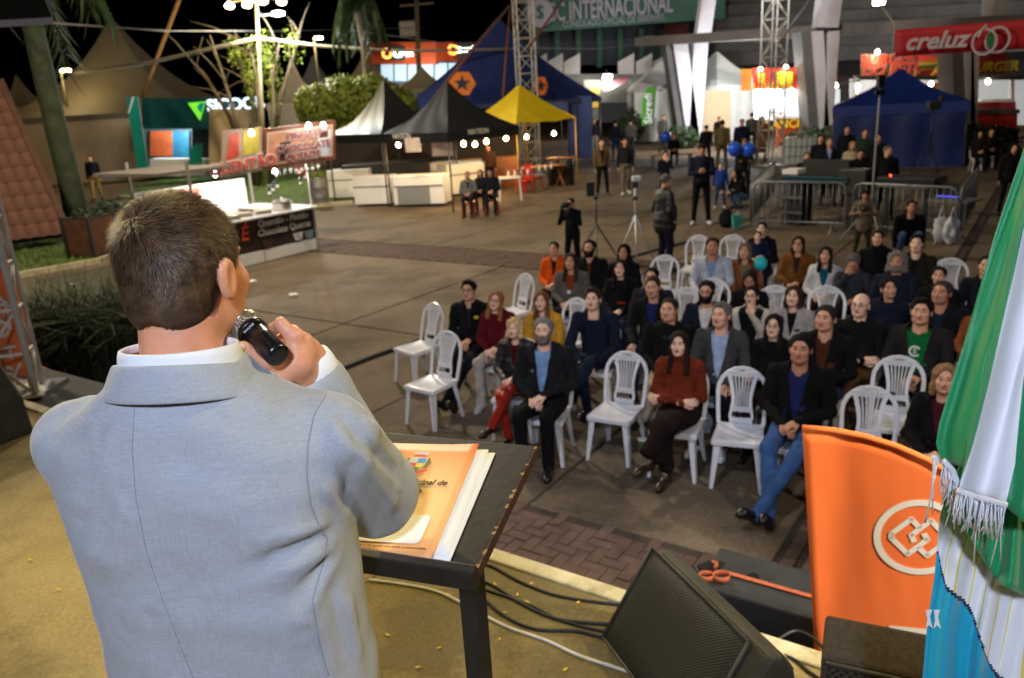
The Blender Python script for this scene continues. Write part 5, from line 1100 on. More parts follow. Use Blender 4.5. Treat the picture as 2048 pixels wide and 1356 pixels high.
# ------------------------------------------------------------------ the audience
G_A = 'seated audience'; black = (22, 22, 25)
AUD = [  # head-top pixel, head-top height, label, options
 (935, 562, 1.28, 'man in a black jacket with a yellow badge and glasses, second row left', dict(top=(20, 22, 24), inner=(40, 40, 44), vneck=.03, glasses=True, hc=(36, 26, 20), arms='lap', legs='ext', pants=(30, 30, 34), hair='quiff')),
 (990, 583, 1.22, 'woman with strawberry blonde hair and glasses in a burgundy sweater', dict(tpl='f2', hair='wave', hc=(150, 98, 58), top=(92, 18, 28), pants=(200, 190, 176), glasses=True, sk='d', hroll=.15, shoe=(190, 186, 180))),
 (1082, 584, 1.22, 'woman in a yellow cardigan with shoulder-length brown hair', dict(tpl='f1', hair='wave', hc=(110, 74, 46), top=(214, 158, 52), inner=(30, 28, 30), vneck=.05, sk='d', pants=(40, 40, 48))),
 (1027, 638, 1.17, 'woman with curly blonde hair, black leather jacket and red leather trousers', dict(tpl='f2', hair='curly', hc=(206, 178, 128), top=(22, 22, 26), inner=(80, 18, 24), vneck=.05, pants=(150, 36, 22), leather=True, legs='cross', sk='d', shoe=(16, 14, 14), arms='lap', hyaw=.1)),
 (1085, 637, 1.31, 'heavy grey-bearded man in a dark blazer and light blue shirt, front row left', dict(tpl='m2', hair='short', hc=(122, 118, 114), beard='beard', top=(30, 31, 34), inner=(132, 164, 214), pants=(20, 20, 24), fat=1.22, wide=1.10, arms='lap', inner_to=.80, vneck=.075, sk='d', hyaw=-.1)),
 (1185, 577, 1.29, 'man in a navy sweater with brown hair leaning forward, legs crossed', dict(hair='quiff', hc=(72, 50, 34), top=(24, 32, 50), pants=(30, 38, 58), legs='cross', arms='low', lean=-.18, sk='d', wide=1.05, shoe=(24, 24, 26))),
 (1107, 483, 1.22, 'woman in a bright orange jacket with a grey headband', dict(tpl='f1', hair='tied', hc=(52, 40, 34), top=(232, 92, 22), inner=(40, 34, 32), vneck=.045, pants=(26, 26, 30), lod=1)),
 (1140, 507, 1.24, 'woman with long brown hair in a grey blazer over a rust top', dict(tpl='f2', hair='long', hc=(74, 48, 34), top=(96, 92, 88), inner=(142, 62, 24), vneck=.09, pants=(24, 22, 24), lod=1, wide=1.12)),
 (1178, 480, 1.30, 'young bearded man in a black jacket behind the woman in the grey blazer', dict(hair='short', hc=(30, 24, 20), beard='beard', top=black, inner=(120, 52, 26), vneck=.03, lod=1)),
 (1247, 490, 1.23, 'person in a black jacket with the hood up', dict(tpl='f1', hair='hood', hc=(24, 20, 20), top=(20, 20, 23), lod=1, sk='c')),
 (1240, 520, 1.24, 'young woman with long black hair in a black jacket with a red print', dict(tpl='f1', hair='long', hc=(30, 22, 20), top=(20, 20, 22), pants=(36, 44, 66), sk='d', lod=1)),
 (1303, 536, 1.27, 'man with glasses mostly hidden behind the man with the lanyard', dict(tpl='m3', hair='short', hc=(30, 24, 20), top=(36, 38, 46), glasses=True, lod=1)),
 (1305, 553, 1.30, 'balding man in a black blazer and navy shirt with a lanyard', dict(hair='shaved', hc=(70, 52, 40), beard='stubble', top=black, inner=(36, 40, 92), vneck=.07, pants=(36, 48, 80), lod=0, hpit=.15, arms='knees')),
 (1338, 597, 1.29, 'shaven-headed man in a black sweater with sunglasses at the neck and cream trousers', dict(tpl='m2', hair='shaved', hc=(60, 46, 38), beard='stubble', top=(18, 18, 20), pants=(186, 172, 150), legs='cross', wide=1.08, fat=1.08, hyaw=.1)),
 (1413, 562, 1.29, 'man with dark hair, beard and glasses in a navy blazer and white shirt', dict(hair='short', hc=(32, 26, 24), beard='beard', glasses=True, top=(24, 30, 46), inner=(226, 220, 216), vneck=.08, pants=(30, 36, 56), hpit=.1)),
 (1442, 606, 1.31, 'grey-haired man in a dark grey blazer and pale blue shirt with white sneakers', dict(tpl='m3', hair='quiff', hc=(112, 104, 98), top=(66, 66, 66), inner=(170, 190, 222), vneck=.085, pants=(24, 25, 30), shoe=(220, 220, 222), arms='knees', sk='a', hyaw=.2, inner_to=.85)),
 (1358, 665, 1.24, 'young woman with long hair in a rust turtleneck and dark leather skirt, arms crossed', dict(tpl='f1', hair='long', hc=(52, 34, 26), top=(112, 44, 26), pants=(36, 24, 24), skirt=True, leather=False, legs='cross', arms='crossed', sk='d', scarf=(110, 42, 26), shoe=(44, 26, 20))),
 (1425, 476, 1.29, 'man in a white blazer and light blue shirt, back row', dict(tpl='m2', hair='short', hc=(74, 46, 30), top=(190, 196, 210), inner=(140, 160, 206), vneck=.08, pants=(40, 48, 70), arms='knees', sk='c', lod=1, wide=1.05, hyaw=-.2)),
 (1490, 487, 1.22, 'woman with short grey hair in a tan brown blazer', dict(tpl='f2', hair='bob', hc=(108, 94, 82), top=(130, 76, 42), inner=(126, 104, 84), vneck=.08, pants=(44, 34, 30), sk='b', lod=1, wide=1.1)),
 (1524, 444, 1.24, 'woman with black hair in black holding a child on her lap, back row', dict(tpl='f1', hair='tied', hc=(26, 22, 22), top=(22, 24, 32), pants=(32, 38, 60), sk='d', lod=1)),
 (1500, 541, 1.20, 'woman in black looking down between the tan blazer and the hidden face', dict(tpl='f2', hair='bob', hc=(58, 40, 30), top=(18, 18, 20), hpit=.5, lod=1, sk='c')),
 (1503, 573, 1.22, 'dark-haired woman with glasses covering her face with one hand', dict(tpl='f1', hair='tied', hc=(34, 24, 22), top=(206, 196, 186), inner=(22, 22, 24), inner_to=.95, vneck=.14, glasses=True, arms=('lap', 'face'), sk='d', pants=(26, 26, 32))),
 (1597, 473, 1.23, 'woman with short auburn hair in a brown suede jacket', dict(tpl='f2', hair='bob', hc=(72, 34, 28), top=(116, 72, 30), inner=(46, 34, 30), vneck=.05, pants=(54, 34, 30), lod=1, sk='b', glasses=True, wide=1.08)),
 (1652, 494, 1.22, 'woman with dark hair in a white jacket over a teal top', dict(tpl='f1', hair='wave', hc=(34, 26, 26), top=(206, 204, 206), inner=(20, 86, 100), vneck=.07, pants=(60, 44, 38), lod=1, sk='b')),
 (1708, 508, 1.19, 'grey-haired man bowing with a hand to his forehead, grey suit', dict(hair='short', hc=(96, 92, 90), top=(54, 56, 62), hpit=.75, lean=-.22, arms=('brow', 'lap'), lod=1, sk='c')),
 (1757, 460, 1.27, 'woman in a black turtleneck with her hair tied, back row right', dict(tpl='f1', hair='tied', hc=(44, 30, 26), top=(14, 14, 16), lod=1, wide=1.1, sk='b', scarf=(14, 14, 16))),
 (1795, 505, 1.29, 'man with curly grey hair and a moustache in a dark blue jacket, arms folded', dict(tpl='m2', hair='curly', hc=(116, 114, 112), beard='stubble', top=(30, 36, 52), arms='crossed', lod=1, sk='c', fat=1.1)),
 (1835, 470, 1.28, 'young man in a dark olive jacket, back row right', dict(hair='quiff', hc=(36, 28, 24), top=(40, 36, 30), inner=(22, 22, 24), vneck=.05, lod=1, sk='d', pants=(190, 182, 160))),
 (1778, 556, 1.24, 'woman with black hair in a navy jacket turning her head, behind the bald man', dict(tpl='f1', hair='tied', hc=(24, 20, 22), top=(24, 30, 48), hyaw=-.5, hroll=-.15, lod=1, pants=(48, 78, 128), sk='b')),
 (1587, 573, 1.22, 'woman with a brown bob in a pale grey jacket over black', dict(tpl='f2', hair='bob', hc=(84, 54, 38), top=(178, 172, 168), inner=(20, 20, 22), vneck=.05, sk='d', pants=(40, 38, 42))),
 (1548, 630, 1.23, 'woman with dark hair and glasses in black, arms crossed', dict(tpl='f1', hair='wave', hc=(36, 26, 24), top=(18, 17, 19), glasses=True, arms='crossed', sk='d', pants=(52, 36, 32))),
 (1652, 612, 1.30, 'man with short grey-black hair in a black jacket over a brown shirt', dict(tpl='m2', hair='short', hc=(52, 46, 44), top=(20, 20, 22), inner=(82, 42, 28), vneck=.07, pants=(38, 54, 88), sk='b', hyaw=.2, wide=1.06, inner_to=.8)),
 (1602, 671, 1.30, 'man in a black jacket, navy shirt and blue jeans, front row right', dict(tpl='m2', hair='short', hc=(20, 17, 18), top=(18, 18, 20), inner=(34, 40, 88), vneck=.08, pants=(62, 96, 150), legs='ext', arms='lap', sk='c', wide=1.08, inner_to=.85, shoe=(14, 13, 14), hyaw=-.05)),
 (1722, 588, 1.28, 'bald man with glasses in a black shirt, arms folded, khaki trousers', dict(tpl='m1', hair='bald', hc=(90, 76, 66), glasses=True, top=(20, 22, 26), arms='crossed', pants=(108, 84, 54), legs='cross', sk='d', hyaw=.15)),
 (1845, 598, 1.31, 'man in a dark jacket over a green T-shirt with a white emblem', dict(tpl='m2', hair='quiff', hc=(24, 20, 20), top=(38, 36, 36), inner=(14, 108, 52), vneck=.10, pants=(30, 34, 44), sk='b', wide=1.08, inner_to=.95)),
 (1885, 563, 1.28, 'man with greying hair in a dark jacket behind the green T-shirt', dict(tpl='m2', hair='short', hc=(78, 66, 58), top=(24, 26, 32), inner=(26, 40, 62), vneck=.05, sk='c', lod=1, hyaw=.25)),
 (1880, 533, 1.22, 'dark-haired woman in black behind the greying man, far right', dict(tpl='f1', hair='tied', hc=(40, 30, 26), top=(18, 17, 18), sk='b', lod=1)),
 (1893, 731, 1.23, 'woman with a light brown bob in a black blazer and wine red top, front row', dict(tpl='f2', hair='bob', hc=(142, 108, 74), top=(18, 17, 18), inner=(72, 22, 34), vneck=.08, pants=(24, 22, 24), sk='b', hyaw=-.1)),
 (1975, 512, 1.26, 'person in a dark navy jacket half hidden by the green flag', dict(top=(22, 26, 38), lod=1)),
 (1985, 585, 1.24, 'person in a tan brown coat almost hidden by the green flag', dict(top=(132, 72, 36), lod=1)),
]
RAW = {}
for x, y, z, lab, kw in AUD:
    kw = dict(kw); p = at(x, y, z); f = face_to((p.x, p.y)); f = (f+V3(FACE)*.8) if False else np.array(f)*.55+np.array(FACE)*.45; f = f/np.linalg.norm(f)
    le = kw.get('lean', 0.); s_ = (z-.44)/(.105+.475+.155+.118*.94+.008); 
    off = .055+le*.55; loc = V3((p.x, p.y, 0))+V3((*f, 0))*off
    kw['hyaw'] = -kw.get('hyaw', 0.)
    r = person(lab, tuple(loc), f, 'sit', s=s_, group=G_A, **kw); RAW[lab] = r
    if y < 900: chair(loc+V3((*f, 0))*-.02, f, 'white plastic chair under the '+lab.split(',')[0][:70] if len(lab.split(',')[0].split()) <= 11 else 'white plastic chair under the '+' '.join(lab.split()[:10]))
def near(lab): return [r for k, r in RAW.items() if lab in k][0]
def badge(r, dx, dz, poly, mat, nm='badge', dy=-.145):      # small mark on a chest
    J, hd, nk, pel, rz, loc = PJ[r.name]; mb = MB(); c = nk+V3((dx, dy, dz)); mb.add([c+V3((a, -.004, b)) for a, b in poly], [tuple(range(len(poly)))]); mb.build(nm, mat, r, solid=.004)
sq = lambda s: [(-s, -s), (s, -s), (s, s), (-s, s)]
badge(near('yellow badge'), .09, -.13, [(.028*math.cos(t), .022*math.sin(t)) for t in np.linspace(0, 6.28, 9)[:-1]], M('badge_yellow', S(214, 200, 30), .6, 0), dy=-.105)
badge(near('lanyard'), .0, -.26, [(-.025, -.03), (.025, -.03), (.025, .03), (-.025, .03)], M('badge_white', S(230, 230, 235), .5, 0), 'name_card', dy=-.16)
badge(near('rust top'), .0, -.22, sq(.022), M('badge_white'), 'name_card', dy=-.165)
badge(near('red print'), .03, -.25, [(-.05, -.012), (.05, -.012), (.05, .012), (-.05, .012)], M('print_red', S(170, 30, 30), .6, 0), 'print', dy=-.15)
r = near('green T-shirt with'); J, hd, nk, pel, rz, lc = PJ[r.name]; q = ring_mesh(.042, .042, .016, 20, .002, .6, 5.6); o_ = O('shirt_emblem', q, M('ink_white'), r); place(o_, nk+V3((-.01, -.150, -.17)), (1, 0, 0), (0, .1, 1)); lettering('S', .06, M('ink_white'), r, nk+V3((-.01, -.152, -.17)), (1, 0, 0), (0, .1, 1), bold=.001)
r = near('sunglasses'); J, hd, nk, pel, rz, lc = PJ[r.name]; q = MB()
for g in (-1, 1): q.lathe([(.018, -.003), (.020, 0), (.018, .003)], 12, (g*.022, 0, 0))
place(q.build('sunglasses', M('glasses_frame'), r), nk+V3((0, -.125, -.09)), (1, 0, 0), (0, .2, 1))
r = near('covering'); 
# child on the lap
m_ = near('holding a child'); J, hd, nk, pel, rz, lc = PJ[m_.name]; cl_ = lc+Rz(rz)@V3((-.02, -.17, .16))
ch = person('small child in a dark blue jacket sitting on the lap of the woman in black', tuple(cl_), face_to(cl_), 'sit', s=.62, hair='short', hc=(74, 52, 36), top=(26, 34, 62), pants=(26, 40, 84), sk='d', lod=1)
def ball(label, c, r_, col, tail=None):
    t = thing('balloon', label, 'balloon', tuple(c)); q = MB(); prof = [(r_*math.sin(a)*(1+.0*a), -r_*1.12*math.cos(a) if a < PI/2 else -r_*math.cos(a)) for a in np.linspace(.03, PI-.03, 16)]; q.lathe(prof, 24); q.build('skin', M('balloon_%d%d%d' % col, S(*col), .15, .02, 5, coat=.4), t, True)
    q = MB(); q.lathe([(.012, -r_*1.12-.018), (.004, -r_*1.12)], 8); q.build('knot', M('balloon_%d%d%d' % col), t); q = MB(); q.tube([(0, 0, -r_*1.12), (.02, -.02, -r_*1.12-.15), (-.02, 0, -r_*1.12-.35)], .0015, 4); q.build('string', M('ink_white'), t); return t
pb3 = at(1521, 526, .98); ball('turquoise balloon held beside the tan blazer woman', pb3, .085, (30, 190, 200))
# cup on the ground by the front row
q = thing('paper_cup', 'green printed paper cup standing on the paving by the front row', 'cup', tuple(at(1286, 905))); mb = MB(); mb.lathe([(.035, 0), (.045, .13), (.047, .132)], 18); mb.build('cup_body', M('cup_green', S(110, 150, 80), .5, .4, 25), q, True); mb = MB(); mb.lathe([(.048, .130), (.048, .138), (.03, .142)], 18); mb.build('lid', M('cup_lid', S(215, 220, 210), .4, 0), q, True)
q = thing('plastic_bag', 'crumpled white plastic bag under the chair behind the leather skirt', 'bag', tuple(at(1404, 865))); V2, F2 = nets(lambda P: ell(P, (0, 0, .10), (.10, .08, .11)), (-.16, -.14, -.05), (.16, .14, .26), .012); V2 = V2+vnorm(V2, F2)*wob(V2, .02, 40, 5)[:, None]; V2[:, 2] = np.maximum(V2[:, 2], .003); O('bag_body', npmesh('bag', V2, F2), M('bag_white', S(190, 190, 195), .35, .1, 12), q)
hz_ = MB(); hz_.tube([V3(at(x, y, .02)) for x, y in ((560, 790), (640, 755), (740, 715), (840, 680))]+[V3(at(x, y, .02)) for x, y in ((985, 640), (1085, 590), (1180, 548), (1235, 523), (1310, 500), (1400, 478))], .03, 8); tag(hz_.build('cable_duct', M('rubber_duct', (.02, .022, .024), .7, .2, 10), None, True), 'black rubber cable duct running across the plaza behind the seats', 'cable')
# ------------------------------------------------------------------ helpers of the background
def fp3(x, y, Y): return V3(far(x, y, Y))
def foliage(name, parent, c, r, n, leaf, mat, seed=1, shell=.55):
    rs = np.random.RandomState(seed); d = rs.normal(size=(n, 3)); d /= np.linalg.norm(d, axis=1, keepdims=True); k = 7
    lob = rs.normal(size=(k, 3)); lob /= np.linalg.norm(lob, axis=1, keepdims=True); rad = (shell+(1-shell)*rs.rand(n)**.5)*(.78+.30*np.clip((d@lob.T).max(1), 0, 1))
    P_ = d*rad[:, None]*V3(r)+V3(c); a = rs.normal(size=(n, 3)); a /= np.linalg.norm(a, axis=1, keepdims=True); b = np.cross(a, d); b /= np.linalg.norm(b, axis=1, keepdims=True)+1e-6
    s_ = leaf*(.6+.8*rs.rand(n, 1)); V_ = np.stack([P_-a*s_, P_-b*s_*.5, P_+a*s_, P_+b*s_*.5], 1).reshape(-1, 3)
    return stuff(O(name, npmesh(name, V_, np.arange(4*n).reshape(-1, 4), smooth=False), mat, parent))
def blades(name, parent, pts, h, w, mat, lean=.5, seed=2):
    rs = np.random.RandomState(seed); mb = MB()
    for p in pts:
        a = rs.rand()*6.28; L_ = h*(.6+.6*rs.rand()); dx = V3((math.cos(a), math.sin(a), 0)); sd = np.cross(dx, (0, 0, 1)); p = V3(p); l_ = lean*(.4+rs.rand())
        q = [p, p+dx*L_*l_*.3+V3((0, 0, L_*.6)), p+dx*L_*l_+V3((0, 0, L_*(1-.35*l_)))]
        mb.add([q[0]-sd*w, q[0]+sd*w, q[1]+sd*w*.8, q[1]-sd*w*.8, q[2]], [(0, 1, 2, 3), (3, 2, 4)])
    return stuff(mb.build(name, mat, parent))
LEAF = M('foliage_green', S(116, 128, 44), .6, .45, 3); LEAFD = M('foliage_dark', S(44, 62, 30), .6, .45, 4); BARK = M('bark', S(92, 80, 58), .9, .35, 6, bump=.6, bscale=20); BARKG = M('bark_mossy', S(52, 60, 42), .9, .4, 3, bump=.5, bscale=14)
GRASS = M('grass', S(70, 88, 30), .9, .5, 3, bump=.6, bscale=30)
TW = M('tent_white', S(222, 222, 216), .7, .05, 2, bump=.05, bscale=8); TBE = M('tent_beige', S(172, 150, 118), .8, .08, .6, bump=.08, bscale=5); TDK = M('tent_brown', S(96, 86, 68), .8, .1, .5); TBK = M('tent_black', S(26, 26, 28), .5, .15, 2); TYE = M('tent_yellow', S(232, 200, 22), .6, .06, 2); TNV = M('tent_navy', S(20, 31, 76), .6, .1, .8); TBL = M('tent_blue', S(20, 47, 128), .55, .12, 1.2, bump=.1, bscale=5)
TENTPOLE = M('tent_pole', S(70, 70, 72), .4, .1, 5, metal=.4); WHITEP = M('white_panel', S(230, 230, 228), .5, .04, 2); DARKP = M('dark_panel', (.015, .016, .018), .5, .2, 4); WOOD = M('wood_table', S(150, 92, 48), .55, .3, 6, bump=.2, bscale=30)
def tent(label, c, sx, sy, rz, ze, zp, roof, group=None, curve=.55, val=.25, walls=(), wallm=None, legs=True, legm=None, name='canopy_tent', roof2=None, apexr=.03):
    """square canopy; walls: indices 0..3 of the sides that are closed (0 is -y, 1 +x, 2 +y, 3 -x)"""
    t = thing(name, label, 'tent', (c[0], c[1], 0), rz, group); cs = [(-sx, -sy), (sx, -sy), (sx, sy), (-sx, sy)]; n = 9
    for k in range(4):
        a, b = V3((*cs[k], 0)), V3((*cs[(k+1) % 4], 0)); rows = []
        for j in range(n+1):
            s_ = j/n; h = s_*(1-curve)+curve*s_**2.6; sag = 0
            rows.append([(a*(1-u)+b*u)*(1-s_)*(1-apexr)+(a*(1-u)+b*u)*apexr+V3((0, 0, ze+(zp-ze)*h-.05*math.sin(PI*u)*(1-s_)+.02*math.sin(u*17+j)*(1-s_)*(sx > 1))) for u in np.linspace(0, 1, 13)])
        mb = MB(); mb.sheet(rows); mb.build('roof_panel', roof2 if (roof2 and k in (3,)) else roof, t, True)
        if val:
            mb = MB(); mb.sheet([[a*(1-u)+b*u+V3((0, 0, ze-.0-v*val)) for u in np.linspace(0, 1, 9)] for v in (0, 1)]); mb.build('valance', roof, t, solid=.01)
        if k in walls:
            mb = MB(); nrm = np.cross(b-a, (0, 0, 1)); nrm /= np.linalg.norm(nrm)
            mb.sheet([[(a*(1-u)+b*u)*.985+nrm*(.06*math.sin(u*23+v)*.5)+V3((0, 0, (ze-.05)*(1-v)+.02)) for u in np.linspace(0, 1, 25)] for v in np.linspace(0, 1, 6)]); mb.build('side_wall', wallm or roof, t, True)
    if legs:
        for x, y in cs: mb = MB(); mb.tube([(x*.98, y*.98, 0), (x*.98, y*.98, ze)], .025 if sx < 3 else .05, 8); mb.build('leg', legm or TENTPOLE, t, True)
    return t
def bulb(label, p, r, col, s, energy=None, group='string bulbs', cord=.12, shape='bulb'):
    t = thing('light_bulb', label, 'light bulb', tuple(p), 0, group); q = MB(); q.lathe([(r*.15, r*1.3), (r*.5, r*1.0), (r*.95, .25*r), (r, -.2*r), (r*.7, -.75*r), (r*.1, -r)], 14); q.build('glass', glow('glow_%d_%d' % (int(col[2]*100), int(s)), col, s), t, True)
    q = MB(); q.tube([(0, 0, r*1.2), (0, 0, r*1.2+cord)], r*.35, 8); q.build('socket', DARKP, t)
    if energy: lamp('POINT', (p[0], p[1], p[2]-r*1.6), energy, col, r)
    return t
WARM = (1, .66, .30); WARMW = (1, .84, .58); COLD = (.86, .94, 1); YEL = (1, .80, .42)

# ------------------------------------------------------------------ lawns, kerbs, roof hut, planters, palm trunk (left)
def lawn(poly, name='lawn'):
    mb = MB(); P_ = [V3(at(*p, 0)) for p in poly]; n = len(P_); mb.add([p+V3((0, 0, .05)) for p in P_]+[p-V3((0, 0, .1)) for p in P_], [tuple(range(n))]+[(i, n+i, n+(i+1) % n, (i+1) % n) for i in range(n)]); return struct(mb.build(name, GRASS, fix=True)), P_
def kerb(pts): 
    mb = MB()
    for a, b in zip(pts[:-1], pts[1:]): mb.bar(V3(at(*a, .06)), V3(at(*b, .06)), .14, .13)
    return struct(mb.build('kerb', C_KERB))
l1, P1 = lawn([(-80, 572), (60, 545), (200, 520), (285, 490), (170, 462), (-80, 478)]); kerb([(-80, 573), (60, 546), (200, 521), (287, 490)])
l2, P2 = lawn([(236, 393), (450, 405), (620, 411), (705, 404), (705, 338), (440, 340), (262, 372)]); kerb([(236, 394), (450, 406), (620, 412), (706, 405)])
rs = np.random.RandomState(3)
def inpoly(p, P_):
    x, y = p; c = False
    for i in range(len(P_)):
        a, b = P_[i], P_[i-1]
        if (a[1] > y) != (b[1] > y) and x < (b[0]-a[0])*(y-a[1])/(b[1]-a[1])+a[0]: c = not c
    return c
for P_, n in ((P1, 7000), (P2, 6000)):
    lo, hi = np.min(P_, 0), np.max(P_, 0); pp = [p for p in (lo[:2]+(hi-lo)[:2]*rs.rand(n, 2)) if inpoly(p, P_)]; blades('grass', None, [(*p, .05) for p in pp], .09, .012, M('grass_blade', S(92, 112, 36), .7, .4, 2), .7)
# tiled roof hut at the left edge
E_ = V3(at(134, 468, .35)); Lf = V3(at(-170, 506, .35)); T_ = fp3(-4, 160, E_[1]+1.6); ud = (Lf-E_); UL = np.linalg.norm(ud); ud /= UL; vd = T_-E_; VL = np.linalg.norm(vd); vd /= VL; nd = np.cross(ud, vd); nd = nd if nd[2] > 0 else -nd
hut = thing('tiled_hut', 'brown tiled steep roof of a hut reaching to the ground at the left edge', 'hut', (E_[0], E_[1], 0)); hl = V3(hut.location)
q = MB(); q.hexa([E_-hl-nd*.2, E_+ud*UL-hl-nd*.2, T_+ud*UL-hl-nd*.2, T_-hl-nd*.2, E_-hl-nd*.03, E_+ud*UL-hl-nd*.03, T_+ud*UL-hl-nd*.03, T_-hl-nd*.03]); q.build('roof_base', M('roof_underlay', S(44, 28, 22), .9, .2, 3), hut, fix=True)
TILE = M('roof_tile_clay', S(98, 62, 48), .75, .3, 2.2, bump=.3, bscale=18); tl = MB(); tw, th_ = .30, .42
for j in range(2): pass
rows = []
for j in range(4):
    v = j/3; rows.append([(u*tw, v*th_*1.08, .055*math.sin(PI*min(1, max(0, u*1.0)))+.03*(1-v)) for u in np.linspace(0, 1, 7)])
tl.sheet(rows); tme = tl.mesh('tile'); tme.materials.append(TILE); tme.polygons.foreach_set('use_smooth', [True]*len(tme.polygons)); nt_ = 0
Rm = Matrix((Vector(ud), Vector(vd), Vector(nd))).transposed().to_4x4()
for j in range(int(VL/th_)+1):
    for i in range(int(UL/tw)):
        p = E_+ud*(i*tw)+vd*(j*th_)-hl+nd*.01; w_ = p+hl
        if nt_ >= 298 or i > 13: continue
        o = bpy.data.objects.new('roof_tile', tme); COL.objects.link(o); o.parent = hut; m4 = Rm.copy(); m4.translation = Vector(p); o.matrix_local = m4; nt_ += 1
q = MB(); q.bar(E_-hl+nd*.02-ud*.05, T_-hl+nd*.02-ud*.05, .16, .10); q.build('verge_board', M('verge_wood', S(84, 56, 42), .8, .2, 3), hut)
# palm trunk and its planters
pt = V3(at(162, 474)); tag_t = thing('palm_tree', 'tall mossy palm trunk leaning slightly behind the wooden planters on the left', 'tree', tuple(pt))
q = MB(); top_ = fp3(62, 35, pt[1]-.5)-pt; q.tube([V3((0, 0, 0)), top_*.25+V3((.05, 0, 0)), top_*.5, top_*.75, top_, top_*1.25], [.36, .32, .30, .28, .26, .24], 14); q.build('trunk', BARKG, tag_t, True)
def palm_crown(parent, c, n, L_, seed, mat=LEAFD, droop=1.):
    rs = np.random.RandomState(seed)
    for i in range(n):
        a = 6.28*i/n+rs.rand()*.4; mb = MB(); pts = []; dx = V3((math.cos(a), math.sin(a), 0)); p = V3(c); dz = rs.uniform(-.1, .9); out = rs.uniform(.5, 1)
        for k in range(9): pts.append(p.copy()); p = p+(dx*out+V3((0, 0, dz)))*L_/9; dz -= .30*droop; out *= .9
        sd = np.cross(dx, (0, 0, 1))
        for k in range(1, 8):
            for g in (-1, 1):
                for f_ in (0, .25, .5, .75):
                    a0 = pts[k]*(1-f_)+pts[k+1]*f_; b0 = a0+sd*g*L_*rs.uniform(.08, .2)+V3((0, 0, -L_*rs.uniform(.15, .32))); w_ = dx*rs.uniform(.03, .06); mb.add([a0-w_, a0+w_, b0+w_*.2], [(0, 1, 2)])
        mb.tube(pts, .014, 4); mb.build('frond', mat, parent)
palm_crown(tag_t, top_*1.25, 12, 3.2, 4)
PLK = M('planter_wood', S(92, 58, 40), .8, .35, 4, bump=.3, bscale=20); DKM = M('planter_frame', (.025, .025, .028), .5, .2, 4)
for i, (x, y, lab) in enumerate(((166, 520, 'dark framed wooden slat planter nearest the palm trunk on the lawn'), (212, 500, 'dark framed wooden slat planter behind the speaker\'s head on the left'))):
    p = V3(at(x, y)); t = thing('planter_box', lab, 'planter', tuple(p), -.35, 'slatted planters')
    for sx in (-1, 1):
        for sy in (-1, 1): q = MB(); q.box((sx*.42, sy*.42+.42, .52), (.08, .08, 1.04)); q.build('post', DKM, t)
    for k in range(7):
        for yy in (.02, .82): q = MB(); q.box((-.33+k*.11, yy, .54), (.098, .025, .86)); q.build('plank', PLK, t)
        for xx in (-.40, .40): q = MB(); q.box((xx, .09+k*.11, .54), (.025, .098, .86)); q.build('plank', PLK, t)
    q = MB(); q.box((0, .42, .99), (.8, .78, .06)); q.build('soil', JOINT, t); foliage('plant', t, (0, .42, 1.05), (.36, .36, .18), 300, .06, LEAFD, 5+i)
# canopy corner of the stage roof, top left
cn = [fp3(-120, -30, 7.0), fp3(104, 44, 7.0), fp3(-120, 66, 7.0)]; cb = thing('stage_canopy', 'dark stage canopy corner with a pale edge at the top left', 'canopy', (0, 0, STZ)); c0 = V3((0, 0, STZ))
q = MB(); a, b = fp3(-200, 60, 6.2)-c0, fp3(105, 41, 7.2)-c0; q.quad(a, b, b+V3((-.9, 2.0, .9)), a+V3((-.9, 2.0, .9))); q.quad(a, b, b+V3((-.3, .1, 1.2)), a+V3((-.3, .1, 1.2))); q.build('awning', DARKP, cb, solid=.02)
q = MB(); q.bar(a, b, .02, .05); q.build('pale_edge', M('canopy_edge', S(200, 200, 225), .6, .05, 3), cb)
q = MB(); q.tube([a+V3((0, .3, 0)), V3((a[0], a[1]+.3, 0))], .04, 8); q.build('post', ALU, cb, True)
# stage-side loudspeaker and shrub
p = V3(at(10, 868, STZ)); t = thing('loudspeaker', 'black loudspeaker cabinet cut off at the left edge of the stage', 'speaker', (p[0]-.25, p[1]-.1, STZ), -.5); q = MB(); q.prism([(-.3, 0), (.35, 0), (.32, .25), (.12, .52), (-.3, .52)], 1, -.3, .3); q.build('cabinet', BLK, t, bevel=.02); q = MB(); q.box((.05, -.305, .25), (.4, .012, .4)); q.build('grille', GRM, t)
sc_ = V3(at(175, 765)); t = thing('ornamental_grass', 'dark clump of ornamental grass on the ground left of the speaker', 'plant', (sc_[0], sc_[1], 0)); rs = np.random.RandomState(8)
pp = [(rs.normal()*.62, rs.normal()*.40, 0) for _ in range(3600)]; blades('blade_tuft', t, pp, 1.55, .007, M('shrub_blade', S(66, 78, 42), .7, .4, 3), .75, 9)
q = MB(); q.tube([V3(at(60, 728, 1.0)), V3(at(110, 748, 1.05)), V3(at(170, 768, 1.1)), V3(at(260, 800, 1.1))], .022, 6); tag(q.build('ratchet_strap', M('strap_orange'), None, True), 'orange strap stretched from the truss foot behind the speaker', 'strap')
for i, (x, y) in enumerate(((147, 570), (588, 592), (505, 565), (905, 322))): q = MB(); V2, F2 = nets(lambda P: ell(P, (0, 0, .02), (.09, .06, .03)), (-.14, -.12, -.04), (.14, .12, .09), .014); V2 = V2+vnorm(V2, F2)*wob(V2, .012, 60, i)[:, None]; o = O('paper_scrap', npmesh('scrap', V2, F2), PAPER, None, loc=at(x, y, .005)); tag(o, ['crumpled white paper lying by the lawn kerb on the left', 'crumpled white paper on the concrete right of the microphone', 'crumpled white paper on the concrete beside the hot drink stall', 'crumpled white paper near the red chairs under the tents'][i], 'litter')

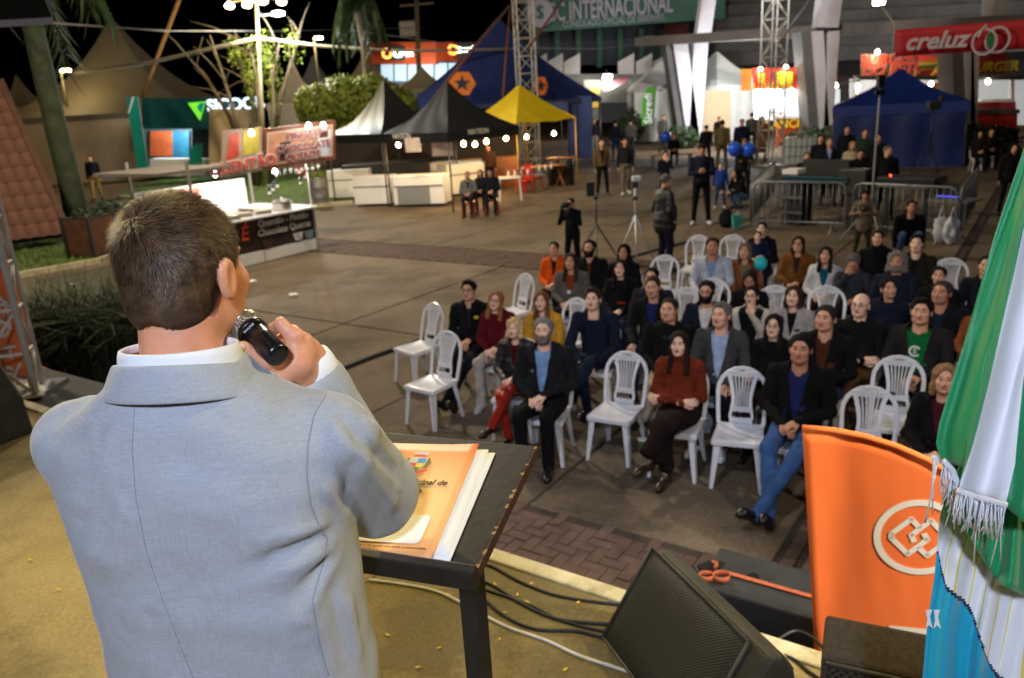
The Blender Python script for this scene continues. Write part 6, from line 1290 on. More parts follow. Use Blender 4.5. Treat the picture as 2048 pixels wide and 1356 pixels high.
# ------------------------------------------------------------------ big beige marquee and the tents on the left
def tent_px(label, apex, x0, x1, ye, Y, roof, ratio=1., rz=0., **k):
    c = fp3((x0+x1)/2, ye, Y); hw = (fp3(x1, ye, Y)[0]-fp3(x0, ye, Y)[0])/2; return tent(label, c, hw, hw*ratio, rz, max(1.9, c[2]), fp3(apex[0], apex[1], Y)[2], roof, **k)
tent_px('large beige marquee with a tall pointed roof on the left', (270, 42), 46, 470, 226, 50, TDK, .8, walls=(0, 1, 3), wallm=TBE, val=.3, curve=.75, name='marquee_tent')
tent_px('small white peaked tent far left between roof and palm trunk', (38, 150), 8, 84, 212, 62, TBE, 1, val=.2, curve=.7, walls=(0, 1), wallm=TBE)
tent_px('white peaked tent behind the mossy tree trunks', (568, 118), 545, 640, 205, 48, TBE, 1., walls=(0, 1, 3), wallm=TBE, val=.3, curve=.7)
tent_px('grey peaked tent right of the mossy tree trunks', (622, 112), 585, 682, 180, 62, M('tent_grey', S(120, 112, 112), .8, .08, 1), 1., val=.3, curve=.7, walls=(0,), wallm=TBE)
tent_px('pale tent behind the second palm trunk', (730, 110), 670, 800, 175, 66, TBE, 1., val=.3, curve=.7, walls=(0,))
tent_px('olive grey tent in front of the orange shop', (838, 135), 788, 905, 178, 56, M('tent_olive', S(132, 120, 96), .8, .08, 1), 1., val=.3, curve=.5)
# bank booth with teal banner
Yb = 41.; bb = thing('bank_booth', 'dark teal booth with a green triangle sign and a bright interior', 'booth', tuple(fp3(370, 350, Yb)*V3((1, 1, 0)))); b0 = V3(bb.location)
TEAL = M('teal_sign', S(0, 72, 80), .5, .08, 1); TEALL = M('teal_banner', S(0, 138, 128), .55, .08, 1)
def panel(name, x0, x1, y0, y1, Y, mat, parent, o0, thick=.12, Y2=None):
    a, b, c, d = fp3(x0, y1, Y), fp3(x1, y1, Y2 or Y), fp3(x1, y0, Y2 or Y), fp3(x0, y0, Y); n = np.cross(b-a, d-a); n /= np.linalg.norm(n); n = n if n[1] > 0 else -n
    q = MB(); q.hexa([a-o0, b-o0, b+n*thick-o0, a+n*thick-o0, d-o0, c-o0, c+n*thick-o0, d+n*thick-o0]); return q.build(name, mat, parent, fix=True)
panel('fascia', 284, 486, 196, 258, Yb-.6, TEAL, bb, b0, .5); panel('back_wall', 285, 486, 255, 352, Yb+3, M('booth_wall', S(90, 110, 116), .6, .2, 1), bb, b0)
panel('counter', 300, 420, 318, 352, Yb, WHITEP, bb, b0, .8); panel('poster', 300, 345, 262, 312, Yb+2.8, M('poster_orange', S(206, 100, 52), .5, .5, .9), bb, b0, .05); panel('poster', 345, 378, 262, 315, Yb+2.8, M('poster_blue', S(40, 120, 150), .5, .4, .9), bb, b0, .05); panel('dark_door', 384, 420, 258, 345, Yb+1, DARKP, bb, b0, .1)
panel('beige_drape', 418, 500, 218, 330, Yb-2, TBE, bb, b0, .05)
tri_ = MB(); tri_.add([fp3(376, 206, Yb-.75)-b0, fp3(411, 203, Yb-.75)-b0, fp3(400, 241, Yb-.75)-b0], [(0, 1, 2)]); tri_.build('triangle_sign', glow('sign_green', S(110, 210, 50), 1.1), bb, solid=.05)
tri_ = MB(); tri_.add([fp3(400, 206, Yb-.85)-b0, fp3(409, 206, Yb-.85)-b0, fp3(402, 226, Yb-.85)-b0, fp3(394, 214, Yb-.85)-b0], [(0, 1, 2, 3)]); tri_.build('triangle_sign', glow('sign_teal', S(0, 120, 100), .8), bb, solid=.05)
lettering('SICOOB', .78, glow('sign_letters', (.75, .85, 1), 1.6), bb, fp3(414, 213, Yb-.75)-b0, (1, -.06, .0), (0, 0, 1), bold=.02, depth=.03, align='LEFT')
lamp('POINT', tuple(fp3(350, 262, Yb+1.5)), 260, COLD, .3)
bn = thing('banner_flag', 'tall teal vertical banner standing left of the bank booth', 'banner', tuple(fp3(285, 340, Yb-2)*V3((1, 1, 0)))); n0 = V3(bn.location); q = MB(); q.add([fp3(*p, Yb-2)-n0 for p in ((252, 196), (276, 193), (297, 335), (275, 338))], [(0, 3, 2, 1)]); q.build('cloth', TEALL, bn, solid=.04); q = MB(); q.tube([fp3(276, 193, Yb-2)-n0, fp3(298, 350, Yb-2)-n0], .03, 6); q.build('pole', POLE, bn); lettering('/', 1.1, M('ink_white'), bn, fp3(262, 212, Yb-2.2)-n0, (1, 0, -.2), (-.1, 0, 1), depth=.01)
t = thing('banner_flag', 'small teal leaf-shaped banner inside the bank booth', 'banner', tuple(fp3(390, 340, Yb-1)*V3((1, 1, 0)))); n0 = V3(t.location); q = MB(); q.add([fp3(*p, Yb-1)-n0 for p in ((378, 328), (380, 300), (392, 288), (406, 286), (403, 326))], [(0, 1, 2, 3, 4)]); q.build('cloth', TEALL, t, solid=.03); q = MB(); q.tube([fp3(404, 286, Yb-1)-n0, fp3(403, 345, Yb-1)-n0], .02, 6); q.build('pole', POLE, t)

# ------------------------------------------------------------------ trees, lamps, shop (upper left and middle)
def limb(parent, pts, r0, r1, mat=BARK, name='branch'): q = MB(); n = len(pts); q.tube(pts, list(np.linspace(r0, r1, n)), 8); return q.build(name, mat, parent, True)
Yt = 37.; t = thing('bare_tree', 'slender bare tree with several mossy stems beside the street lamp', 'tree', tuple(fp3(500, 300, Yt)*V3((1, 1, 0)))); n0 = V3(t.location)
stems = [((505, 300), (520, 240), (512, 150), (498, 85)), ((500, 300), (470, 230), (446, 150), (420, 70)), ((495, 300), (460, 235), (410, 150), (372, 110)), ((525, 300), (548, 220), (545, 150), (560, 80)), ((530, 300), (560, 200), (590, 100), (605, 40)), ((520, 290), (500, 180), (478, 120), (470, 60))]
rs = np.random.RandomState(77)
for i, st_ in enumerate(stems):
    pts = [fp3(x, y, Yt+(i % 3-1)*.5)-n0 for x, y in st_]; pts[0][2] = 0; limb(t, pts, .13, .035, BARK, 'trunk' if i == 0 else 'stem')
    for k in range(5):
        f_ = rs.uniform(.45, .95)*(len(pts)-1); a0 = pts[int(f_)]*(1-f_ % 1)+pts[min(int(f_)+1, len(pts)-1)]*(f_ % 1); d0 = V3((rs.normal()*.8, rs.normal()*.4, rs.uniform(.4, 1.4))); limb(t, [a0, a0+d0*.5+V3((0, 0, .1)), a0+d0], .035, .01, BARK, 'twig')
for x, y, rr, zz, nn_ in ((500, 150, .45, 1.7, 420), (545, 160, .5, 1.8, 520), (525, 110, .6, 1.2, 300), (470, 105, .5, .8, 160), (585, 90, .5, .9, 160)): foliage('leaf_cluster', t, fp3(x, y, Yt)-n0, (rr, rr, zz), nn_, .07, LEAF, int(x), .15)
Yh = 33.; t = thing('clipped_bush', 'round leafy bush lit yellow behind the black tents', 'bush', tuple(fp3(700, 300, Yh)*V3((1, 1, 0)))); n0 = V3(t.location)
for i, (x, y, rr) in enumerate(((640, 215, 1.05), (690, 205, 1.2), (745, 205, 1.25), (790, 215, .95), (715, 225, 1.4))): foliage('foliage', t, fp3(x, y, Yh+.3*i)-n0, (rr, rr, rr*.85), 1700, .11, LEAF, 20+i, .7)
for x in (650, 700, 760): limb(t, [fp3(x, 300, Yh)*V3((1, 1, 0))-n0*V3((1, 1, 0)), fp3(x, 225, Yh)-n0], .12, .06, BARK, 'stem')
Yp = 34.5; t = thing('palm_tree', 'thin palm with drooping fronds behind the round bush', 'tree', tuple(fp3(745, 300, Yp)*V3((1, 1, 0)))); n0 = V3(t.location); pts = [fp3(x, y, Yp)-n0 for x, y in ((742, 300), (737, 160), (730, 90), (716, 25))]; pts[0][2] = 0; limb(t, pts, .22, .16, BARK, 'trunk'); palm_crown(t, pts[-1]+V3((0, 0, .6)), 22, 2.0, 6, LEAFD, 1.3)
for i, (x, y) in enumerate(((665, 15), (300, 10))): pass
# street lamp with four warm heads and one cold lamp
Yl = 36.; pl_ = fp3(520, 300, Yl)*V3((1, 1, 0)); t = thing('street_lamp', 'street lamp post with four warm heads at the top left', 'street lamp', tuple(pl_)); n0 = pl_; tp = fp3(513, 6, Yl)-n0; q = MB(); q.tube([(0, 0, 0), tp*.5+V3((0, 0, 0)), tp], [.12, .09, .07], 10); q.build('post', M('lamp_post', S(150, 140, 110), .5, .1, 4, metal=.2), t, True)
for x, y in ((459, 11), (494, 9), (526, 2), (563, 3)):
    p = fp3(x, y, Yl)-n0; q = MB(); q.tube([tp, (tp+p)/2+V3((0, 0, .15)), p+V3((0, 0, .12))], .035, 6); q.build('arm', M('lamp_post'), t, True); q = MB(); q.lathe([(.05, .14), (.16, .06), (.2, -.02), (.15, -.1), (.02, -.14)], 14, p); q.build('lamp_head', glow('lamp_warm', YEL, 26), t, True)
lamp('POINT', tuple(fp3(505, 20, Yl-2.2)), 1700, YEL, .3)
t = thing('flood_light', 'cold white flood light on the lamp post', 'flood light', tuple(fp3(556, 27, Yl-.4))); q = MB(); q.lathe([(.06, .10), (.26, .05), (.27, -.05), (.05, -.1)], 16); q.build('lens', glow('lamp_cold', (.72, .88, 1), 40), t, True); q = MB(); q.bar((-1.0, .3, .0), (0, .1, .0), .05); q.build('arm', M('lamp_post'), t); lamp('POINT', tuple(fp3(556, 34, Yl-.9)), 1800, (.8, .9, 1), .2)
for i, (x, y, Y, e, lab) in enumerate(((131, 141, 46, 260, 'warm street light behind the palm trunk on the left'), (637, 76, 52, 420, 'warm street light over the tents left of the palm'))):
    t = thing('street_lamp', lab, 'street lamp', tuple(fp3(x, 300, Y)*V3((1, 1, 0)))); n0 = V3(t.location); p = fp3(x, y, Y)-n0; q = MB(); q.tube([(0.5, .3, 0), (.5, .3, p[2]+.1), p+V3((.1, .05, .1))], .06, 8); q.build('post', M('lamp_post'), t, True); q = MB(); q.box(p, (.5, .25, .14)); q.build('lamp_head', glow('lamp_warm'  , YEL, 26), t, bevel=.04); lamp('POINT', tuple(fp3(x, y, Y-.5)-V3((0, 0, .3))), e, YEL, .2)
# sagging straps and lines overhead
def line(label, pts, r, mat, name='overhead_cable'):
    P_ = [fp3(*p) for p in pts]; q = MB(); q.tube(P_, r, 6); return tag(q.build(name, mat, None, True), label, 'cable')
CBL = M('cable_pale', S(170, 160, 140), .7, .1, 5); CBD = M('cable_dim', S(90, 86, 84), .7, .1, 5)
line('pale thick cable rising from the palm trunk to the lamp post', [(150, 146, 44), (300, 125, 40), (420, 98, 38), (515, 76, 35.5)], .09, CBL); line('pale thick cable from the lamp post towards the truss tower', [(515, 76, 35.5), (640, 92, 36), (800, 102, 38), (1040, 98, 40)], .07, CBL)
line('thin overhead wire across the top left', [(100, 46, 20), (330, 62, 30), (560, 62, 40), (850, 55, 60)], .025, CBD); line('thin overhead wire from the utility pole to the stadium', [(700, 60, 50), (950, 95, 48), (1200, 98, 50), (1300, 85, 52)], .03, CBD)
line('tan guy rope slanting down over the beige marquee', [(362, -10, 40), (322, 95, 40), (284, 195, 40)], .09, M('rope_tan', S(150, 110, 60), .8, .2, 5)); line('brown guy rope from the left truss tower down to the black tents', [(1018, 12, 33), (940, 105, 31), (868, 196, 29)], .05, M('rope_brown', S(110, 66, 50), .8, .2, 5)); line('brown guy rope beside the left truss tower to the yellow tent', [(1020, 20, 33), (1012, 110, 32.5), (1006, 192, 32)], .045, M('rope_brown')); line('brown guy rope from the left truss tower rising to the right', [(1055, 98, 33), (1090, 50, 33.5), (1135, -15, 34)], .05, M('rope_brown'))
line('grey strut rising from the right truss tower to the upper right', [(1556, 88, 31), (1620, 0, 31.5), (1650, -40, 32)], .05, POLE); line('thin wire from stall lamp to the food stall roof', [(1600, 178, 39), (1672, 170, 38), (1725, 158, 37)], .03, CBD)
# utility pole
t = thing('utility_pole', 'utility pole with a transformer box above the orange shop', 'pole', tuple(fp3(838, 250, 58)*V3((1, 1, 0)))); n0 = V3(t.location); q = MB(); q.tube([(0, 0, 0), fp3(832, -30, 58)-n0], .16, 8); q.build('post', BARK, t, True); q = MB(); q.box(fp3(816, 58, 58)-n0, (1.1, .7, 1.0)); q.build('transformer', M('transformer_grey', S(120, 112, 100), .6, .1, 3), t, bevel=.08); q = MB(); q.bar(fp3(800, 12, 58)-n0, fp3(868, 6, 58)-n0, .12); q.build('crossarm', BARK, t)
# orange shop
t = thing('shop_building', 'orange shop with two glowing signs behind the tents', 'building', tuple(fp3(850, 200, 76)*V3((1, 1, 0)))); n0 = V3(t.location); ORB = M('shop_orange', S(196, 74, 24), .6, .08, .5)
panel('facade_upper', 738, 872, 84, 128, 76, ORB, t, n0, .6, 74); panel('facade_upper', 872, 1010, 84, 122, 74, ORB, t, n0, .6, 78); panel('wall', 740, 1010, 120, 200, 79, M('shop_wall', S(130, 130, 126), .6, .1, .5), t, n0, .4)
for i, x in enumerate(range(762, 925, 27)): panel('window', x, x+24, 126, 162, 77.5, glow('shop_window', (.62, .78, .84), .55), t, n0, .1)
for (x0, x1, y, Y) in ((764, 836, 107, 74.9), (896, 944, 99, 74.9)):
    panel('sign_board', x0, x1, y-14, y+14, Y, M('sign_darkgreen', S(10, 34, 22), .5, .1, 1), t, n0, .15); o = O('sign_ring', ring_mesh(.36, .36, .2, 20, .04), glow('sign_orange', (1, .25, .04), 5), t); place(o, fp3(x0+10, y, Y-.2)-n0, (1, 0, 0), (0, 0, 1)); lettering('Cresol', .74 if x1-x0 > 60 else .56, glow('sign_white', (1, .95, .9), 7), t, fp3(x0+20+(x1-x0-20)/2, y, Y-.2)-n0, (1, 0, .02), (0, 0, 1), bold=.04, depth=.03)
lamp('AREA', tuple(fp3(840, 170, 72)), 350, (.8, .92, 1), 3., tuple(fp3(840, 150, 77)))

# ------------------------------------------------------------------ black, black, yellow and navy tents with their furniture
dA = V3((-.713, .702, 0)); dB = V3((.702, .713, 0)); C1 = V3((-1.52, 23.95, 0)); sd_ = 3.06
cT2 = C1+(dA+dB)*sd_/2; cT1 = cT2+dA*3.15; rz45 = math.atan2(dB[1], dB[0])
tent('black canopy tent in the middle with a plain valance beside the yellow one', cT2, 1.53, 1.53, rz45, 2.32, 3.75, TBK, 'canopy tents', .45, .28)
tent('black canopy tent lit cream on its left side', cT1, 1.53, 1.53, rz45, 2.32, 3.95, TBK, 'canopy tents', .6, .28)
cT3 = V3((.62, 29.6, 0))+(dA*.0+V3((.78, .62, 0)))*1.5+V3((-.62, .78, 0))*1.5; tent('yellow canopy tent with open sides and yellow posts', cT3, 1.5, 1.5, math.atan2(.62, .78), 2.3, 3.6, TYE, 'canopy tents', .15, .0, legm=M('post_yellow', S(216, 170, 30), .5, .1, 5))
def flatmark(parent, pts, mat, name='mark'): q = MB(); q.add([V3(p) for p in pts], [tuple(range(len(pts)))]); return q.build(name, mat, parent)
Yn = 41.; cN = fp3(1005, 200, Yn); tn_ = tent('large navy pyramid tent with an orange hexagon star emblem', (cN[0], cN[1], 0), 4.6, 3.6, -.05, max(2.4, fp3(1005, 205, Yn)[2]), fp3(985, 40, Yn)[2], TNV, 'canopy tents', .25, .2, walls=(), name='pyramid_tent'); n0 = V3(tn_.location)
def emblem(cx, cy, s, Y, sk=1.):
    e0 = V3(tn_.location)
    R_ = lambda p: Rz(.05)@(p-e0)
    hexo = [R_(fp3(cx+s*sk*math.cos(a), cy+s*math.sin(a)*.95, Y)) for a in np.linspace(0, 2*PI, 7)[:-1]]; flatmark(tn_, hexo, M('emblem_orange', S(240, 130, 24), .6, .15, 1), 'emblem_hexagon')
    star = [R_(fp3(cx+s*sk*(.62 if k % 2 == 0 else .26)*math.cos(a), cy+s*(.62 if k % 2 == 0 else .26)*math.sin(a), Y-.06)) for k, a in enumerate(np.linspace(-PI/2, 1.5*PI, 11)[:-1])]; flatmark(tn_, star, TNV, 'emblem_star')
emblem(924, 167, 28, 35.9); emblem(1082, 172, 22, 36.0, .7)
panel('navy_panel', 1138, 1184, 192, 316, 37.5, M('navy_banner', S(32, 58, 118), .5, .25, .8), None, V3((0, 0, 0)), .06, 37.0).name; nb_ = bpy.data.objects[-1] if False else [o for o in bpy.data.objects if o.name.startswith('navy_panel')][0]; nb_.name = 'banner_wall'; tag(nb_, 'navy printed banner wall closing the side of the navy tent', 'banner')
gs = thing('bank_gazebo', 'blue strip banner between two posts along the navy tent eave', 'banner', tuple(fp3(1080, 205, 37)*V3((1, 1, 0)))); panel('strip', 1062, 1138, 203, 224, 37.2, M('strip_blue', S(56, 84, 140), .5, .2, 1), gs, V3(gs.location), .05); panel('post', 1136, 1139, 203, 318, 37.2, TENTPOLE, gs, V3(gs.location), .05); panel('post', 1060, 1063, 203, 318, 37.2, TENTPOLE, gs, V3(gs.location), .05)
# marks on the tents
def tentmark(t, body, x, y, Y, sz, mat): lettering(body, sz, mat, None, fp3(x, y, Y), (1, 0, -.0), (0, .45, .9), depth=.004)
for t_, body, x, y, Y, sz, mt in ((0, 'NATION', 803, 273, 24.55, .22, 'ink_grey'), (0, 'NATION', 957, 263, 24.6, .22, 'ink_grey')):
    o = lettering(body, sz, M('ink_grey', S(150, 150, 146), .6, 0), None, fp3(x, y, Y), (dA*-1 if x < 900 else dB), (0, 0, 1), depth=.004); o.name = 'valance_print'; tag(o, 'grey lettering on the black tent valance, ' + ('left' if x < 900 else 'right')+' of the front post', 'lettering')
# chest freezers
FRZ = M('freezer_white', S(240, 240, 240), .4, .04, 2); GRY = M('freezer_grille', S(120, 122, 124), .5, .2, 8)
def freezer(label, p, w, d, h, rz, grille=False):
    t = thing('chest_freezer', label, 'freezer', (p[0], p[1], 0), rz, 'chest freezers under the tents'); q = MB(); q.box((w/2, d/2, h/2+.04), (w, d, h-.08)); q.build('body', FRZ, t, bevel=.02); q = MB(); q.box((w/2, d/2, h+.035), (w*1.01, d*1.02, .07)); q.build('lid', FRZ, t, bevel=.02)
    q = MB(); q.bar((w*.02, -.01, h*.72), (w*.98, -.01, h*.72), .02, .03); q.build('trim', M('dark_metal'), t)
    for x in (.08, w-.08):
        for y in (.08, d-.08): q = MB(); q.tube([(x, y, 0), (x, y, .05)], .03, 8); q.build('castor', DARKP, t)
    if grille:
        q = MB()
        for k in range(14): q.bar((w*.08, -.008, .12+k*.04), (w*.72, -.008, .12+k*.04), .012, .022)
        stuff(q.build('vent_grille', GRY, t))
rzf = math.atan2(25.55-25.97, -1.84+3.53)
freezer('white chest freezer with a wide grey vent grille in front', (-3.53, 25.97), 1.72, .75, .92, rzf, True); freezer('white chest freezer left of the one with the vent grille', (-4.95, 26.75), 1.30, .75, .9, rzf); freezer('white chest freezer at the left end under the black tent', (-6.3, 29.2), 1.55, .8, .98, rzf+.1); freezer('pinkish lit chest freezer behind the two seated men', (-1.9, 27.9), 1.9, .8, 1.02, rzf+.75); freezer('white chest freezer deep under the middle tent', (-2.6, 29.6), 1.9, .8, 1.0, rzf+.2)
# back bar, dark vehicle shape and board inside
t = thing('back_bar', 'dark wooden back bar with a lit menu board inside the black tents', 'bar', (-3.0, 31.5, 0)); q = MB(); q.box((0, 0, 1.0), (7.5, .2, 2.0)); q.build('back_wall', M('bar_dark', S(44, 34, 28), .8, .3, 2), t); q = MB(); q.box((2.6, -1.2, .55), (2.2, .6, 1.1)); q.build('counter', WOOD, t); q = MB(); q.box((-1.2, -1.4, .7), (3.2, 1.4, 1.0)); q.build('dark_chest', DARKP, t, bevel=.1); lettering('CHOPP', .34, M('ink_white'), t, (.4, -.13, 2.25), (1, 0, 0), (0, 0, 1), depth=.01); q = MB(); q.box((.4, -.06, 2.25), (4.2, .1, .5)); q.build('menu_board', DARKP, t)
for x, y, w, h in ((884, 293, .65, .55), (826, 290, .5, .42)): 
    c = fp3(x, y, 24.9); q = MB(); q.box(c, (w, .02, h), rz=rzf); tag(q.build('paper_sign', M('paper_lit', S(226, 206, 190), .7, .2, 3), None), 'white paper sign hanging from the tent bar, %s of the front post' % ('right' if x > 860 else 'left'), 'sign')
for i, (x, y, Y, lab) in enumerate(((797, 290, 25.6, 'warm bulb leftmost under the middle black tent'), (871, 294, 25.2, 'warm bulb second from the left under the middle black tent'), (927, 288, 26, 'warm bulb left of a pair under the middle black tent'), (950, 289, 26.4, 'warm bulb right of a pair under the middle black tent'), (973, 283, 26.8, 'warm bulb at the right corner of the black tent'), (1012, 277, 28, 'warm bulb by the front yellow post'), (1053, 274, 29.5, 'warm bulb left of the back post under the yellow tent'), (1108, 267, 31.5, 'warm bulb rightmost under the yellow tent'))):
    bulb(lab, fp3(x, y, Y), .075, WARM, 45, 42)
lamp('POINT', (-4.2, 27.6, 2.1), 30, WARM, .2)
# furniture: red chairs with two men, tables, drums
def rchair(x, y, f, lab): p = at(x, y); return chair((p.x, p.y), f, lab, 'red plastic chairs', mat=1, s=.95), V3(p)
c1_, p1_ = rchair(940, 432, (-.15, -1), 'red plastic chair under the older man in the grey jacket'); c2_, p2_ = rchair(985, 427, (-.1, -1), 'red plastic chair under the man in the dark sweater')
person('older man in a grey jacket sitting on a red chair by the tents', tuple(p1_), (-.1, -1), 'sit', s=.96, hair='shaved', hc=(110, 104, 98), top=(104, 106, 108), inner=(30, 30, 32), vneck=.05, pants=(40, 40, 44), lod=2, sk='c'); person('man in a dark sweater sitting on a red chair by the tents', tuple(p2_), (-.05, -1), 'sit', s=1.0, hair='short', top=(24, 28, 36), pants=(30, 32, 40), lod=2, sk='b', hat=('cap', (26, 26, 28)))
person('woman seated behind the two men on red chairs', (p1_[0]+.35, p1_[1]+.7, 0), (-.1, -1), 'sit', s=.92, tpl='f1', hair='bob', top=(28, 26, 28), lod=2)
def table(lab, p, w, d, h, mat, leg, fold=False, rz=0):
    t = thing('table', lab, 'table', (p[0], p[1], 0), rz); q = MB(); q.box((0, 0, h), (w, d, .035)); q.build('table_top', mat, t, bevel=.01)
    for sx in (-1, 1):
        for sy in (-1, 1):
            q = MB(); a, b = ((sx*(w/2-.06), sy*(d/2-.05), h), (sx*(w/2-.02), sy*(d/2-.02), 0)) if not fold else ((sx*(w/2-.1), sy*(d/2-.06), h), (sx*(w/2-.1), -sy*(d/2), 0)); q.bar(a, b, .05, .04); q.build('leg', leg, t)
    return t
p = at(1022, 402); table('small white plastic table beside the seated men', (p.x, p.y+.3), .75, .75, .72, PLA, PLA); p = at(1095, 378); table('folding wooden table with crossed legs under the yellow tent', (p.x-.2, p.y+.2), 1.7, .75, .78, WOOD, WOOD, True, .35); p = at(1050, 392); chair((p.x, p.y+.8), (-.6, -.8), 'empty red plastic chair behind the white plastic table', 'red plastic chairs', mat=1); p = at(1072, 385); chair((p.x, p.y+1.2), (.6, -.8), 'empty red plastic chair between the white and the wooden table', 'red plastic chairs', mat=1)
for i, (x, lab) in enumerate(((1112, 'black plastic drum left of the pair right of the wooden table'), (1134, 'black plastic drum right of the pair right of the wooden table'))): p = at(x, 370); t = thing('drum', lab, 'drum', tuple(p), 0, 'black drums'); q = MB(); q.lathe([(.27, 0), (.29, .05), (.27, .3), (.29, .33), (.27, .6), (.29, .63), (.27, .92), (.25, .95)], 18); q.build('body', M('drum_black', (.02, .02, .022), .5, .2, 4), t, True); q = MB(); q.box((0, 0, .98), (.62, .5, .04)); q.build('board', WOOD, t)
for i, (x, y) in enumerate(((1017, 345), (1030, 344), (1043, 343), (1056, 342), (1079, 334), (1091, 333), (1103, 330))):
    z_ = .74 if i < 4 else .81; p = at(x, y+8, z_); t = thing('bottle', 'small white bottle, %s from the left on the ' % ('first', 'second', 'third', 'fourth', 'first', 'second', 'third')[i] + ('white plastic table' if i < 4 else 'wooden folding table'), 'bottle', tuple(p), 0, 'bottles on the tables'); q = MB(); q.lathe([(.035, 0), (.035, .13), (.014, .17), (.014, .2)], 10); q.build('body', WHITEP, t, True); q = MB(); q.lathe([(.016, .2), (.016, .225)], 8); q.build('cap', M('cap_red', S(170, 40, 40), .5, 0), t)
# trash drum by the lawn
p = at(641, 412); t = thing('metal_drum', 'grey metal drum with leaves on the edge of the lawn', 'drum', tuple(p)); q = MB(); q.lathe([(.26, 0), (.27, .02), (.26, .3), (.275, .32), (.26, .34), (.26, .62), (.275, .64), (.26, .66), (.27, .95), (.25, .96)], 20); q.build('body', M('drum_grey', S(128, 128, 126), .5, .15, 4, metal=.3), t, True); foliage('plant', t, (0, 0, 1.02), (.3, .3, .16), 160, .06, LEAF, 31)
q = MB(); q.bar(fp3(205, 352, 36), fp3(276, 345, 38), .04, .14); tag(q.build('barrier_tape', M('tape_blue', S(66, 72, 160), .6, .1, 3), None), 'blue barrier tape stretched before the beige marquee', 'tape')

# ------------------------------------------------------------------ hot drink stall (bright, left of the middle)
A_ = V3(at(636, 500)); u_ = -V3(E2); v_ = -V3(E1); stl = thing('drink_stall', 'bright hot drink stall with printed sign boards and a white counter', 'stall', (A_[0], A_[1], 0))
def sp(a, b, z): return u_*a+v_*b+V3((0, 0, z))
LS = 3.1; DS = 2.1; ALP = M('stall_frame', S(190, 188, 184), .35, .08, 5, metal=.5)
def sbox(name, a0, a1, b0, b1, z0, z1, mat, bevel=0): q = MB(); q.hexa([sp(a0, b0, z0), sp(a1, b0, z0), sp(a1, b1, z0), sp(a0, b1, z0), sp(a0, b0, z1), sp(a1, b0, z1), sp(a1, b1, z1), sp(a0, b1, z1)]); return q.build(name, mat, stl, bevel=bevel, fix=True)
for a, b in ((0, 0), (LS, 0), (0, DS), (LS, DS)): sbox('post', a-.025, a+.025, b-.025, b+.025, 0, 2.35, ALP)
sbox('front_panel', .03, LS-.03, .0, .04, .30, 1.0, M('stall_brown', S(46, 36, 32), .5, .4, 3)); sbox('skirting', .03, LS/2-.02, -.005, .035, .04, .285, WHITEP); sbox('skirting', LS/2+.02, LS-.03, -.005, .035, .04, .285, WHITEP); sbox('counter_top', -.05, LS+.05, -.12, .6, 1.0, 1.05, WHITEP, .01); sbox('side_counter', -.04, .5, .6, DS, 1.0, 1.05, WHITEP); sbox('side_panel', -.01, .03, .05, DS-.03, .05, 1.0, WHITEP)
sbox('back_panel', .2, LS, DS-.05, DS, .1, 1.7, M('stall_white', S(236, 234, 230), .6, .05, 3)); sbox('menu_panel', 1.5, LS-.2, DS-.09, DS-.06, 1.1, 1.65, M('menu_print', S(206, 120, 96), .6, .7, 4)); sbox('roof_edge', LS*.62, LS+.6, .15, DS+.3, 2.12, 2.18, M('stall_roof', S(120, 112, 104), .6, .15, 3))
nx = V3(E1); 
def ftext(body, sz, mat, a, z, off=.03): lettering(body, sz, mat, stl, sp(a, -off, z), -u_, (0, 0, 1), depth=.004, shear=.15, bold=sz*.02)
ftext('\u00c9', .42, M('ink_red', S(196, 30, 34), .5, 0), 2.02, .72); ftext('Quent\u00e3o - Pinh\u00e3o', .20, M('ink_pale', S(214, 206, 200), .5, 0), .92, .87); ftext('Chocolate Quente', .20, M('ink_pale'), .92, .67)
for i, a in enumerate((1.45, .55, .22)):
    q = MB(); q.add([sp(a+dx, -.02, .42+dz) for dx, dz in ((-.10, -.08), (.10, -.08), (.15, .09), (-.15, .09))], [(0, 1, 2, 3)]); q.build('printed_cup', M('cup_print_%d' % i, (S(60, 40, 34), S(196, 190, 196), S(120, 140, 150))[i], .5, .3, 6), stl, solid=.004)
# sign boards on the roof edge
def signb(x0, yt0, yb0, x1, yt1, yb1, Y0, Y1, mat, name='sign_board'):
    a, b, c, d = fp3(x0, yb0, Y0)-A_, fp3(x1, yb1, Y1)-A_, fp3(x1, yt1, Y1)-A_, fp3(x0, yt0, Y0)-A_; n = np.cross(b-a, d-a); n /= np.linalg.norm(n); n = n if n[1] < 0 else -n
    q = MB(); q.hexa([a, b, b-n*.06, a-n*.06, d, c, c-n*.06, d-n*.06]); q.build(name, mat, stl, fix=True); return a, b, d, n
a, b, d, n = signb(444, 262, 356, 524, 255, 341, 17.5, 18.0, M('sign_smoke', S(176, 150, 130), .5, .35, 1.5)); xd_ = b-a
signq = MB(); signq.add([a+xd_*f_+(d-a)*g_+n*.01 for f_, g_ in ((.1, .35), (.42, .4), (.40, .92), (.18, .9))], [(0, 1, 2, 3)]); signq.build('picture', M('sign_red', S(206, 84, 60), .5, .4, 2), stl)
signq = MB(); signq.add([a+xd_*f_+(d-a)*g_+n*.01 for f_, g_ in ((.5, .40), (.92, .42), (.9, .95), (.52, .93))], [(0, 1, 2, 3)]); signq.build('picture', M('sign_yellow', S(206, 186, 80), .5, .4, 2), stl)
lettering('QUENT\u00c3O', .30, M('ink_pale'), stl, a+xd_*.52+(d-a)*.2+n*.03, xd_, d-a, depth=.012, bold=.030); lettering('QUENT\u00c3O', .30, M('ink_red'), stl, a+xd_*.52+(d-a)*.2+n*.05, xd_, d-a, depth=.012, bold=.004)
